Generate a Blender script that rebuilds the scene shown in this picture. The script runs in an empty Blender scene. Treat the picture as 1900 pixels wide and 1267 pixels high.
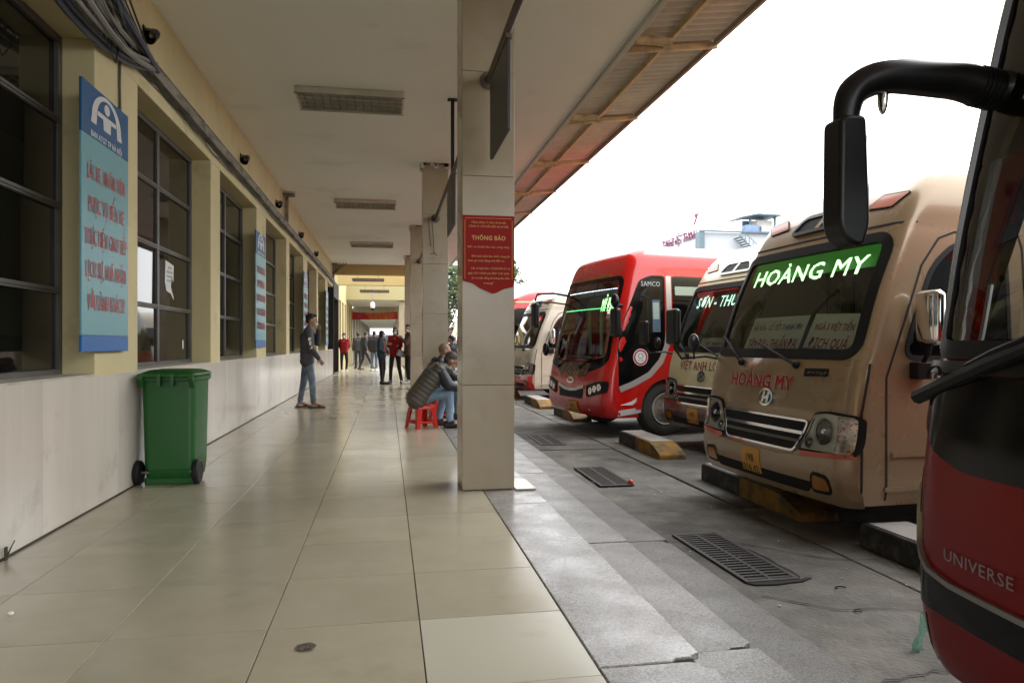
import bpy, bmesh, math, random
from mathutils import Vector, Matrix, Euler
from mathutils.geometry import delaunay_2d_cdt

random.seed(7)
S = bpy.context.scene
COL = S.collection
R = math.radians

# ------------------------------------------------------------------ camera, sky, sun, exposure
cam_d = bpy.data.cameras.new('camera')
cam = bpy.data.objects.new('camera', cam_d)
COL.objects.link(cam)
cam_d.lens = 36.0 * 1320.0 / 1900.0
cam_d.sensor_width = 36.0
cam_d.shift_y = 0.0021
cam_d.clip_start = 0.05
cam_d.clip_end = 2000.0
cam.location = (0.0, 0.0, 1.14)
cam.rotation_euler = (R(90), 0, R(-9.926))
S.camera = cam

SUN_EL, SUN_AZ = 52.0, 75.0          # azimuth from +Y towards +X (over the parked buses)
wd = bpy.data.worlds.new('World')
S.world = wd
wd.use_nodes = True
wn = wd.node_tree
for n in list(wn.nodes):
    wn.nodes.remove(n)
w_out = wn.nodes.new('ShaderNodeOutputWorld')
w_bg = wn.nodes.new('ShaderNodeBackground')
w_sky = wn.nodes.new('ShaderNodeTexSky')
w_sky.sky_type = 'NISHITA'
w_sky.sun_disc = False
w_sky.sun_elevation = R(SUN_EL)
w_sky.sun_rotation = R(SUN_AZ)
w_sky.air_density = 1.2
w_sky.dust_density = 5.0
w_hsv = wn.nodes.new('ShaderNodeHueSaturation')
w_hsv.inputs['Saturation'].default_value = 0.10      # overcast: nearly colourless sky
wn.links.new(w_sky.outputs[0], w_hsv.inputs['Color'])
w_mix = wn.nodes.new('ShaderNodeMix')                 # cloud deck: an even pale grey over the clear-sky gradient
w_mix.data_type = 'RGBA'
w_mix.inputs[0].default_value = 0.80
w_mix.inputs[7].default_value = (10.0, 10.2, 10.4, 1)
wn.links.new(w_hsv.outputs[0], w_mix.inputs[6])
wn.links.new(w_mix.outputs[2], w_bg.inputs[0])
w_bg.inputs[1].default_value = 0.15
wn.links.new(w_bg.outputs[0], w_out.inputs[0])

sun_d = bpy.data.lights.new('sun', 'SUN')
sun_d.energy = 0.5
sun_d.angle = R(25)
sun_d.color = (1.0, 0.97, 0.92)
sun = bpy.data.objects.new('sun', sun_d)
COL.objects.link(sun)
sdir = Vector((math.sin(R(SUN_AZ)) * math.cos(R(SUN_EL)), math.cos(R(SUN_AZ)) * math.cos(R(SUN_EL)), math.sin(R(SUN_EL))))
sun.rotation_euler = sdir.to_track_quat('Z', 'Y').to_euler()

S.view_settings.view_transform = 'Standard'
S.view_settings.look = 'None'
S.view_settings.exposure = 1.55
S.view_settings.gamma = 1.0
S.view_settings.use_curve_mapping = False
S.render.engine = 'CYCLES'
S.cycles.use_denoising = True
S.cycles.max_bounces = 9
S.cycles.diffuse_bounces = 6
S.cycles.glossy_bounces = 4
S.cycles.transparent_max_bounces = 12
S.cycles.caustics_reflective = False
S.cycles.caustics_refractive = False

# ------------------------------------------------------------------ materials
MATS = {}


def mat(name, col, rough=0.6, metal=0.0, spec=0.5, var=0.0, scale=6.0, stretch=(1, 1, 1), bump=0.0, bscale=40.0,
        col2=None, emis=None, coat=0.0, rvar=0.0, orand=0.0, contrast=(0.35, 0.65), detail=6.0,
        smudge=0.0, sscale=1.6, sgrime=(0.58, 0.74)):
    """principled material; col2 blends in by noise, var lightens/darkens by noise, orand varies it object by object"""
    if name in MATS:
        return MATS[name]
    m = bpy.data.materials.new(name)
    m.use_nodes = True
    nt = m.node_tree
    b = nt.nodes['Principled BSDF']
    b.inputs['Base Color'].default_value = (*col, 1)
    b.inputs['Roughness'].default_value = rough
    b.inputs['Metallic'].default_value = metal
    b.inputs['Specular IOR Level'].default_value = spec
    if coat:
        b.inputs['Coat Weight'].default_value = coat
        b.inputs['Coat Roughness'].default_value = 0.04
    if emis:
        b.inputs['Emission Color'].default_value = (*emis[:3], 1)
        b.inputs['Emission Strength'].default_value = emis[3]
    need = var or col2 or bump or rvar or orand or smudge
    if need:
        tc = nt.nodes.new('ShaderNodeTexCoord')
        mp = nt.nodes.new('ShaderNodeMapping')
        mp.inputs['Scale'].default_value = stretch
        nt.links.new(tc.outputs['Object'], mp.inputs[0])
        oi = nt.nodes.new('ShaderNodeObjectInfo')
        if orand:
            ad = nt.nodes.new('ShaderNodeVectorMath')
            ad.operation = 'ADD'
            sc = nt.nodes.new('ShaderNodeMath')
            sc.operation = 'MULTIPLY'
            sc.inputs[1].default_value = 37.0
            nt.links.new(oi.outputs['Random'], sc.inputs[0])
            nt.links.new(tc.outputs['Object'], ad.inputs[0])
            nt.links.new(sc.outputs[0], ad.inputs[1])
            nt.links.new(ad.outputs[0], mp.inputs[0])
        nz = nt.nodes.new('ShaderNodeTexNoise')
        nz.inputs['Scale'].default_value = scale
        nz.inputs['Detail'].default_value = detail
        nz.inputs['Roughness'].default_value = 0.6
        nt.links.new(mp.outputs[0], nz.inputs['Vector'])
        rp = nt.nodes.new('ShaderNodeMapRange')
        rp.inputs[1].default_value, rp.inputs[2].default_value = contrast
        nt.links.new(nz.outputs[0], rp.inputs[0])
        last = None
        if col2:
            mx = nt.nodes.new('ShaderNodeMix')
            mx.data_type = 'RGBA'
            mx.inputs[6].default_value = (*col, 1)
            mx.inputs[7].default_value = (*col2, 1)
            nt.links.new(rp.outputs[0], mx.inputs[0])
            last = mx.outputs[2]
        if var or orand:
            hs = nt.nodes.new('ShaderNodeHueSaturation')
            hs.inputs['Color'].default_value = (*col, 1)
            if last:
                nt.links.new(last, hs.inputs['Color'])
            nz2 = nt.nodes.new('ShaderNodeTexNoise')
            nz2.inputs['Scale'].default_value = scale * 0.31
            nz2.inputs['Detail'].default_value = 4
            nt.links.new(mp.outputs[0], nz2.inputs['Vector'])
            ma = nt.nodes.new('ShaderNodeMapRange')
            ma.inputs[1].default_value, ma.inputs[2].default_value = 0.25, 0.75
            ma.inputs[3].default_value, ma.inputs[4].default_value = 1 - var, 1 + var
            nt.links.new(nz2.outputs[0], ma.inputs[0])
            vo = ma.outputs[0]
            if orand:
                mo = nt.nodes.new('ShaderNodeMapRange')
                mo.inputs[3].default_value, mo.inputs[4].default_value = 1 - orand, 1 + orand
                nt.links.new(oi.outputs['Random'], mo.inputs[0])
                mm = nt.nodes.new('ShaderNodeMath')
                mm.operation = 'MULTIPLY'
                nt.links.new(vo, mm.inputs[0])
                nt.links.new(mo.outputs[0], mm.inputs[1])
                vo = mm.outputs[0]
            nt.links.new(vo, hs.inputs['Value'])
            last = hs.outputs[0]
        if smudge:
            ns = nt.nodes.new('ShaderNodeTexNoise')
            ns.inputs['Scale'].default_value = sscale
            ns.inputs['Detail'].default_value = 7
            ns.inputs['Roughness'].default_value = 0.6
            nt.links.new(mp.outputs[0] if stretch == (1, 1, 1) else tc.outputs['Object'], ns.inputs['Vector'])
            ms = nt.nodes.new('ShaderNodeMapRange')
            ms.inputs[1].default_value, ms.inputs[2].default_value = sgrime
            ms.inputs[4].default_value = smudge
            nt.links.new(ns.outputs[0], ms.inputs[0])
            mz = nt.nodes.new('ShaderNodeMix')
            mz.data_type = 'RGBA'
            mz.inputs[6].default_value = (*col, 1)
            mz.inputs[7].default_value = (0.07, 0.055, 0.04, 1)
            nt.links.new(ms.outputs[0], mz.inputs[0])
            if last:
                nt.links.new(last, mz.inputs[6])
            last = mz.outputs[2]
        if last:
            nt.links.new(last, b.inputs['Base Color'])
        if rvar:
            mr = nt.nodes.new('ShaderNodeMapRange')
            mr.inputs[1].default_value, mr.inputs[2].default_value = 0.3, 0.7
            mr.inputs[3].default_value, mr.inputs[4].default_value = max(0.02, rough - rvar), rough + rvar
            nz3 = nt.nodes.new('ShaderNodeTexNoise')
            nz3.inputs['Scale'].default_value = scale * 0.6
            nz3.inputs['Detail'].default_value = 8
            nt.links.new(mp.outputs[0], nz3.inputs['Vector'])
            nt.links.new(nz3.outputs[0], mr.inputs[0])
            nt.links.new(mr.outputs[0], b.inputs['Roughness'])
        if bump:
            nb = nt.nodes.new('ShaderNodeTexNoise')
            nb.inputs['Scale'].default_value = bscale
            nb.inputs['Detail'].default_value = 5
            nt.links.new(mp.outputs[0], nb.inputs['Vector'])
            bp = nt.nodes.new('ShaderNodeBump')
            bp.inputs['Strength'].default_value = bump
            bp.inputs['Distance'].default_value = 0.02
            nt.links.new(nb.outputs[0], bp.inputs['Height'])
            nt.links.new(bp.outputs[0], b.inputs['Normal'])
    MATS[name] = m
    return m


def glass_mat(name, tint, ior=1.5, extra=0.0, rough=0.02):
    """thin sheet glass: tinted see-through plus a fresnel mirror"""
    if name in MATS:
        return MATS[name]
    m = bpy.data.materials.new(name)
    m.use_nodes = True
    nt = m.node_tree
    nt.nodes.remove(nt.nodes['Principled BSDF'])
    out = nt.nodes['Material Output']
    tr = nt.nodes.new('ShaderNodeBsdfTransparent')
    tr.inputs[0].default_value = (*tint, 1)
    gl = nt.nodes.new('ShaderNodeBsdfGlossy')
    gl.inputs['Roughness'].default_value = rough
    gl.inputs['Color'].default_value = (1, 1, 1, 1)
    fr = nt.nodes.new('ShaderNodeFresnel')
    fr.inputs[0].default_value = ior
    ad = nt.nodes.new('ShaderNodeMath')
    ad.operation = 'ADD'
    ad.use_clamp = True
    ad.inputs[1].default_value = extra
    nt.links.new(fr.outputs[0], ad.inputs[0])
    mx = nt.nodes.new('ShaderNodeMixShader')
    nt.links.new(ad.outputs[0], mx.inputs[0])
    nt.links.new(tr.outputs[0], mx.inputs[1])
    nt.links.new(gl.outputs[0], mx.inputs[2])
    nt.links.new(mx.outputs[0], out.inputs[0])
    MATS[name] = m
    return m


def granite_mat(name, gain, r0=0.42, r1=0.24):
    m = bpy.data.materials.new(name)
    m.use_nodes = True
    nt = m.node_tree
    b = nt.nodes['Principled BSDF']
    tc = nt.nodes.new('ShaderNodeTexCoord')
    geo = tc.outputs['Object']
    n1 = nt.nodes.new('ShaderNodeTexNoise')
    n1.inputs['Scale'].default_value = 95
    n1.inputs['Detail'].default_value = 3
    n2 = nt.nodes.new('ShaderNodeTexNoise')
    n2.inputs['Scale'].default_value = 3.2
    n2.inputs['Detail'].default_value = 6
    n4 = nt.nodes.new('ShaderNodeTexNoise')
    n4.inputs['Scale'].default_value = 34
    n4.inputs['Detail'].default_value = 4
    for n in (n1, n2, n4):
        nt.links.new(geo, n.inputs['Vector'])
    cr = nt.nodes.new('ShaderNodeValToRGB')
    e = cr.color_ramp.elements
    e[0].position, e[0].color = 0.34, (0.17, 0.167, 0.162, 1)
    e[1].position, e[1].color = 0.62, (0.44, 0.43, 0.415, 1)
    k = e.new(0.47)
    k.color = (0.30, 0.293, 0.285, 1)
    nt.links.new(n1.outputs[0], cr.inputs[0])
    cr2 = nt.nodes.new('ShaderNodeValToRGB')
    e = cr2.color_ramp.elements
    e[0].position, e[0].color = 0.30, (0.70, 0.67, 0.64, 1)
    e[1].position, e[1].color = 0.64, (1.0, 1.0, 1.0, 1)
    nt.links.new(n2.outputs[0], cr2.inputs[0])
    cr3 = nt.nodes.new('ShaderNodeValToRGB')
    e = cr3.color_ramp.elements
    e[0].position, e[0].color = 0.36, (0.62, 0.61, 0.60, 1)
    e[1].position, e[1].color = 0.50, (1.0, 1.0, 1.0, 1)
    nt.links.new(n4.outputs[0], cr3.inputs[0])
    mx = nt.nodes.new('ShaderNodeMix')
    mx.data_type = 'RGBA'
    mx.blend_type = 'MULTIPLY'
    mx.inputs[0].default_value = 1.0
    nt.links.new(cr.outputs[0], mx.inputs[6])
    nt.links.new(cr2.outputs[0], mx.inputs[7])
    mx2 = nt.nodes.new('ShaderNodeMix')
    mx2.data_type = 'RGBA'
    mx2.blend_type = 'MULTIPLY'
    mx2.inputs[0].default_value = 0.8
    nt.links.new(mx.outputs[2], mx2.inputs[6])
    nt.links.new(cr3.outputs[0], mx2.inputs[7])
    hs = nt.nodes.new('ShaderNodeHueSaturation')
    oi = nt.nodes.new('ShaderNodeObjectInfo')
    mo = nt.nodes.new('ShaderNodeMapRange')
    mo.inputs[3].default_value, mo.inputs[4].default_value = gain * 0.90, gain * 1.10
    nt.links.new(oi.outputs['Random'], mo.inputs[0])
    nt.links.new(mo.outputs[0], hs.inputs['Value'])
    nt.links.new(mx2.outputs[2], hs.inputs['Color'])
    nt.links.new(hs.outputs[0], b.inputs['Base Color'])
    mr = nt.nodes.new('ShaderNodeMapRange')
    mr.inputs[1].default_value, mr.inputs[2].default_value = 0.3, 0.7
    mr.inputs[3].default_value, mr.inputs[4].default_value = r0, r1
    nt.links.new(n2.outputs[0], mr.inputs[0])
    nt.links.new(mr.outputs[0], b.inputs['Roughness'])
    bp = nt.nodes.new('ShaderNodeBump')
    bp.inputs['Strength'].default_value = 0.12
    bp.inputs['Distance'].default_value = 0.01
    nt.links.new(n4.outputs[0], bp.inputs['Height'])
    nt.links.new(bp.outputs[0], b.inputs['Normal'])
    MATS[name] = m
    return m


M_GRANITE = granite_mat('granite_polished_lightened', 0.92, 0.36, 0.20)  # tone raised to paint in the landing's sky reflection
M_GRAN2 = granite_mat('granite_tread', 0.68, 0.45, 0.28)  # tone lowered in the colour: the tread mirrors less sky
M_GRAN3 = granite_mat('granite_dirty_dimmed', 0.47, 0.55, 0.36)  # darkened in the colour for less sky reflection, and for dirt
M_TILE = mat('floor_tile_glaze', (0.400, 0.365, 0.275), 0.20, var=0.07, scale=3.0, rvar=0.04, orand=0.03, smudge=0.20, sscale=2.2, col2=(0.365, 0.33, 0.245), spec=0.5)
M_TILE_PALE = mat('floor_tile_pale', (0.46, 0.445, 0.365), 0.22, smudge=0.2, var=0.05, scale=2.0, rvar=0.03, orand=0.02)
M_GROUT = mat('grout', (0.07, 0.06, 0.05), 0.9)
M_CONC = mat('yard_concrete', (0.125, 0.116, 0.102), 0.8, var=0.42, scale=3.4, col2=(0.046, 0.042, 0.037), contrast=(0.36, 0.74), bump=0.6, bscale=38, rvar=0.1, detail=10, orand=0.10)
M_DIRT = mat('yard_dirt', (0.06, 0.055, 0.048), 0.95, var=0.3, scale=8)
M_YEL = mat('yellow_wall_paint', (0.62, 0.535, 0.30), 0.7, var=0.08, scale=2.2, smudge=0.35, sscale=2.6, col2=(0.56, 0.475, 0.255), contrast=(0.4, 0.8), bump=0.04, bscale=25)
M_YEL2 = mat('ochre_beam_paint', (0.42, 0.31, 0.12), 0.7, var=0.12, scale=2.0)
M_CEIL = mat('ceiling_paint', (0.85, 0.845, 0.785), 0.8, var=0.04, scale=0.9, smudge=0.16, sscale=0.9, col2=(0.81, 0.80, 0.735), contrast=(0.35, 0.8), bump=0.02, bscale=15)
M_MARBLE = mat('marble_cladding', (0.66, 0.605, 0.53), 0.16, var=0.05, smudge=0.22, sscale=3.0, scale=3.0, stretch=(1.5, 1.5, 0.16), col2=(0.56, 0.51, 0.445), contrast=(0.35, 0.80), rvar=0.05, orand=0.02, detail=9)
M_COLT = mat('column_tile', (0.355, 0.30, 0.21), 0.22, var=0.05, smudge=0.25, sscale=2.5, scale=2.0, rvar=0.04, orand=0.04, col2=(0.31, 0.25, 0.16))
M_PLASTER = mat('bare_plaster', (0.45, 0.42, 0.34), 0.9, var=0.2, scale=20, bump=0.3, bscale=50)
M_FRAME = mat('window_frame_metal', (0.11, 0.103, 0.093), 0.45, metal=0.3, var=0.2, scale=12)
M_PANE = mat('dark_window_glass', (0.010, 0.009, 0.006), 0.03, spec=0.45, var=0.3, scale=1.0)
M_DARK = mat('dark_interior', (0.012, 0.012, 0.011), 0.8)
M_TRAY = mat('dirty_trunking', (0.30, 0.27, 0.22), 0.7, var=0.35, scale=5, stretch=(1, 0.4, 1), col2=(0.10, 0.085, 0.065), contrast=(0.42, 0.62))
M_CABLE = mat('black_cable', (0.025, 0.025, 0.03), 0.5)
M_CABLE2 = mat('grey_cable', (0.22, 0.21, 0.19), 0.6, var=0.3, scale=9)
M_CABLE3 = mat('blue_grey_cable', (0.06, 0.07, 0.10), 0.5)
M_BLACK = mat('black_plastic', (0.006, 0.006, 0.0065), 0.35, spec=0.35, var=0.2, scale=7)
M_BLACKM = mat('black_matt', (0.008, 0.008, 0.0075), 0.6, spec=0.3, var=0.2, scale=7)
M_RUBBER = mat('black_rubber', (0.007, 0.007, 0.0068), 0.6, spec=0.3, var=0.25, scale=9)
M_TYRE = mat('tyre_rubber', (0.055, 0.052, 0.048), 0.9, var=0.3, scale=9, bump=0.2, bscale=60)
M_STEEL = mat('dull_steel', (0.30, 0.28, 0.26), 0.4, metal=0.8, var=0.25, scale=10)
M_CHROME = mat('chrome', (0.75, 0.75, 0.76), 0.08, metal=1.0)
M_SILVER = mat('silver_paint', (0.55, 0.55, 0.54), 0.3, metal=0.4)
M_PIPE = mat('rusty_dark_pipe', (0.10, 0.075, 0.055), 0.6, var=0.35, scale=12)
M_BOARD = mat('dark_sign_board', (0.035, 0.032, 0.034), 0.45, var=0.25, scale=3)
M_SHEET = mat('awning_sheet', (0.58, 0.53, 0.47), 0.55, var=0.12, scale=3, col2=(0.46, 0.41, 0.35), contrast=(0.4, 0.75))
M_RAFT = mat('ochre_rafter_paint', (0.50, 0.37, 0.19), 0.6, var=0.25, scale=7, col2=(0.27, 0.19, 0.10), contrast=(0.5, 0.75))
M_PURL = mat('brown_purlin', (0.27, 0.20, 0.14), 0.7, var=0.25, scale=8)
M_CONCF = mat('fascia_concrete', (0.50, 0.48, 0.42), 0.8, var=0.12, scale=3)
M_RED = mat('notice_red', (0.26, 0.007, 0.004), 0.55, spec=0.2, var=0.08, scale=5)
M_GOLD = mat('notice_gold_print', (0.60, 0.33, 0.09), 0.5)
M_BANRED = mat('banner_red_cloth', (0.36, 0.012, 0.006), 0.8, var=0.1, scale=4)
M_BANYEL = mat('banner_yellow_print', (0.70, 0.36, 0.06), 0.7)
M_BLUE = mat('banner_blue', (0.006, 0.085, 0.22), 0.4, var=0.1, scale=6)
M_CYAN = mat('banner_cyan', (0.145, 0.34, 0.375), 0.4, var=0.06, scale=5, bump=0.06, bscale=3)
M_LBLUE = mat('banner_light_blue', (0.018, 0.13, 0.38), 0.4)
M_WHITE = mat('white_print', (0.78, 0.78, 0.77), 0.5)
M_PAPER = mat('white_paper', (0.74, 0.74, 0.72), 0.8, var=0.05, scale=9)
M_TXTRED = mat('red_print', (0.42, 0.022, 0.030), 0.5)
M_GREEN = mat('green_bin_plastic', (0.006, 0.085, 0.011), 0.42, smudge=0.35, sscale=4.0, var=0.10, scale=5, rvar=0.06)
M_STOOL = mat('red_stool_plastic', (0.62, 0.02, 0.008), 0.35, var=0.05, scale=8)
M_BLOCK = mat('black_stop_paint', (0.018, 0.017, 0.016), 0.75, var=0.4, scale=9, col2=(0.085, 0.08, 0.07), contrast=(0.5, 0.7), bump=0.2)
M_BLOCKY = mat('yellow_stop_paint', (0.27, 0.135, 0.010), 0.75, var=0.35, scale=6, col2=(0.07, 0.05, 0.025), contrast=(0.42, 0.68), bump=0.2)
M_BLOCKT = mat('stop_concrete_top', (0.30, 0.275, 0.25), 0.85, var=0.25, scale=7, bump=0.25)
M_GRATE = mat('cast_iron', (0.050, 0.046, 0.042), 0.6, metal=0.3, var=0.25, scale=18)
M_VOID = mat('void_black', (0.006, 0.006, 0.006), 0.9)


# ------------------------------------------------------------------ mesh helpers
class MB:
    def __init__(s):
        s.v, s.f, s.m = [], [], []

    def add(s, vs, fs, mi=0, M=None):
        o = len(s.v)
        s.v.extend([tuple(M @ Vector(v)) if M else tuple(v) for v in vs])
        s.f.extend([tuple(i + o for i in f) for f in fs])
        s.m.extend([mi] * len(fs))
        return s

    def box(s, x0, x1, y0, y1, z0, z1, mi=0, M=None):
        vs = [(x0, y0, z0), (x1, y0, z0), (x1, y1, z0), (x0, y1, z0), (x0, y0, z1), (x1, y0, z1), (x1, y1, z1), (x0, y1, z1)]
        return s.add(vs, [(0, 3, 2, 1), (4, 5, 6, 7), (0, 1, 5, 4), (1, 2, 6, 5), (2, 3, 7, 6), (3, 0, 4, 7)], mi, M)

    def prism(s, poly, axis, a, b, mi=0, M=None):
        """poly: 2-D outline, extruded along axis from a to b. axis x: (y,z); y: (x,z); z: (x,y)"""
        def P(p, t):
            return {'x': (t, p[0], p[1]), 'y': (p[0], t, p[1]), 'z': (p[0], p[1], t)}[axis]
        n = len(poly)
        vs = [P(p, a) for p in poly] + [P(p, b) for p in poly]
        fs = [tuple(range(n))[::-1], tuple(range(n, 2 * n))] + [(i, (i + 1) % n, n + (i + 1) % n, n + i) for i in range(n)]
        return s.add(vs, fs, mi, M)

    def tube(s, pts, r, n=8, mi=0, cap=True, M=None):
        pts = [Vector(p) for p in pts]
        rs = r if isinstance(r, (list, tuple)) else [r] * len(pts)
        vs, fs = [], []
        prev = None
        for i, p in enumerate(pts):
            d = (pts[min(i + 1, len(pts) - 1)] - pts[max(i - 1, 0)]).normalized()
            if prev is None:
                u = d.orthogonal().normalized()
            else:
                u = (prev - d * prev.dot(d))
                u = u.normalized() if u.length > 1e-6 else d.orthogonal().normalized()
            prev = u
            w = d.cross(u)
            for k in range(n):
                a = 2 * math.pi * k / n
                vs.append(p + (u * math.cos(a) + w * math.sin(a)) * rs[i])
        for i in range(len(pts) - 1):
            for k in range(n):
                a, b = i * n + k, i * n + (k + 1) % n
                fs.append((a, b, b + n, a + n))
        if cap:
            fs.append(tuple(range(n))[::-1])
            fs.append(tuple(range((len(pts) - 1) * n, len(pts) * n)))
        return s.add(vs, fs, mi, M)

    def lathe(s, prof, n=24, mi=0, M=None):
        """prof: (radius, z) from one end to the other, about Z"""
        vs, fs = [], []
        for r, z in prof:
            for k in range(n):
                a = 2 * math.pi * k / n
                vs.append((r * math.cos(a), r * math.sin(a), z))
        for i in range(len(prof) - 1):
            for k in range(n):
                a, b = i * n + k, i * n + (k + 1) % n
                fs.append((a, b, b + n, a + n))
        fs.append(tuple(range(n))[::-1])
        fs.append(tuple(range((len(prof) - 1) * n, len(prof) * n)))
        return s.add(vs, fs, mi, M)

    def ell(s, c, r, M=None, mi=0, nu=14, nv=9):
        vs = [(c[0], c[1], c[2] - r[2])]
        fs = []
        for j in range(1, nv):
            t = -math.pi / 2 + math.pi * j / nv
            for i in range(nu):
                a = 2 * math.pi * i / nu
                vs.append((c[0] + r[0] * math.cos(t) * math.cos(a), c[1] + r[1] * math.cos(t) * math.sin(a), c[2] + r[2] * math.sin(t)))
        vs.append((c[0], c[1], c[2] + r[2]))
        top = len(vs) - 1
        for i in range(nu):
            fs.append((0, 1 + (i + 1) % nu, 1 + i))
            fs.append((top, 1 + (nv - 2) * nu + i, 1 + (nv - 2) * nu + (i + 1) % nu))
        for j in range(nv - 2):
            for i in range(nu):
                a, b = 1 + j * nu + i, 1 + j * nu + (i + 1) % nu
                fs.append((a, b, b + nu, a + nu))
        return s.add(vs, fs, mi, M)

    def cap(s, p0, p1, r0, r1, n=10, M=None, mi=0):
        """tapered capsule"""
        p0, p1 = Vector(p0), Vector(p1)
        d = p1 - p0
        if d.length < 1e-5:
            return s.ell(p0, (r0, r0, r0), M)
        d.normalize()
        u = d.orthogonal().normalized()
        w = d.cross(u)
        vs = [p0 - d * r0]
        rings = []
        for t in (-60, -30, 0):
            rings.append((p0 + d * r0 * math.sin(R(t)), r0 * math.cos(R(t))))
        for t in (0, 30, 60):
            rings.append((p1 + d * r1 * math.sin(R(t)), r1 * math.cos(R(t))))
        for c, r in rings:
            for k in range(n):
                a = 2 * math.pi * k / n
                vs.append(c + (u * math.cos(a) + w * math.sin(a)) * r)
        vs.append(p1 + d * r1)
        e = len(vs) - 1
        fs = []
        for k in range(n):
            fs.append((0, 1 + (k + 1) % n, 1 + k))
            fs.append((e, 1 + 5 * n + k, 1 + 5 * n + (k + 1) % n))
        for j in range(5):
            for k in range(n):
                a, b = 1 + j * n + k, 1 + j * n + (k + 1) % n
                fs.append((a, b, b + n, a + n))
        return s.add(vs, fs, mi, M)

    def mesh(s, name, mats, smooth=False, angle=40):
        me = bpy.data.meshes.new(name)
        me.from_pydata(s.v, [], s.f)
        for m in (mats if isinstance(mats, (list, tuple)) else [mats]):
            me.materials.append(m)
        if any(s.m):
            me.polygons.foreach_set('material_index', s.m)
        if smooth:
            me.polygons.foreach_set('use_smooth', [True] * len(me.polygons))
            if angle:
                me.set_sharp_from_angle(angle=R(angle))
        me.update()
        return me

    def obj(s, name, mats, parent=None, smooth=False, angle=40, bevel=0.0, seg=2, fix=False):
        me = s.mesh(name, mats, smooth, angle)
        if fix:
            bm = bmesh.new()
            bm.from_mesh(me)
            bmesh.ops.recalc_face_normals(bm, faces=bm.faces)
            bm.to_mesh(me)
            bm.free()
        o = link(name, me, parent)
        if bevel:
            b = o.modifiers.new('bevel', 'BEVEL')
            b.width = bevel
            b.segments = seg
            b.limit_method = 'ANGLE'
            b.angle_limit = R(35)
        return o


def link(name, data, parent=None):
    o = bpy.data.objects.new(name, data)
    COL.objects.link(o)
    if parent is not None:
        o.parent = parent
    return o


def tag(o, label=None, cat=None, group=None, kind=None):
    if label:
        o['label'] = label
    if cat:
        o['category'] = cat
    if group:
        o['group'] = group
    if kind:
        o['kind'] = kind
    return o


def thing(name, label, cat, loc=(0, 0, 0), rotz=0.0, group=None):
    o = link(name, None)
    o.empty_display_size = 0.2
    o.location = loc
    o.rotation_euler = (0, 0, rotz)
    return tag(o, label, cat, group)


def copy_tree(o, parent=None):
    c = o.copy()
    COL.objects.link(c)
    c.parent = parent
    for ch in list(o.children):
        copy_tree(ch, c)
    return c


def bake(o):
    """apply an object's modifiers"""
    dg = bpy.context.evaluated_depsgraph_get()
    me = bpy.data.meshes.new_from_object(o.evaluated_get(dg))
    o.modifiers.clear()
    o.data = me
    return o


_txt = {}


def text_mesh(body, size=1.0, bold=0.0, width=1.0, align='CENTER', ext=0.0, shear=0.0):
    """lettering as plain vertices and faces in x (along the line), y (up)"""
    c = bpy.data.curves.new('txt', 'FONT')
    c.body = body
    c.size = size
    c.offset = bold * size
    c.extrude = ext
    c.shear = shear
    c.resolution_u = 2
    c.space_character = 1.07
    c.align_x = align
    c.align_y = 'CENTER'
    o = bpy.data.objects.new('txt', c)
    COL.objects.link(o)
    bpy.context.view_layer.update()
    dg = bpy.context.evaluated_depsgraph_get()
    me = bpy.data.meshes.new_from_object(o.evaluated_get(dg))
    vs = [(v.co.x * width, v.co.y, v.co.z) for v in me.vertices]
    fs = [tuple(p.vertices) for p in me.polygons]
    bpy.data.objects.remove(o)
    bpy.data.curves.remove(c)
    bpy.data.meshes.remove(me)
    return vs, fs


def fit_text(body, w, h, bold=0.0, shear=0.0):
    """lettering stretched to w wide and h cap-height (centre origin); bold thickens the strokes with stepped copies"""
    vs, fs = text_mesh(body, 1.0, 0.0, shear=shear)
    x0, x1 = min(v[0] for v in vs), max(v[0] for v in vs)
    k = w / (x1 - x0 + 2 * bold)
    ky = h / (0.69 + 2 * bold)
    base = [((v[0] - (x0 + x1) / 2) * k, (v[1] - 0.345) * ky) for v in vs]
    if not bold:
        return [(x, y, 0.0) for x, y in base], fs
    V, Fc = [], []
    n = len(base)
    for q, (dx, dy) in enumerate(((-1, 0), (1, 0), (0, -0.8), (0, 0.8), (-0.7, -0.6), (0.7, 0.6), (-0.7, 0.6), (0.7, -0.6))):
        V += [(x + dx * bold * k, y + dy * bold * ky, 0.00012 * q) for x, y in base]
        Fc += [tuple(i + n * q for i in f) for f in fs]
    return V, Fc


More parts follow.
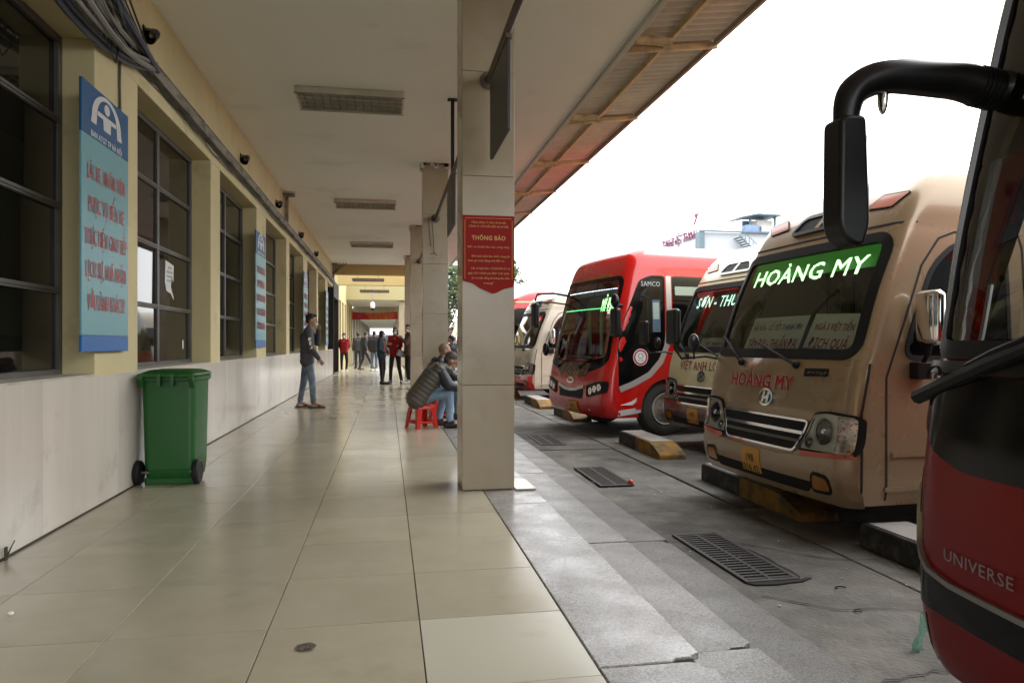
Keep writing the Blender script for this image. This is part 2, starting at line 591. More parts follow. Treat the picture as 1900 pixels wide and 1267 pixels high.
def led_pixels(body, w, h, rows=13, bold=0.03, fill=0.9):
    """lettering broken into the square pixels of a lit sign"""
    vs, fs = fit_text(body, w, h, bold)
    tris = []
    for f in fs:
        for i in range(1, len(f) - 1):
            tris.append((vs[f[0]], vs[f[i]], vs[f[i + 1]]))
    c = h / rows
    hit = set()
    for a, b, d in tris:
        x0, x1 = min(a[0], b[0], d[0]), max(a[0], b[0], d[0])
        y0, y1 = min(a[1], b[1], d[1]), max(a[1], b[1], d[1])
        den = (b[1] - d[1]) * (a[0] - d[0]) + (d[0] - b[0]) * (a[1] - d[1])
        if abs(den) < 1e-12:
            continue
        for i in range(int(math.floor(x0 / c)), int(math.floor(x1 / c)) + 1):
            for j in range(int(math.floor(y0 / c)), int(math.floor(y1 / c)) + 1):
                px, py = (i + 0.5) * c, (j + 0.5) * c
                u = ((b[1] - d[1]) * (px - d[0]) + (d[0] - b[0]) * (py - d[1])) / den
                v = ((d[1] - a[1]) * (px - d[0]) + (a[0] - d[0]) * (py - d[1])) / den
                if u >= 0 and v >= 0 and u + v <= 1:
                    hit.add((i, j))
    V, Fc = [], []
    e = c * fill / 2
    for i, j in sorted(hit):
        px, py = (i + 0.5) * c, (j + 0.5) * c
        n = len(V)
        V += [(px - e, py - e, 0), (px + e, py - e, 0), (px + e, py + e, 0), (px - e, py + e, 0)]
        Fc.append((n, n + 1, n + 2, n + 3))
    return V, Fc


def pchip(pts):
    """monotone-ish cubic through (t, value) pairs"""
    n = len(pts)
    t = [p[0] for p in pts]
    y = [p[1] for p in pts]
    d = [(y[i + 1] - y[i]) / (t[i + 1] - t[i]) for i in range(n - 1)]
    m = [d[0]] + [0 if d[i - 1] * d[i] <= 0 else 2 * d[i - 1] * d[i] / (d[i - 1] + d[i]) for i in range(1, n - 1)] + [d[-1]]

    def f(x):
        if x <= t[0]:
            return y[0]
        if x >= t[-1]:
            return y[-1]
        i = 0
        while x > t[i + 1]:
            i += 1
        h = t[i + 1] - t[i]
        u = (x - t[i]) / h
        return (y[i] * (1 + 2 * u) * (1 - u) ** 2 + h * m[i] * u * (1 - u) ** 2 + y[i + 1] * u * u * (3 - 2 * u) + h * m[i + 1] * u * u * (u - 1))
    return f


def rpoly(pts, r, n=5):
    """outline with rounded corners"""
    out = []
    N = len(pts)
    for i in range(N):
        p = Vector(pts[i][:2])
        a, b = Vector(pts[i - 1][:2]), Vector(pts[(i + 1) % N][:2])
        rr = pts[i][2] if len(pts[i]) > 2 else r
        ua, ub = (a - p), (b - p)
        k = min(rr, ua.length * 0.49, ub.length * 0.49)
        if k < 1e-4:
            out.append((p.x, p.y))
            continue
        s, e = p + ua.normalized() * k, p + ub.normalized() * k
        for j in range(n + 1):
            t = j / n
            q = s * (1 - t) ** 2 + p * 2 * t * (1 - t) + e * t * t
            out.append((q.x, q.y))
    return out


def inset(poly, d):
    """outline moved inwards by d (outwards when negative)"""
    N = len(poly)
    area = sum(poly[i][0] * poly[(i + 1) % N][1] - poly[(i + 1) % N][0] * poly[i][1] for i in range(N))
    sg = 1 if area > 0 else -1
    out = []
    for i in range(N):
        a, p, b = Vector(poly[i - 1]), Vector(poly[i]), Vector(poly[(i + 1) % N])
        e1, e2 = (p - a), (b - p)
        if e1.length < 1e-7:
            e1 = e2
        if e2.length < 1e-7:
            e2 = e1
        e1, e2 = e1.normalized(), e2.normalized()
        n1, n2 = Vector((-e1.y, e1.x)) * sg, Vector((-e2.y, e2.x)) * sg
        nn = n1 + n2
        nn = nn.normalized() if nn.length > 1e-6 else n1
        q = p + nn * (d / max(0.5, nn.dot(n1)))
        out.append((q.x, q.y))
    return out


def inpoly(p, poly):
    x, y = p
    c = False
    j = len(poly) - 1
    for i in range(len(poly)):
        xi, yi = poly[i]
        xj, yj = poly[j]
        if (yi > y) != (yj > y) and x < (xj - xi) * (y - yi) / (yj - yi) + xi:
            c = not c
        j = i
    return c


def densify(poly, step):
    out = []
    N = len(poly)
    for i in range(N):
        a, b = Vector(poly[i]), Vector(poly[(i + 1) % N])
        k = max(1, int((b - a).length / step))
        for j in range(k):
            q = a.lerp(b, j / k)
            out.append((q.x, q.y))
    return out

# ================================================================== SETTING
GZ = -0.30                                    # yard level; corridor floor is z = 0
WX = -2.0                                     # face of the terminal wall
KX = 0.73                                     # edge of the tiled corridor floor
BAY = 6.2

# ---- yard
gm = MB()
gm.box(-60, 400, -120, 500, GZ - 0.30, GZ - 0.035)
yard = tag(gm.obj('yard_ground', M_DIRT), kind='structure')
slab_meshes = []
xs = [2.004, 3.05, 5.2, 8.1, 11.2, 14.5, 18.0]
yy = -3.0
rs = random.Random(3)
k = 0
while yy < 44:
    L = rs.choice([2.6, 3.1, 3.6])
    for i in range(len(xs) - 1):
        j = rs.uniform(-0.25, 0.25) if i else 0
        m = MB()
        a = 0.012
        x0, x1 = xs[i] + (a if i else 0.0), xs[i + 1] - a
        y0_, y1_ = yy + a, yy + L - a
        dz = rs.uniform(-0.006, 0.004)
        # a slightly irregular outline, chamfered top
        pts = []
        for (cx_, cy_), (ex, ey) in zip(((x0, y0_), (x1, y0_), (x1, y1_), (x0, y1_)), ((x1, y0_), (x1, y1_), (x0, y1_), (x0, y0_))):
            for t in (0, 0.27, 0.55, 0.8):
                pts.append((cx_ + (ex - cx_) * t + rs.uniform(-0.006, 0.006), cy_ + (ey - cy_) * t + rs.uniform(-0.006, 0.006)))
        cxm, cym = (x0 + x1) / 2, (y0_ + y1_) / 2
        m.prism([(p[0] - cxm, p[1] - cym) for p in pts], 'z', -0.06, 0)
        o = m.obj('concrete_slab', M_CONC, yard, bevel=0.006, seg=1)
        o.location = (cxm, cym, GZ + dz)
    yy += L
far_apron = MB().box(18.0, 120, -60, 160, GZ - 0.034, GZ - 0.006)
far_apron.box(2.004, 18.0, 44.8, 160, GZ - 0.034, GZ - 0.007)
far_apron.box(2.004, 18.0, -60, -3.0, GZ - 0.034, GZ - 0.007)
far_apron.obj('yard_apron', M_CONC, yard)
cr = MB()                                     # cracks in the concrete: thin dark fissures
for pts in ([(2.55, 6.9), (2.62, 6.3), (2.9, 5.9), (3.3, 5.75)], [(2.1, 3.75), (2.35, 3.5), (2.75, 3.42), (3.1, 3.2)],
            [(2.7, 3.15), (2.95, 3.0), (3.4, 2.95)], [(2.6, 8.8), (2.9, 8.2), (3.3, 7.9)], [(2.05, 2.7), (2.4, 2.75), (2.8, 2.6)],
            [(2.5, 4.75), (2.9, 4.3), (3.25, 4.2)]):
    rr = random.Random(len(pts) + int(pts[0][1] * 10))
    fine = []
    for i in range(len(pts) - 1):
        for t in range(6):
            fine.append((pts[i][0] + (pts[i + 1][0] - pts[i][0]) * t / 6 + rr.uniform(-0.02, 0.02),
                         pts[i][1] + (pts[i + 1][1] - pts[i][1]) * t / 6 + rr.uniform(-0.02, 0.02)))
    w_ = 0.0035
    vs, fs = [], []
    for i, p in enumerate(fine):
        ww = w_ * rr.uniform(0.4, 1.6)
        vs += [(p[0] - ww, p[1] - ww, GZ + 0.009), (p[0] + ww, p[1] + ww, GZ + 0.009)]
        if i:
            b = 2 * i
            fs.append((b - 2, b - 1, b + 1, b))
    cr.add(vs, fs)
tag(cr.obj('crack', M_VOID, yard), kind='stuff')

# ---- corridor floor with its tiles
fm = MB().box(WX - 0.25, KX, -6, 82, GZ - 0.02, -0.022)
floor = tag(fm.obj('corridor_floor', M_GROUT), kind='structure')
tx = [KX - 0.6 * i for i in range(5)] + [WX + 0.004]
TP = 0.605
gap = 0.0022
tile_me = {}


def tile_mesh(w, l):
    key = (round(w, 3), round(l, 3))
    if key not in tile_me:
        c = 0.0012
        m = MB()
        hw, hl = w / 2 - gap, l / 2 - gap
        vs = [(-hw, -hl, -0.02), (hw, -hl, -0.02), (hw, hl, -0.02), (-hw, hl, -0.02), (-hw, -hl, -c), (hw, -hl, -c), (hw, hl, -c), (-hw, hl, -c),
              (-hw + c, -hl + c, 0), (hw - c, -hl + c, 0), (hw - c, hl - c, 0), (-hw + c, hl - c, 0)]
        m.add(vs, [(0, 1, 5, 4), (1, 2, 6, 5), (2, 3, 7, 6), (3, 0, 4, 7), (4, 5, 9, 8), (5, 6, 10, 9), (6, 7, 11, 10), (7, 4, 8, 11), (8, 9, 10, 11)])
        tile_me[key] = m.mesh('floor_tile', M_TILE)
    return tile_me[key]


pale_me = None
ry0 = 2.36 - 5 * TP
NROW = 34
rt = random.Random(5)
for r in range(NROW):
    for c in range(5):
        x1, x0 = tx[c], tx[c + 1]
        yb = ry0 + r * TP
        me = tile_mesh(x1 - x0, TP)
        if c == 0 and r in (4, 5):
            if pale_me is None:
                pale_me = me.copy()
                pale_me.materials[0] = M_TILE_PALE
            me = pale_me
        o = link('floor_tile', me, floor)
        o.location = ((x0 + x1) / 2, yb + TP / 2, rt.uniform(-0.0008, 0.0004))
        o.rotation_euler = (rt.uniform(-0.0009, 0.0009), rt.uniform(-0.0009, 0.0009), 0)
YT = ry0 + NROW * TP
far_m = MB()
n = 0
yb = YT
while yb < 82:
    for c in range(5):
        x1, x0 = tx[c] - gap, tx[c + 1] + gap
        far_m.box(x0, x1, yb + gap, yb + TP - gap, -0.02, 0.0)
    yb += TP
tag(far_m.obj('far_floor_tiles', M_TILE, floor), kind='stuff')
far_m2 = MB()
yb = ry0
for r in range(6):
    yb -= TP
    far_m2.box(WX, KX, yb + gap, yb + TP - gap, -0.02, 0.0)
tag(far_m2.obj('rear_floor_tiles', M_TILE, floor), kind='stuff')

# ---- granite steps down to the yard
st = MB()
st.box(KX + 0.010, 1.10, -6, 82, GZ - 0.02, -0.013)
st.box(1.10, 1.505, -6, 82, GZ - 0.02, -0.153)
st.box(1.515, 1.98, -6, 82, GZ - 0.02, -0.298)
steps = tag(st.obj('granite_steps', mat('step_bed', (0.022, 0.019, 0.016), 0.9, var=0.2)), kind='structure')
rs = random.Random(11)


def granite_slab(x0, x1, y0_, y1_, z, chip=None):
    L, w = y1_ - y0_, x1 - x0
    pts = [(-w / 2, -L / 2)]
    if chip == 'near':                        # broken front corner
        pts += [(w / 2 - 0.13, -L / 2 + 0.002), (w / 2 - 0.11, -L / 2 + 0.022), (w / 2 - 0.05, -L / 2 + 0.026), (w / 2 - 0.02, -L / 2 + 0.05), (w / 2, -L / 2 + 0.06)]
    else:
        pts += [(w / 2, -L / 2)]
    nn = max(2, int(L / 0.22))
    for i in range(1, nn):
        pts.append((w / 2 + rs.uniform(-0.003, 0.002), -L / 2 + L * i / nn if chip != 'near' else -L / 2 + 0.2 + (L - 0.2) * i / nn))
    if chip == 'far':
        pts += [(w / 2, L / 2 - 0.07), (w / 2 - 0.025, L / 2 - 0.06), (w / 2 - 0.03, L / 2 - 0.02), (w / 2 - 0.07, L / 2)]
    else:
        pts += [(w / 2, L / 2)]
    pts.append((-w / 2, L / 2))
    m = MB().prism(pts, 'z', -0.028, 0)
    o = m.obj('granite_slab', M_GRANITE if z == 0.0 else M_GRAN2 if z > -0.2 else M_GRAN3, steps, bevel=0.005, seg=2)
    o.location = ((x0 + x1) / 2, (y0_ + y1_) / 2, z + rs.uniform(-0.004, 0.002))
    o.rotation_euler = (rs.uniform(-0.0012, 0.0012), rs.uniform(-0.003, 0.003), 0)


g = 0.004
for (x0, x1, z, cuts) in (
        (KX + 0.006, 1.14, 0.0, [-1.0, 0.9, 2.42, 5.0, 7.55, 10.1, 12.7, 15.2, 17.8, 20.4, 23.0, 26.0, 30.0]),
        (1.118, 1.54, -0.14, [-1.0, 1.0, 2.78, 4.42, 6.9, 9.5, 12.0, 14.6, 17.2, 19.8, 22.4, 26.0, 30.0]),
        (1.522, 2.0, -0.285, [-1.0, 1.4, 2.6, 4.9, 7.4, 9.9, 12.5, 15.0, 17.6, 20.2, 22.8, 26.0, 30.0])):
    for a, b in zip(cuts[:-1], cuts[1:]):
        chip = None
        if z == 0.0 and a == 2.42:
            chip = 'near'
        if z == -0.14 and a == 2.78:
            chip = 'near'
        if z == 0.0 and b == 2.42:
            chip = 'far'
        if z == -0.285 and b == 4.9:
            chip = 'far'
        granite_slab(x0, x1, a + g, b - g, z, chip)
rz = MB()
for x, z0, z1 in ((1.114, -0.16, -0.03), (1.518, -0.31, -0.17)):
    rz.box(x - 0.008, x, -1, 30, z0, z1)
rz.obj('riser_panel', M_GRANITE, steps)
ff = MB().box(KX + 0.006, 2.0, 30, 82, GZ, -0.05)
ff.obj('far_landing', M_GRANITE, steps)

# ---- ceiling slab
cm = MB().box(WX - 0.30, 2.30, -6, 27.2, 4.09, 4.45)
ceiling = tag(cm.obj('ceiling', M_CEIL), kind='structure')
MB().box(2.304, 2.362, -6, 27.2, 4.055, 4.46).obj('fascia_lip', M_CONCF, ceiling, bevel=0.006)

# ---- terminal building: wall, cladding, windows
bld = thing('terminal_building', 'long yellow terminal building with marble plinth and dark gridded windows along the corridor', 'building', (WX, 0, 0))
SILL, HEAD = 0.918, 3.245
PIER = []                                     # (start, end) of each pier, along y
for kbay in range(-1, 4):
    b0 = 5.36 + BAY * kbay
    PIER.append((b0, b0 + 0.86))
    PIER.append((b0 + 3.29, b0 + 3.75))
PIER = [p for p in PIER if p[0] < 27]
END = 27.2
wm = MB()
TH = 0.40
wm.box(-TH, 0, -6, END, HEAD, 4.44)            # band over the windows
wm.box(-TH, -0.03, -6, END, -0.02, SILL - 0.012)      # wall below
wm.box(-TH, 0, -6, -0.84 + 0.0, SILL - 0.01, HEAD)
for a, b in PIER:
    wm.box(-TH, 0, a, min(b, END), SILL - 0.008, HEAD)
wall = wm.obj('wall', M_YEL, bld, bevel=0.006)
MB().box(-TH - 3.2, -TH - 3.0, -6, END, 0, 4.2).obj('back_wall', M_DARK, bld)
# plinth cladding, one panel after the other
yb = -5.0
rs = random.Random(21)
while yb < END - 0.1:
    e = min(yb + 1.2, END)
    o = MB().box(-0.014, 0.014, -(e - yb) / 2 + 0.0012, (e - yb) / 2 - 0.0012, 0.012, SILL - 0.002).obj('cladding_panel', M_MARBLE, bld, bevel=0.0015, seg=1)
    o.location = (-0.012 + rs.uniform(-0.0005, 0.0012), (yb + e) / 2, 0)
    yb = e
MB().box(-0.028, 0.0, -6, END, -0.012, 0.010).obj('floor_joint', M_GROUT, bld)
# windows
WINS = []
for kbay in range(-1, 4):
    b0 = 5.36 + BAY * kbay
    WINS.append((b0 + 0.86, b0 + 3.29))
    WINS.append((b0 + 3.75, b0 + 6.20))
WINS = [w_ for w_ in WINS if w_[0] < 26 and w_[1] > -0.5]
pane_cache = {}
for (a, b) in WINS:
    b = min(b, END)
    W_ = b - a
    H_ = HEAD - SILL
    m = MB()
    fx0, fx1 = -0.255, -0.205
    t = 0.05
    m.box(fx0, fx1, 0, W_, 0, t)
    m.box(fx0, fx1, 0, W_, H_ - t, H_)
    m.box(fx0, fx1, 0, t, t, H_ - t)
    m.box(fx0, fx1, W_ - t, W_, t, H_ - t)
    m.box(fx0 + 0.004, fx1 + 0.004, W_ / 2 - 0.03, W_ / 2 + 0.03, t, H_ - t)
    for q in range(1, 4):
        z = H_ * q / 4
        for s0, s1 in ((t, W_ / 2 - 0.03), (W_ / 2 + 0.03, W_ - t)):
            m.box(fx0 + 0.002, fx1 + 0.002, s0, s1, z - 0.022, z + 0.022)
            m.box(fx1 + 0.002, fx1 + 0.012, s0, s1, z - 0.006, z + 0.006)
    wo = m.obj('window', M_FRAME, bld, bevel=0.003, seg=1)
    wo.location = (0, a, SILL)
    pw, ph = W_ / 2 - 0.03 - t, H_ / 4 - 0.04
    key = round(pw, 3)
    if key not in pane_cache:
        pane_cache[key] = MB().box(-0.004, 0.004, 0, pw + 0.01, 0, ph + 0.01).mesh('pane', M_PANE)
    for q in range(4):
        for s0 in (t, W_ / 2 + 0.03):
            p = link('pane', pane_cache[key], wo)
            p.location = (-0.232, s0 - 0.005, H_ * q / 4 + 0.018)
            p.rotation_euler = (0, rs.uniform(-0.006, 0.006), rs.uniform(-0.008, 0.008))
    MB().box(-0.30, -0.002, 0.0, W_, -0.008, 0.012).obj('sill', M_PLASTER, wo)
# dark doorway at the end of the building
dm = MB().box(-0.30, 0.03, 27.21, 27.30, 0, 3.5).box(-0.30, 0.03, 29.9, 30.0, 0, 3.5).box(-0.30, 0.03, 27.30, 29.9, 2.9, 3.5)
dm.obj('door_frame', M_DARK, bld)
MB().box(-0.27, -0.22, 27.30, 29.9, 0, 2.9).obj('door', mat('dark_door', (0.03, 0.026, 0.02), 0.4), bld)

# ---- second stretch of the walkway beyond the first building
ext = thing('far_walkway_building', 'yellow farther walkway block with ochre beams and pale ceiling at the corridor end', 'building', (WX, 30.0, 0))
m = MB()
m.box(-0.40, 0, 0.0, 12.2, 3.0, 4.6)
m.box(-0.40, 0, 0.0, 12.2, 0, 0.9)
for a in (0.0, 1.9, 3.8, 5.7, 7.6, 9.5, 11.4):
    m.box(-0.40, 0, a, a + 0.75, 0.9, 3.0)
m.obj('wall', mat('far_yellow_paint', (0.46, 0.38, 0.19), 0.8, var=0.1, scale=2), ext)
MB().box(-0.36, -0.25, 0, 12.2, 0.9, 3.0).obj('window_strip', M_PANE, ext)
m = MB()
m.box(-0.40, 0, 12.2, 52, 0, 3.2)
m.obj('pale_wall', M_CONCF, ext)
pm = MB().box(0.001, 0.12, 0, 0.5, 0, 3.0).mesh('pilaster', M_PLASTER)
for a in range(13, 50, 4):
    link('pilaster', pm, ext).location = (0, a, 0)
MB().box(0, 2.98, 6.0, 6.35, 3.31, 4.05).obj('lit_beam', mat('pale_ochre_paint', (0.38, 0.33, 0.17), 0.8, var=0.1, scale=1.5), ext)
MB().box(0, 4.3, 6.36, 52, 3.30, 3.55).obj('ceiling_slab', M_CEIL, ext)
MB().box(0, 2.98, 12.6, 12.9, 2.86, 3.30).obj('low_beam', M_PLASTER, ext)
MB().box(0, 2.98, 13.0, 52, 2.84, 3.28).obj('low_ceiling', M_CEIL, ext)
for i in range(9):
    o = MB().box(2.57, 2.98, 0, 0.41, 0, 3.3).obj('column', M_COLT, ext)
    o.location = (0, 6.3 + i * 5.2, 0)

cb = thing('ochre_cross_beam', 'nearer ochre cross beam closing the corridor ceiling above the walkers', 'beam', (0, 27.2, 0), 0, 'cross beams over the walkway')
MB().box(WX - 0.3, 1.0, 0.004, 0.38, 3.72, 4.44).obj('beam', M_YEL2, cb)
cb2 = thing('ochre_cross_beam', 'farther ochre cross beam below and behind the slit of daylight', 'beam', (0, 30.0, 0), 0, 'cross beams over the walkway')
MB().box(WX + 0.004, 1.0, 0, 0.3, 3.55, 3.97).obj('beam', M_YEL2, cb2)

tag(MB().box(WX - 0.3, 1.0, 27.6, 29.9, 4.46, 4.6).box(WX - 0.3, 1.0, 30.4, 35.3, 4.46, 4.6).obj('added_sky_cover', M_CEIL, cb), None)  # unseen cover, added to cut the skylight on the far beams

# ---- columns
for i in range(4):
    lab = ['nearest tiled square column carrying the red notice', 'second tiled column, just behind the nearest one, with a pipe fixed to it',
           'third tiled column along the corridor edge, beside the standing group', 'farthest tiled column before the ochre beams'][i]
    c = thing('tiled_column', lab, 'column', (0.775, 5.49 + 0.205 + BAY * i, 0), 0, 'tiled columns along the corridor edge')
    MB().box(-0.19, 0.19, -0.19, 0.19, -0.02, 4.088).obj('core', M_GROUT, c)
    ch = 0.8125
    for q in range(5):
        for s_ in range(4):
            w_ = 0.205 if s_ % 2 == 0 else 0.1895
            o = MB().box(-w_ + 0.001, w_ - 0.001, -0.205, -0.191, 0.0015, ch - 0.0015).obj('cladding_tile', M_COLT, c, bevel=0.0015, seg=1)
            o.rotation_euler = (0, 0, math.pi / 2 * s_)
            o.location = (0, 0, q * ch + 0.005)
    rr = random.Random(i)
    m = MB()
    for q in range(26):
        a = rr.uniform(0, 4)
        s_, t = int(a), a - int(a)
        x, y = [(t * 0.44 - 0.22, -0.21), (0.21, t * 0.44 - 0.22), (0.22 - t * 0.44, 0.21), (-0.21, 0.22 - t * 0.44)][s_]
        m.box(x - 0.03, x + 0.03, y - 0.02, y + 0.02, 4.05 - rr.uniform(0, 0.05), 4.088)
    m.obj('ragged_plaster', mat('white_plaster', (0.6, 0.57, 0.5), 0.9, var=0.15, scale=20), c)
pad = MB().prism([(0, 0), (0.16, 0), (0.15, 0.42), (0, 0.43)], 'z', 0.002, 0.012).obj('stone_patch', M_TILE)
pad.location = (0.985, 5.44, 0)
tag(pad, 'pale square stone patch at the foot of the nearest column', 'stone patch')

# ---- corrugated awning along the edge of the roof
aw = thing('corrugated_awning', 'brown corrugated awning on ochre rafters along the roof edge', 'awning', (2.37, 0, 4.06))
AW = 1.04
tilt = math.atan2(0.13, AW)
Maw = Matrix.Rotation(-tilt, 4, 'Y')
R0 = 6.92 - 4 * 2.39
for i in range(12):
    ya = R0 + 2.39 * i
    # sheet of this bay
    vs, fs = [], []
    P = 0.13
    n = int(2.39 / (P / 8))
    for q in range(n + 1):
        y = ya + 2.39 * q / n
        ph = (y / P) % 1.0
        h = 0.028 * math.sin(2 * math.pi * ph)
        vs += [(-0.02, y, 0.115 + h), (AW + 0.02, y, 0.115 + h), (-0.02, y, 0.119 + h), (AW + 0.02, y, 0.119 + h)]
        if q:
            b = q * 4
            fs += [(b - 4, b - 3, b + 1, b), (b - 2, b + 2, b + 3, b - 1), (b - 3, b - 1, b + 3, b + 1)]
    MB().add(vs, fs, 0, Maw).obj('roof_sheet', M_SHEET, aw, smooth=True, angle=60)
    MB().box(0.0, AW - 0.02, -0.022, 0.022, 0.02, 0.085, 0, Maw).obj('rafter', M_RAFT, aw, bevel=0.006).location = (0, ya, 0)
    for xp in (0.42, AW - 0.05):
        MB().box(xp - 0.022, xp + 0.022, 0.034, 2.39 - 0.034, 0.04, 0.096, 0, Maw).obj('purlin', M_PURL if xp > 0.5 else M_RAFT, aw, bevel=0.005).location = (0, ya, 0)
    MB().tube([(0.0, -0.33, 0.03), (0.20, -0.335, 0.028), (0.36, -0.34, 0.02)], 0.045, 12).obj('drain_pipe', M_RAFT, aw, smooth=True).location = (0, ya, 0)

# ---- grid lights on the ceiling
GL = []
M_LOUV = mat('louvre_metal', (0.50, 0.47, 0.40), 0.45, var=0.25, scale=8)
M_DIFF = mat('dusty_reflector', (0.70, 0.68, 0.60), 0.4, var=0.2, scale=5)
M_RIM = mat('dirty_rim', (0.20, 0.175, 0.14), 0.6, var=0.35, scale=9)
lt = thing('ceiling_light', 'nearest unlit grid ceiling light with dusty rim', 'ceiling light', (-0.43, 8.43, 4.088), 0, 'unlit grid lights on the corridor ceiling')
m = MB()
m.box(-0.62, 0.62, 0, 0.022, -0.085, 0).box(-0.62, 0.62, 0.578, 0.60, -0.085, 0).box(-0.62, -0.598, 0.0225, 0.5775, -0.085, 0).box(0.598, 0.62, 0.0225, 0.5775, -0.085, 0)
m.obj('rim', M_LOUV, lt, bevel=0.002)
MB().box(-0.625, 0.625, -0.006, -0.001, -0.09, -0.076).box(-0.625, 0.625, 0.601, 0.606, -0.09, -0.07).obj('rim_edge', M_RIM, lt)
MB().box(-0.597, 0.597, 0.023, 0.577, -0.014, -0.008).obj('reflector', M_DIFF, lt)
bl = MB().box(-0.003, 0.003, 0.0235, 0.5765, -0.078, -0.042).mesh('grid_blade', M_RIM)
for q in range(1, 13):
    o = link('grid_blade', bl, lt)
    o.location = (-0.62 + 1.24 * q / 13, 0, 0)
br = MB()
for q in range(1, 4):
    br.box(-0.596, 0.596, 0.6 * q / 4 - 0.004, 0.6 * q / 4 + 0.004, -0.076, -0.042)
br.obj('long_blade', M_LOUV, lt)
for q in range(3):
    M_T = mat('dead_tube', (0.62, 0.61, 0.57), 0.3)
    MB().tube([(-0.58, 0.6 * (q + 0.5) / 3, -0.03), (0.58, 0.6 * (q + 0.5) / 3, -0.03)], 0.013, 8).obj('tube', M_T, lt)
for y, lab in ((14.85, 'second unlit grid ceiling light'), (21.03, 'third and farthest unlit grid ceiling light'), (2.1, 'unlit grid ceiling light overhead nearest the viewer')):
    c = copy_tree(lt)
    c.location = (-0.45, y, 4.088)
    c['label'] = lab

# ---- hanging signs and their pipes
def hang_sign(y0_, y1_, yc, ylen, hanger_y, lab):
    t = thing('hanging_sign', lab, 'sign', (0.775, y0_, 0), 0, 'dark hanging signs on pipes')
    MB().box(-0.012, 0.012, 0, y1_ - y0_, 2.53, 3.12).obj('sign_board', M_BOARD, t, bevel=0.004)
    MB().box(-0.018, 0.018, -0.012, y1_ - y0_ + 0.012, 3.12, 3.15).obj('top_rail', M_PIPE, t)
    MB().tube([(0, yc - y0_, 3.185), (0, ylen - y0_, 3.185)], 0.027, 10).obj('pipe', M_PIPE, t, smooth=True)
    MB().lathe([(0.07, 0), (0.07, 0.012), (0.035, 0.02), (0.03, 0.05)], 12, M=Matrix.Translation((0, yc - y0_ - 0.001, 3.185)) @ Matrix.Rotation(R(90), 4, 'X')).obj('flange', M_PIPE, t)
    if hanger_y:
        MB().box(-0.02, 0.02, hanger_y - y0_ - 0.02, hanger_y - y0_ + 0.02, 3.215, 4.08).box(-0.06, 0.06, hanger_y - y0_ - 0.05, hanger_y - y0_ + 0.05, 4.08, 4.088).obj('hanger', M_BLACKM, t)
    return t


hang_sign(4.55, 5.33, 5.49, 2.6, 2.75, 'dark sign board hanging from a pipe on the nearest column')
hang_sign(8.30, 9.26, 11.69, 5.91, 8.60, 'dark sign board seen edge-on between the first two columns')
hang_sign(15.2, 16.1, 17.89, 12.2, 14.9, 'distant sign board on a pipe by the third column')

# ---- cable tray, cables, wall fittings
tr = thing('cable_trunking', 'dirty grey cable trunking running along the wall above the windows', 'trunking', (WX, 0, 0))
yb = 6.1
rs = random.Random(4)
while yb < END - 0.05:
    L = min(2.0, END - yb)
    o = MB().box(0.002, 0.075, 0.003, L - 0.003, 3.40, 3.50).box(0.002, 0.082, 0.0, L - 0.05, 3.5003, 3.512).obj('trunking_length', M_TRAY, tr, bevel=0.004)
    o.location = (0, yb, rs.uniform(-0.006, 0.006))
    yb += L
m = MB()
for q, (dz, dx) in enumerate(((3.385, 0.03), (3.375, 0.05), (3.36, 0.025))):
    pts = []
    y = 6.0
    while y < END:
        pts.append((dx + rs.uniform(-0.01, 0.012), y, dz + rs.uniform(-0.018, 0.006) - 0.02 * math.sin(y * 1.4 + q)))
        y += 0.45
    m.tube(pts, 0.007, 5)
m.obj('loose_wire', M_CABLE, tr)
cbm = [M_CABLE, M_CABLE2, M_CABLE3]
cbn = thing('cable_bundle', 'thick bundle of black and grey cables drooping over the near wall top', 'cable bundle', (WX, 0, 0))
rs = random.Random(9)
for q in range(34):
    a = rs.uniform(0, 1)
    pts = []
    z0, x0 = 3.44 + rs.uniform(-0.05, 0.06), 0.04 + rs.uniform(-0.02, 0.05)
    z1, x1 = 3.64 + rs.uniform(-0.30, 0.30), 0.16 + rs.uniform(-0.12, 0.16)
    sag = rs.uniform(-0.05, 0.24)
    for j in range(13):
        t = j / 12
        y = 6.35 - t * 3.6
        w_ = min(1, t * 2.2)
        pts.append((x0 + (x1 - x0) * w_ + 0.05 * math.sin(5 * t + q), y, z0 + (z1 - z0) * w_ - sag * math.sin(math.pi * min(1, t * 1.5)) + 0.02 * math.sin(9 * t + q * 2)))
    MB().tube(pts, rs.choice([0.006, 0.008, 0.011, 0.015, 0.022]), 7).obj('cable', cbm[q % 3 if q % 5 else 1], cbn, smooth=True)
for q in range(7):
    y = 5.1 + rs.uniform(-0.4, 0.9)
    l = rs.uniform(0.12, 0.3)
    MB().tube([(0.1, y, 3.4), (0.11, y + 0.04, 3.4 - l * 0.8), (0.12, y + 0.13, 3.4 - l), (0.1, y + 0.22, 3.4 - l * 0.6), (0.1, y + 0.26, 3.42)], 0.0045, 5).obj('wire_loop', M_CABLE, cbn, smooth=True)
wv = MB().tube([(0.012, 5.80, 2.86), (0.012, 5.79, 3.1), (0.014, 5.80, 3.38)], 0.010, 6).obj('wall_wire', M_PIPE)
wv.location = (WX, 0, 0)
tag(wv, 'thin dark wire running down the wall pier to the blue banner', 'wire')

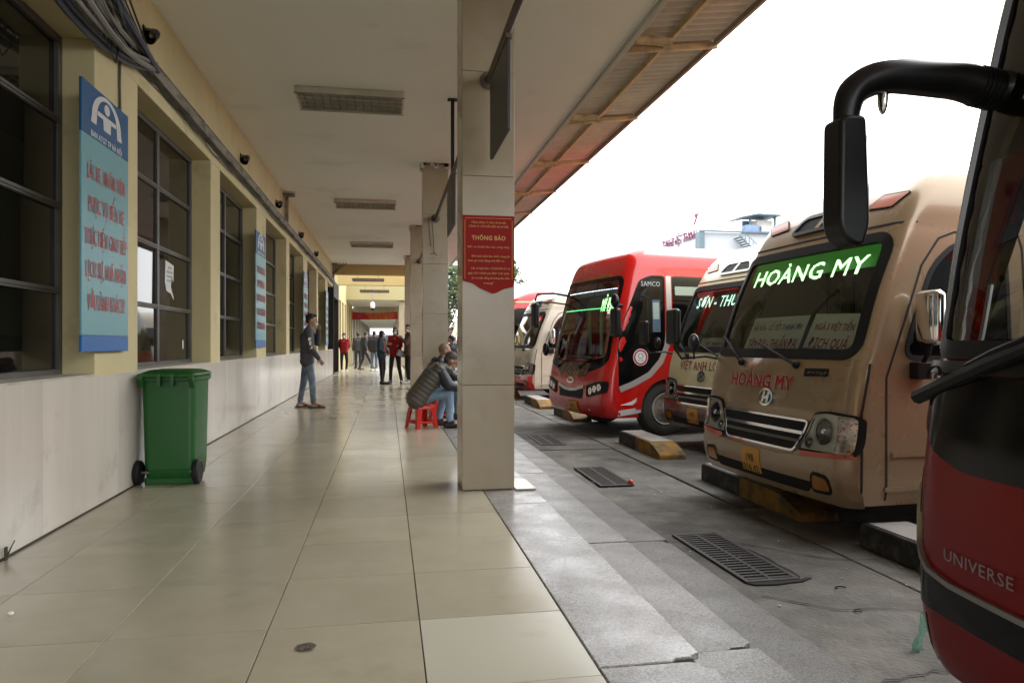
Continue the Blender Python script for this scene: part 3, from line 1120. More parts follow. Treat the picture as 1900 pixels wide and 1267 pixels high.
M_LAMPIN = mat('spot_inner', (0.45, 0.36, 0.24), 0.4)
sp0 = None
for y, z, lab in ((6.36, 3.71, 'nearest black cone spot lamp on the wall'), (10.32, 3.69, 'second black cone spot lamp along the wall'), (13.47, 3.68, 'third black cone spot lamp along the wall'),
                  (16.85, 3.63, 'fourth black cone spot lamp along the wall'), (20.38, 3.64, 'fifth and farthest black cone spot lamp on the wall')):
    if sp0 is None:
        sp0 = thing('spot_lamp', lab, 'spot lamp', (WX, y, z), 0, 'black spot lamps on the corridor wall')
        Ms = Matrix.Translation((0.10, 0, 0)) @ Matrix.Rotation(R(-20), 4, 'Z') @ Matrix.Rotation(R(128), 4, 'X')
        MB().lathe([(0.028, -0.085), (0.05, -0.075), (0.066, -0.03), (0.078, 0.05), (0.083, 0.09), (0.075, 0.09), (0.055, -0.02), (0.02, -0.05)], 18, M=Ms).obj('shade', M_BLACK, sp0, smooth=True)
        MB().ell((0, 0, 0.0), (0.04, 0.04, 0.05), M=Ms).obj('bulb', M_LAMPIN, sp0, smooth=True)
        MB().box(0.0005, 0.016, -0.035, 0.035, -0.01, 0.10).tube([(0.01, 0, 0.06), (0.06, 0, 0.07), (0.09, 0, 0.05)], 0.010, 6).obj('bracket', M_BLACK, sp0)
        sp0.scale = (0.72, 0.72, 0.72)
    else:
        c = copy_tree(sp0)
        c.location = (WX, y, z)
        c['label'] = lab
hood = thing('conduit_post', 'rusty conduit rising from the trunking to the ceiling', 'conduit', (WX, 14.4, 0))
MB().box(0.03, 0.10, -0.05, 0.05, 3.513, 4.0).obj('duct', M_TRAY, hood, bevel=0.004)
MB().box(0.002, 0.22, -0.06, 0.06, 4.0, 4.06).obj('elbow', M_TRAY, hood, bevel=0.004)
c = copy_tree(hood)
c.location = (WX, 26.6, 0)
c['label'] = 'dark conduit at the far end of the wall by the beam'
cd = MB()
for q in range(5):
    cd.tube([(0.03 + 0.02 * q, -0.05, 3.7), (0.06 + 0.06 * q, 0.02, 3.9), (0.1 + 0.11 * q, 0, 4.07)], 0.014, 6)
o = cd.obj('cable_spray', M_CABLE)
o.location = (WX, 26.6, 0)
tag(o, 'dark spray of cables going up into the far ceiling corner', 'cables')
w2 = MB()
for dx in (0, 0.05):
    w2.tube([(1.19 + dx, 5.0, 4.088), (1.2 + dx, 5.02, 3.9 - dx), (1.19 + dx, 5.0, 3.78 - dx)], 0.004, 5)
tag(w2.obj('hanging_wires', M_CABLE), 'two short loose wires hanging from the ceiling beyond the near column', 'wires')
w3 = MB()
for q in range(2):
    w3.tube([(0.66 + q * 0.05, 11.66, 3.2), (0.67 + q * 0.06, 11.66, 2.95), (0.70 + q * 0.05, 11.66, 2.72 - q * 0.12)], 0.006, 5)
w3.tube([(0.69, 11.66, 2.6), (0.75, 11.65, 2.62), (0.80, 11.66, 2.58)], 0.006, 5)
tag(w3.obj('hanging_wires', M_CABLE), 'thin wires dangling below the pipe on the second column', 'wires')

# far fittings
for y, z, x, lab in ((28.6, 3.66, -0.75, 'dark fluorescent batten under the first ochre beam'), (31.2, 3.40, -0.55, 'dark fluorescent batten below the second ochre beam')):
    t = thing('strip_light', lab, 'strip light', (x, y, z), 0, 'dark strip lights by the beams')
    MB().box(-0.62, 0.62, -0.08, 0.08, -0.05, 0.05).obj('housing', M_PIPE, t)
    MB().tube([(-0.6, 0, -0.07), (0.6, 0, -0.07)], 0.018, 6).obj('tube', M_T, t)
    MB().tube([(-0.4, 0, 0.05), (-0.4, 0, 0.6)], 0.008, 5).tube([(0.4, 0, 0.05), (0.4, 0, 0.6)], 0.008, 5).obj('hanger', M_PIPE, t)
t = thing('security_camera', 'white dome security camera hanging on a stem before the red banner', 'camera', (-0.68, 33.5, 2.78))
MB().lathe([(0.0, -0.02), (0.09, 0.0), (0.11, 0.06), (0.11, 0.2), (0.09, 0.25), (0.03, 0.28)], 16).obj('housing', M_WHITE, t, smooth=True)
MB().ell((0, 0, -0.01), (0.085, 0.085, 0.10)).obj('dome', M_BLACK, t, smooth=True)
MB().tube([(0, 0, 0.27), (0, 0, 1.4)], 0.015, 6).obj('stem', M_STEEL, t)


# ---- printed boards
def place_text(vs, o, ux, uy, off=0.0):
    ux, uy = Vector(ux), Vector(uy)
    nz = ux.cross(uy)
    return [tuple(Vector(o) + ux * v[0] + uy * v[1] + nz * (v[2] + off)) for v in vs]


def print_text(mb, body, o, ux, uy, w, h, bold=0.0, mi=0, off=0.001):
    vs, fs = fit_text(body, w, h, bold)
    mb.add(place_text(vs, o, ux, uy, off), fs, mi)


def wall_banner(y0_, y1_, z0, z1, lab, tiltx=0.0):
    w, h = y1_ - y0_, z1 - z0
    b = thing('wall_banner', lab, 'banner', (WX + 0.045, (y0_ + y1_) / 2, z0), 0, 'blue banners on the wall piers')
    hd = h * 0.805
    ft = h * 0.062
    M_ = MB()
    M_.box(-0.018, 0, -w / 2, w / 2, ft, hd)
    M_.obj('body_sheet', M_CYAN, b, bevel=0.003)
    MB().box(-0.018, 0.0005, -w / 2, w / 2, hd + 0.0002, h).obj('head_sheet', M_BLUE, b, bevel=0.003)
    MB().box(-0.018, 0.0005, -w / 2, w / 2, 0, ft - 0.0002).obj('foot_sheet', M_LBLUE, b, bevel=0.003)
    ux, uy = (0, 1, 0), (0, 0, 1)
    lg = MB()
    cz = hd + (h - hd) * 0.44
    KZ = 0.62
    r0, r1 = w * 0.30, w * 0.24
    e, f = [], []
    N = 20
    for q in range(N + 1):                      # arch with broadening feet
        a = math.pi * q / N
        th = w * (0.045 + 0.055 * abs(math.cos(a)) ** 2)
        for rr in (w * 0.315, w * 0.315 - th):
            e.append((0.0025, -math.cos(a) * rr, cz + KZ * math.sin(a) * (rr * 1.12)))
        if q:
            f.append((2 * q - 2, 2 * q - 1, 2 * q + 1, 2 * q))
    n0 = len(e)
    dz = w * 0.10
    lg.add(e, f)
    for sgn in (-1, 1):
        lg.add([(0.0025, sgn * w * 0.315, cz), (0.0025, sgn * w * 0.215, cz), (0.0025, sgn * w * 0.225, cz - KZ * dz), (0.0025, sgn * w * 0.335, cz - KZ * dz)], [(0, 1, 2, 3)])
    lg.add([(0.0025, -0.20 * w, cz + KZ * 0.10 * w), (0.0025, 0.20 * w, cz + KZ * 0.10 * w), (0.0025, 0.20 * w, cz + KZ * 0.04 * w), (0.0025, 0.085 * w, cz + KZ * 0.04 * w),
            (0.0025, 0.075 * w, cz - KZ * dz), (0.0025, -0.075 * w, cz - KZ * dz), (0.0025, -0.085 * w, cz + KZ * 0.04 * w), (0.0025, -0.20 * w, cz + KZ * 0.04 * w)], [tuple(range(8))])
    cc = [(0.0025, 0.06 * w * math.cos(2 * math.pi * q / 14), cz + KZ * 0.20 * w + KZ * 0.075 * w * math.sin(2 * math.pi * q / 14)) for q in range(14)]
    lg.add(cc, [tuple(range(14))])
    lg.obj('logo', mat('silver_print', (0.62, 0.62, 0.60), 0.4), b)
    tx_ = MB()
    print_text(tx_, 'BAN ATGT TP HÀ NỘI', (0, 0, hd + (h - hd) * 0.13), ux, uy, w * 0.66, w * 0.05, 0.012, 0, 0.0025)
    tx_.obj('small_lettering', M_WHITE, b)
    lines = [('LÁI XE, NHÂN VIÊN', 0.80), ('PHỤC VỤ BẾN XE', 0.76), ('THỰC HIỆN GIAO TIẾP', 0.90), ('LỊCH SỰ, NHÃ NHẶN', 0.86), ('VỚI HÀNH KHÁCH!', 0.80)]
    back, fr = MB(), MB()
    for q, (s_, ww) in enumerate(lines):
        zc = hd - h * 0.105 - q * h * 0.122
        print_text(back, s_, (0, 0, zc), ux, uy, w * ww, h * 0.064, 0.030, 0, 0.0012)
        print_text(fr, s_, (0, 0, zc), ux, uy, w * ww, h * 0.060, 0.008, 0, 0.0028)
    back.obj('lettering_outline', M_WHITE, b)
    fr.obj('lettering', M_TXTRED, b)
    return b


wall_banner(5.03, 5.87, 1.085, 2.875, 'large blue banner with red lettering on the nearest wall pier')
wall_banner(11.24, 12.10, 1.085, 2.86, 'second blue banner farther along the wall, partly seen at a slant')
wall_banner(17.45, 18.30, 1.085, 2.86, 'third blue banner along the wall')
wall_banner(23.65, 24.50, 1.085, 2.86, 'farthest narrow blue banner near the dark doorway')

# red notice on the near column
nt_ = thing('red_notice', 'torn red notice headed THÔNG BÁO on the nearest column', 'notice', (0.775, 5.486, 0))
zt = 2.135
W2 = 0.203
pts = [(-W2, zt), (W2, zt), (W2, 1.60), (0.19, 1.58), (0.165, 1.577), (0.12, 1.565), (0.06, 1.535), (0.03, 1.528), (-0.02, 1.55), (-0.07, 1.57), (-0.11, 1.60), (-0.14, 1.612), (-0.175, 1.62), (-W2, 1.63)]
MB().prism(pts[::-1], 'y', -0.004, 0.0).obj('notice_sheet', M_RED, nt_)
ln = MB()
ux, uy = (1, 0, 0), (0, 0, 1)
for s_, zc, w_, h_, xo, bo in (('TỔNG CÔNG TY VẬN TẢI HÀ NỘI', 2.085, 0.27, 0.014, 0, 0.02), ('CÔNG TY CỔ PHẦN BẾN XE HÀ NỘI', 2.055, 0.31, 0.014, 0, 0.02), ('THÔNG BÁO', 1.975, 0.265, 0.036, 0, 0.03),
                               ('Bến xe thuộc khu vực công cộng', 1.897, 0.325, 0.015, 0.0, 0.015), ('Bắt buộc phải đeo khẩu trang khi', 1.825, 0.30, 0.015, 0.018, 0.015), ('tham gia hoạt động trên Bến xe.', 1.790, 0.29, 0.015, -0.018, 0.015),
                               ('Căn cứ Nghị định 117/2020/NĐ-CP, từ', 1.730, 0.305, 0.015, 0.015, 0.015), ('ngày 15/11/2020 quy định "mức phạt', 1.693, 0.325, 0.015, 0, 0.015),
                               ('từ 1-3 triệu đồng khi không đeo khẩu', 1.655, 0.30, 0.015, 0.015, 0.015), ('trang"', 1.617, 0.08, 0.015, 0.0, 0.015)):
    print_text(ln, s_, (xo, -0.0055, zc), ux, uy, w_, h_, bo, 0, 0.0)
for a, b, c_, d in ((-0.18, 0.18, 2.112, 2.115), ):
    ln.add([(a, -0.0055, c_), (b, -0.0055, c_), (b, -0.0055, d), (a, -0.0055, d)], [(0, 1, 2, 3)])
for s_ in (-1, 1):
    ln.add([(s_ * 0.187, -0.0055, 1.64), (s_ * 0.184, -0.0055, 1.64), (s_ * 0.184, -0.0055, 2.10), (s_ * 0.187, -0.0055, 2.10)], [(0, 1, 2, 3)])
ln.obj('lettering', M_GOLD, nt_)

# banner across the far walkway
fb = thing('red_cloth_banner', 'red cloth banner with yellow lettering strung across the far walkway', 'banner', (-0.66, 41.6, 2.75))
vs, fs = [], []
N = 24
for q in range(N + 1):
    t = q / N
    x = -1.33 + 2.66 * t
    sg = 0.05 * (1 - (2 * t - 1) ** 2)
    zt_, zb_ = 0.20 - sg + 0.09 * max(0, t - 0.5), -0.24 + 0.03 * t
    yv = 0.02 * math.sin(6 * t)
    vs += [(x, yv, zb_), (x, yv, zt_), (x, yv + 0.006, zb_), (x, yv + 0.006, zt_)]
    if q:
        b = 4 * q
        fs += [(b - 4, b, b + 1, b - 3), (b - 2, b - 1, b + 3, b + 2), (b - 3, b + 1, b + 3, b - 1), (b - 4, b - 2, b + 2, b)]
MB().add(vs, fs).obj('cloth', M_BANRED, fb)
ln = MB()
for s_, zc, w_ in (('PHÒNG CHỐNG DỊCH COVID-19', 0.12, 1.75), ('THỰC HIỆN ĐEO KHẨU TRANG', 0.0, 1.5), ('KHI RA VÀO BẾN XE', -0.11, 1.3)):
    print_text(ln, s_, (0.3, -0.035, zc), ux, uy, w_, 0.07, 0.01, 0, 0)
cc = [(-0.9 + 0.14 * math.cos(2 * math.pi * q / 14), -0.035, 0.0 + 0.12 * math.sin(2 * math.pi * q / 14)) for q in range(14)]
ln.obj('lettering', M_BANYEL, fb)
MB().add(cc, [tuple(range(14))]).obj('emblem', mat('banner_purple', (0.25, 0.03, 0.10), 0.6), fb)
MB().tube([(-1.5, 0, 0.25), (-1.33, 0, 0.2)], 0.006, 4).tube([(1.5, 0, 0.35), (1.33, 0, 0.24)], 0.006, 4).obj('cord', M_CABLE, fb)

# papers on the window
nw = MB().prism([(0, 0.14), (0.02, 0.36), (0.30, 0.33), (0.29, 0.16), (0.22, 0.20), (0.20, 0.10), (0.29, 0.0), (0.30, -0.03), (0.19, 0.03), (0.05, 0.05)], 'x', 0, 0.002)
po = nw.obj('torn_paper', M_PAPER)
po.location = (WX - 0.2265, 7.72, 1.63)
tag(po, 'torn white paper notice stuck inside the gridded window beside the nearest banner', 'paper')
pl = MB()
for q in range(4):
    print_text(pl, ['THÔNG BÁO', 'KHÔNG HÚT THUỐC', 'TẠI KHU VỰC NÀY', 'XIN CẢM ƠN'][q], (0.0032, 0.155, 0.30 - 0.045 * q), (0, 1, 0), (0, 0, 1), 0.2 if q else 0.12, 0.018, 0.02, 0, 0)
pl.obj('lettering', mat('grey_print', (0.2, 0.2, 0.2), 0.6), po)
sk = MB().ell((0, 0, 0), (0.002, 0.03, 0.055)).obj('sticker', M_WHITE)
sk.location = (WX - 0.227, 8.37, 1.13)
tag(sk, 'small white sticker low on the gridded window pane', 'sticker')

# ---- drain grates in the yard
def grate(x, y, rot, lab):
    t = thing('drain_grate', lab, 'drain grate', (x, y, GZ + 0.004), rot, 'iron drain grates beside the steps')
    w, l = 0.36, 1.08
    MB().box(-w / 2, w / 2, -l / 2, l / 2, 0.0, 0.0015).obj('dark_pit_plate', M_VOID, t)  # flat black plate paints the shade of the pit under the bars
    MB().box(-w / 2, -w / 2 + 0.03, -l / 2, l / 2, 0.002, 0.012).box(w / 2 - 0.03, w / 2, -l / 2, l / 2, 0.002, 0.012).box(-w / 2 + 0.0302, w / 2 - 0.0302, -l / 2, -l / 2 + 0.03, 0.002, 0.012).box(-w / 2 + 0.0302, w / 2 - 0.0302, l / 2 - 0.03, l / 2, 0.002, 0.012).box(-0.012, 0.012, -l / 2 + 0.0302, l / 2 - 0.0302, 0.003, 0.0115).obj('frame', M_GRATE, t, bevel=0.002, seg=1)
    bm_ = MB().box(0.013, w / 2 - 0.031, -0.011, 0.011, 0.003, 0.010).box(-w / 2 + 0.031, -0.013, -0.011, 0.011, 0.003, 0.010).mesh('grate_bar', M_GRATE)
    n_ = 20
    for q in range(n_):
        o_ = link('grate_bar', bm_, t)
        o_.location = (0, -l / 2 + 0.03 + (l - 0.06) * (q + 0.5) / n_, 0)
    return t


g1 = grate(2.285, 4.50, 0.02, 'nearest iron drain grate in the yard, with its near end sunk')
for x, y, lab in ((2.29, 7.42, 'second iron drain grate, with a small red ball at its corner'), (2.32, 10.34, 'third iron drain grate before the red coach'), (2.40, 14.9, 'farthest iron drain grate beside the near column'), (2.28, 1.55, 'iron drain grate beside the red coach corner')):
    c = copy_tree(g1)
    c.location = (x, y, GZ + 0.004)
    c.rotation_euler = (0, 0, -0.01)
    c['label'] = lab
hole = MB().prism([(2.12, 3.955), (2.47, 3.96), (2.53, 3.985), (2.56, 3.975), (2.47, 3.925), (2.38, 3.915), (2.30, 3.90), (2.22, 3.905), (2.15, 3.915)], 'z', GZ + 0.006, GZ + 0.010).prism([(2.475, 4.0), (2.478, 4.3), (2.480, 4.62), (2.492, 4.5), (2.51, 4.38), (2.497, 4.25), (2.515, 4.12), (2.50, 4.0)], 'z', GZ + 0.006, GZ + 0.010)
tag(hole.obj('broken_edge', M_VOID, yard), kind='stuff')


# ================================================================== BUSES
# a bus stands with its nose at local y = 0 facing -y; x runs to the viewer's right when looking at its face; z up from the yard
class Body:
    def __init__(s, prof, W, L, H, zr, bulge=0.06, rad=0.22, roofn=2.2, tumble=0.03, ztum=1.3):
        s.pf = pchip(prof)
        s.W, s.L, s.H, s.zr, s.bulge, s.rad, s.n = W / 2, L, H, zr, bulge, rad, roofn
        s.tum, s.zt = tumble, ztum

    def hw(s, z):
        w = s.W
        if z > s.zt:
            w -= s.tum * ((z - s.zt) / (s.zr - s.zt)) ** 1.5 if z < s.zr else s.tum
        if z > s.zr:
            t = min(1.0, (z - s.zr) / (s.H - s.zr))
            w *= max(0.0, 1 - t ** s.n) ** (1 / s.n)
        if z < 0.45:
            w -= 0.03 * ((0.45 - z) / 0.15) ** 2
        return max(w, 0.02)

    def fy(s, x, z):
        w = s.hw(z)
        ax = min(abs(x), w)
        r = min(s.rad, w * 0.9)
        y = s.pf(z) + s.bulge * (ax / s.W) ** 2
        e = ax - (w - r)
        if e > 0:
            y += r - math.sqrt(max(0.0, r * r - e * e))
        return y

    def front(s, x, z, off=0.0):
        d = 0.01
        w = s.hw(z)
        x = max(-w + 0.0005, min(w - 0.0005, x))
        x0, x1 = max(-w, x - d), min(w, x + d)
        gx = (s.fy(x1, z) - s.fy(x0, z)) / max(1e-6, x1 - x0)
        gz = (s.fy(x, z + d) - s.fy(x, z - d)) / (2 * d)
        n = Vector((gx, -1, gz)).normalized()
        return Vector((x, s.fy(x, z), z)) + n * off

    def side(s, y, z, off=0.0, sg=1):
        # follows the rounded corner when y is short of the flank
        w = s.hw(z)
        r = min(s.rad, w * 0.9)
        ye = s.pf(z) + s.bulge + r
        if y < ye:
            t = max(0.0, min(1.0, (ye - y) / r))
            x = w - r + math.sqrt(max(0.0, r * r - (r * t) ** 2))
            n = Vector((sg * math.cos(math.asin(min(1, t))), -t, 0))
        else:
            x = w
            n = Vector((sg, 0, 0))
        d = 0.01
        gz = (s.hw(z + d) - s.hw(z - d)) / (2 * d)
        n = (n + Vector((0, 0, -gz))).normalized()
        return Vector((sg * x, y, z)) + n * off

    def shell(s, name, material, parent, hole=None, arches=(), z0=0.30, fine=0.04, side_holes=()):
        zs = []
        z = z0
        while z < s.zr:
            zs.append(z)
            z += fine
        N = 16
        for k in range(N):
            t = math.sin(math.pi / 2 * k / N)
            zs.append(s.zr + (s.H - s.zr) * t)
        zs.append(s.H - 0.002)
        zs = sorted(set(round(q, 5) for q in zs))
        vs, fs = [], []
        half = []
        nf, na = 30, 9
        ys = []
        y = 0.0
        while y < 1.0:
            ys.append(y)
            y += 0.05 if y < 3.2 / s.L else 0.2
        # flank parameter in metres
        fl = []
        y = 0.0
        while True:
            fl.append(y)
            y += 0.045 if y < 3.0 else 0.25
            if y > s.L - 0.6:
                break
        rings = []
        for z in zs:
            w = s.hw(z)
            r = min(s.rad, w * 0.9)
            ring = []
            for i in range(nf // 2 + 1):
                x = (w - r) * i / (nf // 2)
                ring.append((x, s.fy(x, z)))
            for k in range(1, na + 1):
                a = math.pi / 2 * k / na
                x = w - r + r * math.sin(a)
                ring.append((x, s.pf(z) + s.bulge * (x / s.W) ** 2 + r * (1 - math.cos(a))))
            ye = ring[-1][1]
            Lq = s.L - 0.25 * max(0, (z - s.zr) / (s.H - s.zr)) ** 2
            for q in fl[1:]:
                yy_ = ye + (Lq - 0.2 - ye) * q / fl[-1]
                ring.append((w, yy_))
            for a in (30, 60, 90):
                ring.append((w - 0.2 * min(1, w) * (1 - math.cos(R(a))), Lq - 0.2 + 0.2 * math.sin(R(a))))
            ring.append((0.0, Lq))
            rings.append([(x, y_) for x, y_ in ring])
        nr = len(rings[0])
        full = 2 * nr - 2
        for z, ring in zip(zs, rings):
            loop = [(x, y_, z) for x, y_ in ring] + [(-x, y_, z) for x, y_ in ring[-2:0:-1]]
            vs += loop
        for j in range(len(zs) - 1):
            for i in range(full):
                a, b = j * full + i, j * full + (i + 1) % full
                q = (a, b, b + full, a + full)
                c = [sum(vs[k_][m_] for k_ in q) / 4 for m_ in range(3)]
                ye = s.pf(c[2]) + s.bulge + s.rad
                if hole and c[1] < ye + 0.12 and inpoly((c[0], c[2]), hole):
                    continue
                dead = False
                if abs(c[0]) > s.W - 0.14 and c[1] > 0.1:
                    for (ay, az, ar) in arches:
                        if (c[1] - ay) ** 2 + (c[2] - az) ** 2 < ar * ar:
                            dead = True
                    for (sg, pol) in side_holes:
                        if c[0] * sg > 0 and inpoly((c[1], c[2]), pol):
                            dead = True
                if dead:
                    continue
                fs.append(q)
        top = (len(zs) - 1) * full
        for i in range(1, nr - 1):
            a, b = top + i, top + i + 1
            a2, b2 = top + (full - i), top + (full - i - 1)
            if i == nr - 2:
                fs.append((a, b, a2))
            else:
                fs.append((a, b, b2, a2))
        fs.append((top, top + 1, top + full - 1))
        m = MB().add(vs, fs)
        return m.obj(name, material, parent, smooth=True, angle=45)

    def patch(s, name, poly, material, parent, off=0.004, step=0.05, thick=0.02, where='front', sg=1, holes=(), smooth=True):
        """a sheet cut to an outline and laid on the body's face or flank"""
        f = (lambda a, b, o: s.front(a, b, o)) if where == 'front' else (lambda a, b, o: s.side(a, b, o, sg))
        P = densify(poly, step)
        pts = [Vector(p) for p in P]
        edges = [(i, (i + 1) % len(P)) for i in range(len(P))]
        loops = [list(range(len(P)))]
        for h in holes:
            Q = densify(h, step)
            o = len(pts)
            pts += [Vector(p) for p in Q]
            edges += [(o + i, o + (i + 1) % len(Q)) for i in range(len(Q))]
            loops.append(list(range(o, o + len(Q))))
        x0, x1 = min(p[0] for p in P), max(p[0] for p in P)
        z0, z1 = min(p[1] for p in P), max(p[1] for p in P)
        if step < 0.5:
            nx, nz = int((x1 - x0) / step) + 1, int((z1 - z0) / step) + 1
            inner = inset(P, step * 0.35)
            for i in range(nx + 1):
                for j in range(nz + 1):
                    q = (x0 + step * (i + 0.5 * (j % 2)), z0 + step * j)
                    if inpoly(q, inner) and not any(inpoly(q, h) for h in holes):
                        pts.append(Vector(q))
        V, E, F, ov, oe, of_ = delaunay_2d_cdt(pts, edges, [], 1 if not holes else 2, 1e-5)
        F2 = []
        for t in F:
            c = (sum(V[i].x for i in t) / len(t), sum(V[i].y for i in t) / len(t))
            if inpoly(c, P) and not any(inpoly(c, h) for h in holes):
                F2.append(tuple(t))
        vs = [f(v.x, v.y, off) for v in V]
        fs = list(F2)
        # turned edge
        cnt = {}
        for t in F2:
            for i in range(len(t)):
                a, b = t[i], t[(i + 1) % len(t)]
                cnt[(a, b)] = 1
        bd = [(a, b) for (a, b) in cnt if (b, a) not in cnt]
        low = {}
        for a, b in bd:
            for q in (a, b):
                if q not in low:
                    low[q] = len(vs)
                    vs.append(f(V[q].x, V[q].y, off - thick))
            fs.append((b, a, low[a], low[b]))
        m = MB().add(vs, fs)
        return m.obj(name, material, parent, smooth=smooth, angle=50, fix=False)

    def ring(s, name, poly, width, material, parent, off=0.006, thick=0.02, where='front', sg=1, step=0.04):
        P = densify(poly, step)
        Q = inset(P, width)
        f = (lambda a, b, o: s.front(a, b, o)) if where == 'front' else (lambda a, b, o: s.side(a, b, o, sg))
        n = len(P)
        vs = [f(*p, off - thick) for p in P] + [f(*p, off) for p in P] + [f(*p, off) for p in Q] + [f(*p, off - thick) for p in Q]
        fs = []
        for k in range(3):
            for i in range(n):
                a, b = k * n + i, k * n + (i + 1) % n
                fs.append((a, b, b + n, a + n))
        return MB().add(vs, fs).obj(name, material, parent, smooth=True, angle=50)

    def strip(s, name, line, width, material, parent, off=0.003, where='front', sg=1, thick=0.01, step=0.05):
        f = (lambda a, b, o: s.front(a, b, o)) if where == 'front' else (lambda a, b, o: s.side(a, b, o, sg))
        P = []
        for i in range(len(line) - 1):
            a, b = Vector(line[i]), Vector(line[i + 1])
            k = max(1, int((b - a).length / step))
            P += [a.lerp(b, j / k) for j in range(k)]
        P.append(Vector(line[-1]))
        vs, fs = [], []
        ws = width if isinstance(width, (list, tuple)) else None
        for i, p in enumerate(P):
            d = (P[min(i + 1, len(P) - 1)] - P[max(0, i - 1)]).normalized()
            t = i / (len(P) - 1)
            w_ = width if ws is None else ws[0] + (ws[1] - ws[0]) * t
            n = Vector((-d.y, d.x)) * w_ / 2
            a, b = p + n, p - n
            vs += [f(a.x, a.y, off - thick), f(a.x, a.y, off), f(b.x, b.y, off), f(b.x, b.y, off - thick)]
            if i:
                c = 4 * i
                fs += [(c - 4, c, c + 1, c - 3), (c - 3, c + 1, c + 2, c - 2), (c - 2, c + 2, c + 3, c - 1)]
        return MB().add(vs, fs).obj(name, material, parent, smooth=True, angle=50)

    def text(s, name, body, c, w, h, material, parent, off=0.003, where='front', sg=1, bold=0.02, rot=0.0, shear=0.0, flip=1):
        vs, fs = fit_text(body, w, h, bold, shear)
        ca, sa = math.cos(rot), math.sin(rot)
        out = []
        for v in vs:
            x, z = c[0] + v[0] * ca - v[1] * sa, c[1] + v[0] * sa + v[1] * ca
            out.append(s.front(x, z, off + v[2]) if where == 'front' else s.side(c[0] + (x - c[0]) * flip, z, off + v[2], sg))
        return tag(MB().add(out, fs).obj(name, material, parent), kind=None)


def car_paint(name, col, rough=0.28, metal=0.0, coat=0.6, var=0.04):
    return mat(name, col, rough, metal=metal, spec=0.5 if coat else 0.22, coat=coat, var=var, scale=2.5, rvar=0.06, smudge=0.08, sscale=3.2, sgrime=(0.42, 0.85))


P_TAN = car_paint('bronze_beige_paint', (0.345, 0.245, 0.145), 0.30, 0.25, 0.6)
P_CREAM = car_paint('cream_paint', (0.66, 0.61, 0.37), 0.3)
P_MAROON = car_paint('maroon_brown_paint', (0.060, 0.022, 0.016), 0.35)
P_RED = car_paint('coach_red_paint', (0.58, 0.007, 0.006), 0.25)
P_DRED = car_paint('deep_red_paint', (0.21, 0.004, 0.003), 0.22, coat=0.0)
P_IVORY = car_paint('ivory_paint', (0.56, 0.51, 0.40), 0.3)
P_BLK = mat('gloss_black', (0.004, 0.004, 0.0045), 0.14, spec=0.22)
M_SEAM = mat('panel_gap', (0.012, 0.010, 0.008), 0.8)
G_WIND = glass_mat('windscreen_glass', (0.93, 0.96, 0.93), 1.5, 0.03)
G_DARKW = glass_mat('shaded_windscreen_glass', (0.93, 0.96, 0.93), 1.5, 0.02)
G_CLEAR = glass_mat('clear_lamp_lens', (0.95, 0.95, 0.94), 1.4, 0.0)
G_UNI = glass_mat('clear_windscreen', (0.70, 0.73, 0.71), 1.45, 0.02)
M_BWIN = mat('privacy_glass', (0.004, 0.0045, 0.0045), 0.04, spec=0.5)
M_LENS = mat('lamp_reflector', (0.80, 0.79, 0.74), 0.30, metal=0.4, var=0.15, scale=22)
M_LENSD = mat('lamp_bowl', (0.35, 0.34, 0.31), 0.15, metal=0.9)
M_AMBER = mat('amber_lens', (0.36, 0.13, 0.006), 0.2, coat=0.5, var=0.2, scale=30)
M_ORANGE = mat('orange_marker', (0.52, 0.10, 0.02), 0.3, coat=0.4)
M_REDTRIM = mat('orange_red_trim', (0.52, 0.06, 0.012), 0.3, coat=0.4)
M_PLATE = mat('yellow_plate', (0.62, 0.30, 0.035), 0.45)
M_INK = mat('plate_ink', (0.02, 0.017, 0.012), 0.5)
M_CHARC = mat('cab_interior', (0.035, 0.033, 0.03), 0.7, var=0.2, scale=8)
M_SEATC = mat('seat_cloth', (0.10, 0.075, 0.06), 0.85, var=0.2, scale=14)
M_SEATH = mat('seat_cover', (0.42, 0.38, 0.33), 0.85, var=0.15, scale=9)
M_LED = mat('led_green', (0.2, 0.8, 0.3), 0.5, emis=(0.42, 1.0, 0.36, 1.6))
M_LEDW = mat('led_pale', (0.6, 0.8, 0.7), 0.5, emis=(0.55, 1.0, 0.75, 0.7))
M_LEDR = mat('led_red', (0.8, 0.1, 0.1), 0.5, emis=(1.0, 0.09, 0.08, 1.3))
M_LEDP = mat('led_panel', (0.002, 0.008, 0.002), 0.5, emis=(0.02, 0.30, 0.015, 0.10))
M_LEDPD = mat('led_panel_dark', (0.01, 0.014, 0.012), 0.4)
M_DECAL = mat('red_decal', (0.33, 0.012, 0.018), 0.4)
M_DECALE = mat('pale_decal_edge', (0.62, 0.52, 0.44), 0.5)
M_CURT = mat('pale_curtain', (0.55, 0.56, 0.52), 0.85, var=0.2, scale=6, stretch=(4, 4, 0.3))
M_TURQ = mat('turquoise_curtain', (0.16, 0.34, 0.37), 0.85, var=0.2, scale=6)


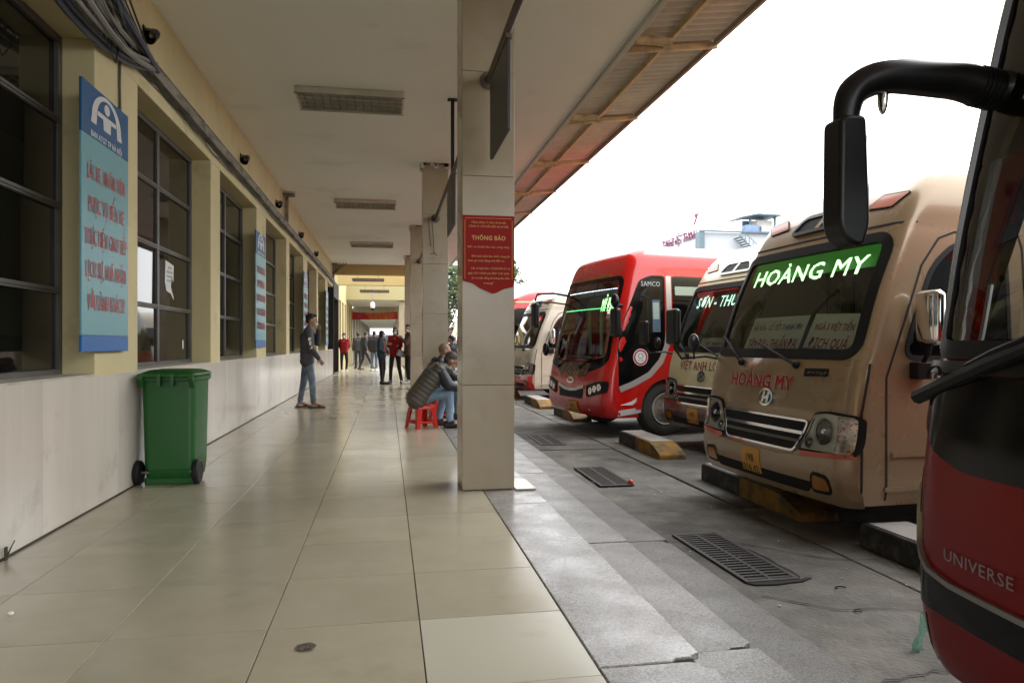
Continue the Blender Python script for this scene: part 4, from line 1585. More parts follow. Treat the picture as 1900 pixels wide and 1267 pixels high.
def wheel(parent, x, y, z, r, w, sg):
    """sg = +1: outer face looks to +x"""
    wo = MB()
    M_ = Matrix.Translation((x, y, z)) @ Matrix.Rotation(R(90) * sg, 4, 'Y')
    k = r * 0.60
    wo.lathe([(k, -w), (r * 0.93, -w), (r, -w + 0.04), (r, -0.04), (r * 0.95, -0.005), (r * 0.82, 0.012), (r * 0.68, 0.006), (k, -0.02)], 36, M=M_)
    tyre = wo.obj('wheel', M_TYRE, parent, smooth=True, angle=30)
    rm = MB().lathe([(k, -0.02), (k * 0.97, 0.006), (k * 0.90, 0.0), (k * 0.84, -0.06), (k * 0.62, -0.075), (k * 0.52, -0.03), (k * 0.36, -0.02), (k * 0.34, 0.05), (k * 0.22, 0.06), (0.01, 0.06)], 36, M=M_)
    rm.obj('rim', mat('steel_rim', (0.52, 0.50, 0.46), 0.5, metal=0.3, var=0.35, scale=12), tyre, smooth=True, angle=30)
    hb = MB()
    for q in range(8):
        a = 2 * math.pi * q / 8
        hb.lathe([(0.014, -0.03), (0.014, 0.012), (0.008, 0.018)], 6, M=M_ @ Matrix.Translation((k * 0.44 * math.cos(a), k * 0.44 * math.sin(a), 0)))
        hb.lathe([(k * 0.10, -0.0745), (k * 0.10, -0.070)], 10, M=M_ @ Matrix.Translation((k * 0.73 * math.cos(a + 0.4), k * 0.73 * math.sin(a + 0.4), 0)), mi=1)
    hb.obj('wheel_nut', [M_STEEL, M_VOID], tyre)
    return tyre


def seat(parent, x, y, z, w=0.42, cover=True, back=0.75):
    m = MB().box(x - w / 2, x + w / 2, y, y + 0.42, z + 0.30, z + 0.44).box(x - 0.04, x + 0.04, y + 0.1, y + 0.3, z, z + 0.30)
    o = m.obj('seat', M_SEATC, parent, bevel=0.03)
    Mr = Matrix.Translation((x, y + 0.43, z + 0.40)) @ Matrix.Rotation(R(-10), 4, 'X')
    MB().box(-w / 2, w / 2, 0, 0.10, 0, back, 0, Mr).obj('backrest', M_SEATC, o, bevel=0.04)
    if cover:
        MB().box(-w / 2 - 0.004, w / 2 + 0.004, -0.006, 0.106, back * 0.62, back + 0.006, 0, Mr).obj('head_cover', M_SEATH, o, bevel=0.035)
    return o


def steering(parent, x, y, z, r=0.23):
    M_ = Matrix.Translation((x, y, z)) @ Matrix.Rotation(R(-50), 4, 'X')
    m = MB()
    pts = [(r * math.cos(2 * math.pi * q / 24), r * math.sin(2 * math.pi * q / 24), 0) for q in range(25)]
    m.tube(pts, 0.016, 6, M=M_, cap=False)
    m.box(-r, r, -0.015, 0.015, -0.01, 0.01, 0, M_).box(-0.015, 0.015, -r, 0, -0.01, 0.01, 0, M_).tube([(0, 0, 0), (0, 0, -0.5)], 0.03, 8, M=M_)
    return m.obj('steering_wheel', M_BLACK, parent)


def emblem(body, parent, c, w, h):
    """oval ring with a slanting H"""
    po = [(c[0] + w / 2 * math.cos(2 * math.pi * q / 28), c[1] + h / 2 * math.sin(2 * math.pi * q / 28)) for q in range(28)]
    e = body.ring('emblem', po, w * 0.09, M_CHROME, parent, off=0.016, thick=0.02, step=1)
    x, z = c
    k = w * 0.5
    body.strip('emblem_stroke', [(x - 0.42 * k, z - 0.60 * h / 2), (x - 0.20 * k, z + 0.66 * h / 2)], w * 0.13, M_CHROME, e, off=0.014)
    body.strip('emblem_stroke', [(x + 0.20 * k, z - 0.66 * h / 2), (x + 0.42 * k, z + 0.60 * h / 2)], w * 0.13, M_CHROME, e, off=0.014)
    body.strip('emblem_stroke', [(x - 0.3 * k, z - 0.10 * h / 2), (x, z - 0.02 * h), (x + 0.3 * k, z + 0.10 * h / 2)], h * 0.16, M_CHROME, e, off=0.013)
    return e


def wiper(body, parent, x0, z0, x1, z1, off=0.035, blade=0.55):
    m = MB()
    a, b = body.front(x0, z0, 0.02), body.front(x1, z1, off)
    m.tube([a, a.lerp(b, 0.5) + Vector((0, -0.015, 0)), b], [0.013, 0.010, 0.006], 6)
    m.ell(a, (0.03, 0.03, 0.03))
    d = (Vector((x1, z1)) - Vector((x0, z0)))
    pts = []
    for t in (-0.28, 0.0, 0.4, 0.8, 1.1):
        q = Vector((x0, z0)) + d * (0.45 + 0.5 * t)
        pts.append(body.front(q.x, q.y, off - 0.012))
    m.tube(pts, 0.009, 5)
    return m.obj('wiper', M_BLACKM, parent, smooth=True)


def plate(body, parent, x, z, w, h, rows):
    pl = body.patch('number_plate', [(x - w / 2, z - h / 2), (x + w / 2, z - h / 2), (x + w / 2, z + h / 2), (x - w / 2, z + h / 2)], M_PLATE, parent, off=0.026, thick=0.02, step=0.03, smooth=False)
    for t, zc, ww in rows:
        body.text('lettering', t, (x, z + zc * h), w * ww, h * 0.30, M_INK, pl, off=0.0285, bold=0.015)
    return pl


# ------------------------------------------------------------------ small bus (beige, cream, ivory)
def minibus(name, label, loc, rotz, top, low, opts):
    prof = [(0.28, 0.07), (0.36, 0.03), (0.50, 0.0), (0.66, 0.01), (0.74, 0.035), (0.95, 0.055), (1.15, 0.085), (1.30, 0.125), (1.40, 0.165), (1.80, 0.30), (2.15, 0.45), (2.25, 0.495),
            (2.42, 0.59), (2.62, 0.74), (2.80, 1.02), (2.94, 2.0)]
    B = Body(prof, 2.035, 6.3, 2.98, 2.30, bulge=0.04, rad=0.115, roofn=3.0, tumble=0.05)
    t = thing(name, label, 'bus', loc, rotz, 'buses parked nose to the steps')
    wsp = rpoly([(-0.93, 1.35), (0.93, 1.35), (0.90, 2.23), (-0.90, 2.23)], 0.13, 6)
    hole = inset(wsp, 0.02)
    ARC = (1.45, 0.40, 0.50)
    doorwin = rpoly([(0.50, 1.34), (1.42, 1.34), (1.42, 2.17), (0.98, 2.17), (0.76, 1.98)], 0.12, 6)
    body = B.shell('body', top, t, hole=hole, arches=(ARC,))
    B.ring('windscreen_seal', inset(wsp, -0.03), 0.075, M_RUBBER, t, off=0.010, thick=0.03)
    B.patch('windscreen', wsp, G_DARKW, t, off=-0.004, thick=0.0, step=0.08)
    # flank windows, door lines
    for sg in (1, -1):
        dg = B.patch('door_window', doorwin, M_BWIN, t, off=0.004, where='side', sg=sg, step=0.08)
        B.ring('window_seal', inset(doorwin, -0.02), 0.035, M_RUBBER, dg, off=0.008, where='side', sg=sg)
        B.strip('door_seam', [(0.36, 0.34), (0.36, 1.20), (0.42, 1.36), (0.68, 2.0), (0.84, 2.20), (0.98, 2.25), (1.55, 2.25), (1.58, 2.15), (1.58, 0.9)], 0.014, M_SEAM, t, off=0.004, where='side', sg=sg)
        for a, b in ((1.72, 2.75), (2.85, 3.9), (4.0, 5.0), (5.1, 6.0)):
            sw = rpoly([(a, 1.36), (b, 1.36), (b, 2.19), (a, 2.19)], 0.07, 5)
            sd = B.patch('side_window', sw, M_BWIN, t, off=0.004, where='side', sg=sg, step=0.12)
            B.ring('window_seal', inset(sw, -0.02), 0.035, M_RUBBER, sd, off=0.008, where='side', sg=sg)
        B.strip('body_crease', [(0.40, 0.66), (6.1, 0.66)], 0.035, top, t, off=0.012, where='side', sg=sg)
        B.strip('body_crease', [(0.34, 0.42), (0.95, 0.42)], 0.03, top, t, off=0.012, where='side', sg=sg)
        B.strip('corner_seam', [(0.155, 0.32), (0.165, 0.95), (0.235, 1.3)], 0.013, M_SEAM, t, off=0.007, where='side', sg=sg)
        arch = [(ARC[0] + 0.53 * math.cos(math.pi * q / 18), ARC[1] + 0.53 * math.sin(math.pi * q / 18)) for q in range(19)] + [(ARC[0] - 0.53, 0.31), (ARC[0] + 0.53, 0.31)][:0]
        B.strip('wheel_arch', [(ARC[0] + 0.51 * math.cos(math.pi * q / 18), ARC[1] + 0.51 * math.sin(math.pi * q / 18)) for q in range(19)], 0.09, top, t, off=0.012, where='side', sg=sg)
        wheel(t, sg * 0.98, ARC[0], 0.40, 0.40, 0.24, sg)
        wheel(t, sg * 0.98, 5.0, 0.40, 0.40, 0.24, sg)
    # lower bumper skin in its own colour
    bz = opts.get('bz', 0.70)
    bump = [(-1.01, 0.30), (1.01, 0.30), (1.01, bz), (0.52, bz - 0.06), (-0.52, bz - 0.06), (-1.01, bz)]
    bp = B.patch('bumper', [(-1.012, 0.295), (1.012, 0.295), (1.012, 0.655), (0.60, 0.60), (0.3, 0.585), (-0.3, 0.585), (-0.60, 0.60), (-1.012, 0.655)], low, t, off=0.018, step=0.04, thick=0.03)
    B.patch('air_intake', rpoly([(-0.66, 0.345), (0.62, 0.345), (0.70, 0.43), (-0.70, 0.43)], 0.03), M_VOID, bp, off=0.0195, step=0.06, thick=0.01)
    for sg in (1, -1):
        fg = rpoly([(sg * 0.68, 0.38), (sg * 0.86, 0.39), (sg * 0.84, 0.475), (sg * 0.70, 0.485)], 0.03)
        f_ = B.patch('fog_lamp', fg, M_AMBER, bp, off=0.024, step=0.04, thick=0.01)
        B.ring('fog_lamp_surround', inset(fg, -0.025), 0.028, M_BLACKM, bp, off=0.021, thick=0.01)
    # grille between the lamps
    gp = rpoly([(-0.60, 0.62), (0.50, 0.62), (0.66, 0.80), (0.66, 0.86), (-0.70, 0.86), (-0.70, 0.78)], 0.04) if False else rpoly([(-0.48, 0.625), (0.48, 0.625), (0.60, 0.86), (-0.60, 0.86)], 0.05)
    gr = B.patch('grille', gp, M_BLACKM, t, off=0.008, step=0.05)
    B.ring('grille_frame', inset(gp, -0.008), 0.017, opts.get('grille', M_CHROME), gr, off=0.022)
    B.strip('grille_bar', [(-0.54, 0.765), (0.54, 0.765)], 0.026, M_CHROME, gr, off=0.022)
    B.strip('grille_bar', [(-0.51, 0.70), (0.51, 0.70)], 0.022, mat('grille_grey', (0.12, 0.12, 0.12), 0.4), gr, off=0.018)
    # head lamps
    for sg in (1, -1):
        hp = [(sg * 0.52, 0.645), (sg * 1.008, 0.655), (sg * 1.010, 0.93), (sg * 0.80, 0.945), (sg * 0.66, 0.925)]
        hp = rpoly(hp, 0.04)
        h = B.patch('headlight', hp, M_LENS, t, off=0.008, step=0.035)
        B.ring('lamp_rim', inset(hp, -0.008), 0.018, M_RUBBER, h, off=0.018)
        for (cx_, cz_, rr) in ((sg * 0.765, 0.80, 0.100), (sg * 0.63, 0.705, 0.042)):
            c = B.front(cx_, cz_, 0.012)
            ci = [(cx_ + rr * math.cos(2 * math.pi * q / 20), cz_ + rr * math.sin(2 * math.pi * q / 20)) for q in range(20)]
            B.ring('bowl', ci, rr * 0.22, M_CHROME, h, off=0.022, step=1)
            B.patch('bowl_inner', inset(ci, rr * 0.2), M_LENSD, h, off=0.012, step=0.03)
            MB().ell(c, (rr * 0.25, rr * 0.25, rr * 0.25)).obj('bulb', M_CHROME, h, smooth=True)
        B.patch('turn_lamp', rpoly([(sg * 0.89, 0.675), (sg * 1.0, 0.68), (sg * 1.0, 0.915), (sg * 0.89, 0.92)], 0.015), mat('turn_lens', (0.50, 0.44, 0.40), 0.2, metal=0.5, var=0.5, scale=45, col2=(0.30, 0.02, 0.02), contrast=(0.55, 0.62)), h, off=0.014, step=0.03)
        B.patch('lens', inset(hp, 0.01), G_CLEAR, h, off=0.030, thick=0.02, step=0.05)
        B.strip('trim_under_lamp', [(sg * 0.56, 0.622), (sg * 0.76, 0.632), (sg * 1.0, 0.650)], 0.036, opts.get('undertrim', M_REDTRIM), t, off=0.026, thick=0.03)
        # roof-front marker
        mk = rpoly([(sg * 0.50, 2.48), (sg * 0.60, 2.57), (sg * 0.86, 2.55), (sg * 0.76, 2.46)], 0.015)
        B.patch('marker_lamp', mk, M_ORANGE, t, off=0.010, step=0.04)
        B.ring('marker_rim', inset(mk, -0.008), 0.012, M_RUBBER, t, off=0.009)
    vt = rpoly([(-0.36, 2.40), (0.36, 2.40), (0.26, 2.53), (-0.26, 2.53)], 0.06)
    v = B.patch('roof_vent', vt, M_BLACKM, t, off=0.012, step=0.05)
    B.ring('vent_rim', inset(vt, -0.02), 0.03, M_BLACK if not opts.get('ventrim') else opts['ventrim'], v, off=0.022)
    B.strip('vent_rib', [(-0.03, 2.40), (0.03, 2.53)], 0.05, top, v, off=0.018)
    B.strip('roof_seam', [(-0.97, 2.315), (-0.5, 2.315), (0.5, 2.315), (0.97, 2.315)], 0.013, M_SEAM, t, off=0.004)
    # inside
    MB().box(-0.93, 0.93, 0.35, 6.1, 0.55, 0.62).obj('cab_floor', M_CHARC, t)
    MB().prism([(0.24, 1.0), (0.24, 1.34), (0.55, 1.34), (0.70, 1.22), (0.74, 1.0)], 'x', -0.92, 0.92).obj('dashboard', M_CHARC, t, bevel=0.02)
    steering(t, 0.45, 0.80, 1.33)
    seat(t, 0.45, 1.05, 0.70, 0.45)
    seat(t, -0.45, 1.15, 0.70, 0.45)
    for q in range(3):
        for x in (-0.66, -0.22, 0.5):
            seat(t, x, 2.0 + 0.8 * q, 0.75, 0.40)
    MB().box(-0.9, 0.9, 6.0, 6.05, 0.6, 2.5).obj('rear_lining', M_CHARC, t)
    MB().box(-0.82, 0.82, 0.95, 6.0, 2.44, 2.47).obj('headlining', mat('headlining', (0.22, 0.21, 0.19), 0.8), t)
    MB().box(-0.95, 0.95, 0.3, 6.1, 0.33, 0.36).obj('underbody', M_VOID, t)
    # lit destination sign inside the top of the windscreen
    if opts.get('led'):
        zc, hh = 2.105, 0.20
        lp = MB()
        a, b = B.pf(zc - hh / 2) + 0.05, B.pf(zc + hh / 2) + 0.05
        w_ = opts.get('ledw', 1.5)
        lo = opts.get('ledx', 0.0)

        def led_at(x, z, off):
            y = B.fy(max(-0.8, min(0.8, x)), z) + 0.035
            return Vector((x, y - off, z))
        vs, fs = [], []
        for i in range(13):
            x = lo - w_ / 2 + w_ * i / 12
            vs += [led_at(x, zc - hh / 2, 0), led_at(x, zc + hh / 2, 0)]
            if i:
                fs.append((2 * i - 2, 2 * i, 2 * i + 1, 2 * i - 1))
        sgn_ = MB().add(vs, fs).obj('lit_sign', opts.get('ledpanel', M_LEDP), t)
        for (s_, x, z, ww, h_, m_, bo) in opts['led']:
            tv, tf = led_pixels(s_, ww, h_, 16, bo)
            tag(MB().add([led_at(x + v_[0], z + v_[1], 0.006 + v_[2]) for v_ in tv], tf).obj('lit_lettering', m_, sgn_), kind='stuff')
    for s_, x, z, w_, h_, m_, bo, rot in opts.get('print', ()):
        B.text('lettering_outline', s_, (x, z), w_, h_, mat('text_white_edge', (0.70, 0.66, 0.60), 0.5), t, off=0.002, bold=bo + 0.030, rot=rot)
        B.text('lettering', s_, (x, z), w_, h_, m_, t, off=0.0035, bold=bo, rot=rot)
    if opts.get('emblem'):
        emblem(B, t, (0.03, 1.00), 0.20, 0.145)
    if opts.get('badge'):
        bd = B.patch('chrome_badge', rpoly([(0.46, 1.19), (0.72, 1.20), (0.72, 1.255), (0.46, 1.25)], 0.01), M_BLACKM, t, off=0.006, step=0.08)
        B.text('lettering', 'LIMOUSINE', (0.59, 1.224), 0.24, 0.034, M_CHROME, bd, off=0.010, bold=0.02)
    if opts.get('plate'):
        plate(B, t, opts.get('platex', -0.08), 0.475, 0.27, 0.19, opts['plate'])
    wiper(B, t, 0.36, 1.27, -0.30, 1.46)
    wiper(B, t, -0.42, 1.27, -0.88, 1.50)
    # mirrors
    mr = MB()
    a = B.front(-0.96, 1.30, 0.0)
    mr.tube([a, a + Vector((-0.06, -0.10, 0.02)), a + Vector((-0.04, -0.36, 0.0)), a + Vector((-0.02, -0.44, 0.10)), a + Vector((-0.02, -0.44, 0.22))], 0.014, 7)
    ar = mr.obj('mirror_arm', M_BLACK, t, smooth=True)
    c = a + Vector((-0.02, -0.45, 0.30))
    MB().box(c.x - 0.11, c.x + 0.10, c.y - 0.04, c.y + 0.03, c.z - 0.17, c.z + 0.17).obj('mirror', M_BLACK, ar, bevel=0.03, seg=3)
    MB().box(c.x - 0.09, c.x + 0.08, c.y + 0.031, c.y + 0.034, c.z - 0.15, c.z + 0.15).obj('mirror_glass', M_CHROME, ar)
    c2 = a + Vector((-0.02, -0.24, 0.15))
    MB().ell(c2, (0.085, 0.04, 0.085)).tube([c2, c2 + Vector((0, 0, -0.16))], 0.010, 6).obj('round_mirror', M_BLACK, ar, smooth=True)
    if opts.get('chrome_mirror', True):
        d0 = B.side(0.62, 1.26, 0.0, 1)
        am = MB().box(d0.x, d0.x + 0.08, d0.y - 0.07, d0.y + 0.05, d0.z - 0.07, d0.z + 0.05).tube([d0 + Vector((0.05, 0, 0.04)), d0 + Vector((0.11, -0.02, 0.10)), d0 + Vector((0.12, 0.0, 0.20))], 0.018, 8).obj('mirror_arm', M_BLACK, t, bevel=0.02)
        c = d0 + Vector((0.14, 0, 0.36))
        MB().box(c.x - 0.11, c.x + 0.11, c.y - 0.07, c.y + 0.02, c.z - 0.19, c.z + 0.19).obj('mirror', M_CHROME, am, smooth=True, angle=0, bevel=0.045, seg=4)
        MB().box(c.x - 0.09, c.x + 0.09, c.y + 0.02, c.y + 0.04, c.z - 0.16, c.z + 0.16).obj('mirror_back', M_BLACK, am, bevel=0.015)
    if opts.get('door_text'):
        B.text('lettering', 'HTX VẬN TẢI', (1.0, 1.06), 0.34, 0.032, M_TXTRED, t, where='side', bold=0.01)
        B.text('lettering', 'PHÚ THỌ', (1.0, 1.0), 0.22, 0.032, M_TXTRED, t, where='side', bold=0.01)
    return t, B


def placard(name, parent, M_, w, h, lines):
    """paper card propped behind the windscreen"""
    p = MB().box(-w / 2, w / 2, 0, 0.004, 0, h, 0, M_).obj(name, mat('placard_card', (0.86, 0.85, 0.82), 0.7), parent)
    ln = MB()
    for s_, zc, ww, hh, m_ in lines:
        vs, fs = fit_text(s_, ww, hh, 0.02)
        MB().add([M_ @ Vector((v[0], -0.002 - v[2], zc + v[1])) for v in vs], fs).obj('lettering', m_, p)
    return p


PI2 = -math.pi / 2
TAN = (3.02, 5.45, GZ)
tan_bus, TB = minibus('minibus', 'beige minibus with HOÀNG MY lit in green above its windscreen', TAN, R(-86.5), P_TAN, P_TAN, dict(
    led=[('HOÀNG MY', 0.0, 2.095, 1.46, 0.140, M_LED, 0.012)], ledw=1.62, emblem=True, badge=True, door_text=True,
    print=[('HOẢNG MY', -0.10, 1.175, 0.90, 0.12, mat('maroon_lettering', (0.40, 0.008, 0.014), 0.4), 0.045, 0.0)],
    plate=[('19B', 0.22, 0.42), ('016.42', -0.2, 0.86)]))
M_TXTBLK = mat('brown_print', (0.10, 0.07, 0.07), 0.6)
Mp = Matrix.Translation((-0.28, 0.29, 1.40)) @ Matrix.Rotation(R(-24), 4, 'X')
placard('placard', tan_bus, Mp, 0.80, 0.30, [('HẠ HÒA - CỔ TIẾT-THANH SƠN', 0.22, 0.70, 0.055, M_TXTBLK), ('TÂN ĐẠI - THUẦN ĐẠI', 0.08, 0.72, 0.085, mat('dark_red_print', (0.34, 0.02, 0.03), 0.6))])
Mp = Matrix.Translation((0.44, 0.31, 1.40)) @ Matrix.Rotation(R(-24), 4, 'X') @ Matrix.Rotation(R(2), 4, 'Y')
placard('placard', tan_bus, Mp, 0.58, 0.30, [('NGÃ 3 VIỆT TIẾN', 0.21, 0.46, 0.06, MATS['dark_red_print']), ('ĐỊCH QUẢ', 0.08, 0.46, 0.085, MATS['dark_red_print'])])
steering_cover = MB().ell((-0.72, 0.42, 1.42), (0.09, 0.05, 0.10)).obj('white_ornament', M_WHITE, tan_bus, smooth=True)

CREAM = (4.04, 8.88, GZ)
cream_bus, CB = minibus('minibus', 'cream minibus with maroon bumper lettered VIỆT ANH LC, squeezed behind the beige one', CREAM, R(-84), P_CREAM, P_MAROON, dict(
    led=[('SƠN - THU CÚC', 0.05, 2.08, 1.5, 0.15, M_LEDW, 0.012), ('TUYẾN HÀ NỘI', -0.1, 2.19, 0.6, 0.035, mat('led_dim_red', (0.4, 0.05, 0.05), 0.5, emis=(0.5, 0.03, 0.03, 0.5)), 0.01)], ledpanel=M_LEDPD, ledw=1.62,
    emblem=True, undertrim=P_MAROON, ventrim=M_SILVER, print=[('VIỆT ANH LC', -0.12, 1.19, 0.95, 0.115, mat('dark_red_lettering', (0.22, 0.006, 0.01), 0.4), 0.024, 0.0)], plate=[('19B', 0.22, 0.42), ('011.14', -0.2, 0.86)]))
Mp = Matrix.Translation((0.1, 0.31, 1.39)) @ Matrix.Rotation(R(-24), 4, 'X')
placard('placard', cream_bus, Mp, 1.1, 0.14, [('MỸ ĐÌNH - THU CÚC', 0.07, 0.8, 0.05, M_TXTBLK)])

IVO = (3.32, 18.45, GZ)
ivory_bus, IB = minibus('minibus', 'ivory minibus with red bumper and a small red lit sign, behind the red coach', IVO, R(-82), P_IVORY, P_RED, dict(
    led=[('BA VÌ', 0.4, 2.10, 0.5, 0.11, M_LEDR, 0.03)], ledpanel=M_LEDPD, emblem=False, undertrim=M_SILVER, plate=[('29B', 0.22, 0.42), ('151.20', -0.2, 0.86)]))


# ------------------------------------------------------------------ red coach
def coach(name, label, loc, rotz, opts):
    prof = [(0.28, 0.10), (0.38, 0.03), (0.55, 0.0), (0.8, 0.015), (1.05, 0.05), (1.25, 0.10), (1.6, 0.17), (2.0, 0.27), (2.50, 0.40), (2.64, 0.45), (2.80, 0.53), (2.94, 0.70), (3.02, 1.05), (3.06, 2.3)]
    B = Body(prof, 2.28, 8.4, 3.06, 2.58, bulge=0.07, rad=0.19, roofn=3.0, tumble=0.06)
    t = thing(name, label, 'bus', loc, rotz, 'buses parked nose to the steps')
    pr = P_RED
    wsp = rpoly([(-1.05, 1.12), (-0.55, 0.98), (0.55, 0.98), (1.05, 1.12), (1.00, 2.50), (-1.00, 2.50)], 0.14, 6)
    glass = rpoly([(-0.98, 1.24), (-0.5, 1.16), (0.5, 1.16), (0.98, 1.24), (0.94, 2.43), (-0.94, 2.43)], 0.12, 6)
    ARC = (1.13, 0.43, 0.50)
    lw_ = rpoly([(1.25, 1.52), (8.0, 1.52), (8.0, 2.50), (1.25, 2.50)], 0.05)
    B.shell('body', pr, t, hole=inset(glass, 0.02), arches=(ARC,), side_holes=((-1, inset(lw_, 0.03)),))
    B.patch('black_surround', wsp, P_BLK, t, off=0.006, step=0.06, holes=(inset(glass, 0.0),))
    B.patch('windscreen', inset(glass, -0.01), G_WIND, t, off=-0.002, thick=0.0, step=0.08)
    for sg in (1, -1):
        dark = rpoly([(0.28, 0.76), (0.80, 1.00), (1.04, 1.26), (1.10, 1.50), (1.12, 2.50), (0.86, 2.50), (0.66, 2.42), (0.36, 1.75), (0.28, 1.4)], 0.06, 4)
        d = B.patch('black_side_panel', dark, P_BLK, t, off=0.004, where='side', sg=sg, step=0.1)
        B.patch('driver_window', rpoly([(0.50, 1.60), (1.07, 1.60), (1.07, 2.45), (0.88, 2.45), (0.74, 2.35)], 0.06), M_BWIN, d, off=0.007, where='side', sg=sg, step=0.1, thick=0.004)
        B.patch('sun_curtain', rpoly([(0.88, 1.62), (1.02, 1.62), (1.02, 2.12), (0.88, 2.12)], 0.01), mat('curtain_blue', (0.06, 0.10, 0.15), 0.7), d, off=0.0085, where='side', sg=sg, step=0.2, thick=0.002)
        B.patch('sun_curtain', rpoly([(0.89, 1.82), (1.0, 1.82), (1.0, 2.08), (0.89, 2.08)], 0.01), mat('curtain_pale', (0.30, 0.36, 0.33), 0.7), d, off=0.0095, where='side', sg=sg, step=0.2, thick=0.002)
        B.strip('window_divider', [(0.80, 1.62), (0.80, 2.16), (0.68, 2.20)], 0.02, M_BLACKM, d, off=0.009, where='side', sg=sg)
        B.strip('silver_sweep', [(0.30, 0.74), (0.55, 0.83), (0.82, 0.96), (1.02, 1.16), (1.13, 1.40), (1.185, 1.8), (1.185, 2.50)], 0.09, M_SILVER, t, off=0.007, where='side', sg=sg)
        B.patch('long_window', rpoly([(1.25, 1.52), (8.0, 1.52), (8.0, 2.50), (1.25, 2.50)], 0.05), M_BWIN if sg > 0 else G_WIND, t, off=0.004, where='side', sg=sg, step=0.2)
        B.strip('silver_waist', [(1.20, 1.47), (8.1, 1.47)], 0.045, M_SILVER, t, off=0.006, where='side', sg=sg)
        B.patch('pale_blind', rpoly([(1.30, 2.20), (2.6, 2.20), (2.6, 2.34), (1.30, 2.34)], 0.02), mat('blind_green', (0.34, 0.42, 0.34), 0.6), t, off=0.0065, where='side', sg=sg, step=0.3, thick=0.002)
        B.strip('arch_lip', [(ARC[0] + 0.51 * math.cos(math.pi * q / 20), ARC[1] + 0.51 * math.sin(math.pi * q / 20)) for q in range(21)], 0.10, pr, t, off=0.014, where='side', sg=sg)
        # white swoosh decal low on the flank
        B.patch('white_decal', [(0.28, 0.42), (0.58, 0.45), (0.62, 0.50), (0.67, 0.50), (0.67, 0.38), (0.62, 0.37), (0.28, 0.33)], M_WHITE, t, off=0.003, where='side', sg=sg, step=0.1)
        B.patch('white_decal', [(0.30, 0.50), (0.50, 0.55), (0.62, 0.62), (0.72, 0.72), (0.66, 0.60), (0.52, 0.50)], M_WHITE, t, off=0.003, where='side', sg=sg, step=0.1)
        st_ = B.patch('round_sticker', [(0.66 + 0.13 * math.cos(2 * math.pi * q / 28), 1.23 + 0.13 * math.sin(2 * math.pi * q / 28)) for q in range(28)], M_WHITE, t, off=0.007, where='side', sg=sg, step=0.2, thick=0.003)
        B.ring('sticker_ring', [(0.66 + 0.12 * math.cos(2 * math.pi * q / 28), 1.23 + 0.12 * math.sin(2 * math.pi * q / 28)) for q in range(28)], 0.028, M_TXTRED, st_, off=0.0085, thick=0.001, where='side', sg=sg)
        B.ring('sticker_ring', [(0.66 + 0.045 * math.cos(2 * math.pi * q / 28), 1.25 + 0.045 * math.sin(2 * math.pi * q / 28)) for q in range(28)], 0.012, mat('sticker_teal', (0.08, 0.25, 0.28), 0.5), st_, off=0.0085, thick=0.001, where='side', sg=sg)
        B.text('lettering', 'HÀ NỘI', (0.66, 1.19), 0.11, 0.022, MATS['sticker_teal'], st_, off=0.0085, where='side', sg=sg, flip=sg, bold=0.02)
        B.text('lettering', 'SAMCO', (0.86, 2.40), 0.34, 0.075, mat('pale_print', (0.34, 0.36, 0.35), 0.5), t, off=0.010, where='side', sg=sg, flip=sg, bold=0.015)
        wheel(t, sg * 1.12, ARC[0], 0.42, 0.42, 0.28, sg)
        wheel(t, sg * 1.12, 6.6, 0.46, 0.46, 0.28, sg)
        # lamps
        hp = rpoly([(sg * 0.60, 0.60), (sg * 1.08, 0.70), (sg * 1.085, 0.86), (sg * 0.86, 0.84), (sg * 0.58, 0.78)], 0.035)
        h = B.patch('headlight', hp, M_BLACK, t, off=0.008, step=0.04)
        for q, (cx_, cz_) in enumerate(((sg * 0.70, 0.70), (sg * 0.82, 0.735), (sg * 0.94, 0.765))):
            ci = [(cx_ + 0.052 * math.cos(2 * math.pi * k_ / 18), cz_ + 0.052 * math.sin(2 * math.pi * k_ / 18)) for k_ in range(18)]
            B.ring('bowl', ci, 0.014, M_CHROME, h, off=0.022, step=1)
            B.patch('bowl_inner', inset(ci, 0.013), M_LENS, h, off=0.014, step=0.03)
        B.ring('lamp_rim', inset(hp, -0.006), 0.014, M_RUBBER, h, off=0.02)
    # nose
    np_ = rpoly([(-0.50, 0.92), (0.50, 0.92), (0.62, 1.14), (-0.62, 1.14)], 0.05)
    nb = B.patch('gold_nose_panel', np_, mat('bronze_print', (0.09, 0.05, 0.03), 0.25, var=0.5, scale=12, col2=(0.24, 0.14, 0.06), contrast=(0.5, 0.6)), t, off=0.009, step=0.06)
    B.text('lettering', 'HOUSE', (0.0, 0.98), 0.55, 0.10, mat('gold_lettering', (0.48, 0.27, 0.08), 0.3, metal=0.6), t, off=0.014, bold=0.02)
    gp = rpoly([(-0.42, 0.56), (0.42, 0.56), (0.46, 0.72), (0.0, 0.66), (-0.46, 0.72)], 0.02)
    gr = B.patch('grille', gp, M_BLACKM, t, off=0.008, step=0.05)
    B.strip('grille_lip', [(-0.48, 0.76), (-0.2, 0.70), (0.0, 0.69), (0.2, 0.70), (0.48, 0.76)], 0.05, M_SILVER, gr, off=0.02)
    po = [(0.0 + 0.13 * math.cos(2 * math.pi * q / 24), 0.84 + 0.05 * math.sin(2 * math.pi * q / 24)) for q in range(24)]
    B.ring('emblem', po, 0.02, M_CHROME, t, off=0.018, step=1)
    plate(B, t, 0.10, 0.42, 0.30, 0.18, [('29B', 0.22, 0.4), ('503.17', -0.2, 0.84)])
    tw = B.patch('tow_eye', [(0.62 + 0.02 * math.cos(q), 0.40 + 0.02 * math.sin(q)) for q in [2 * math.pi * k_ / 10 for k_ in range(10)]], M_SILVER, t, off=0.01, step=0.1)
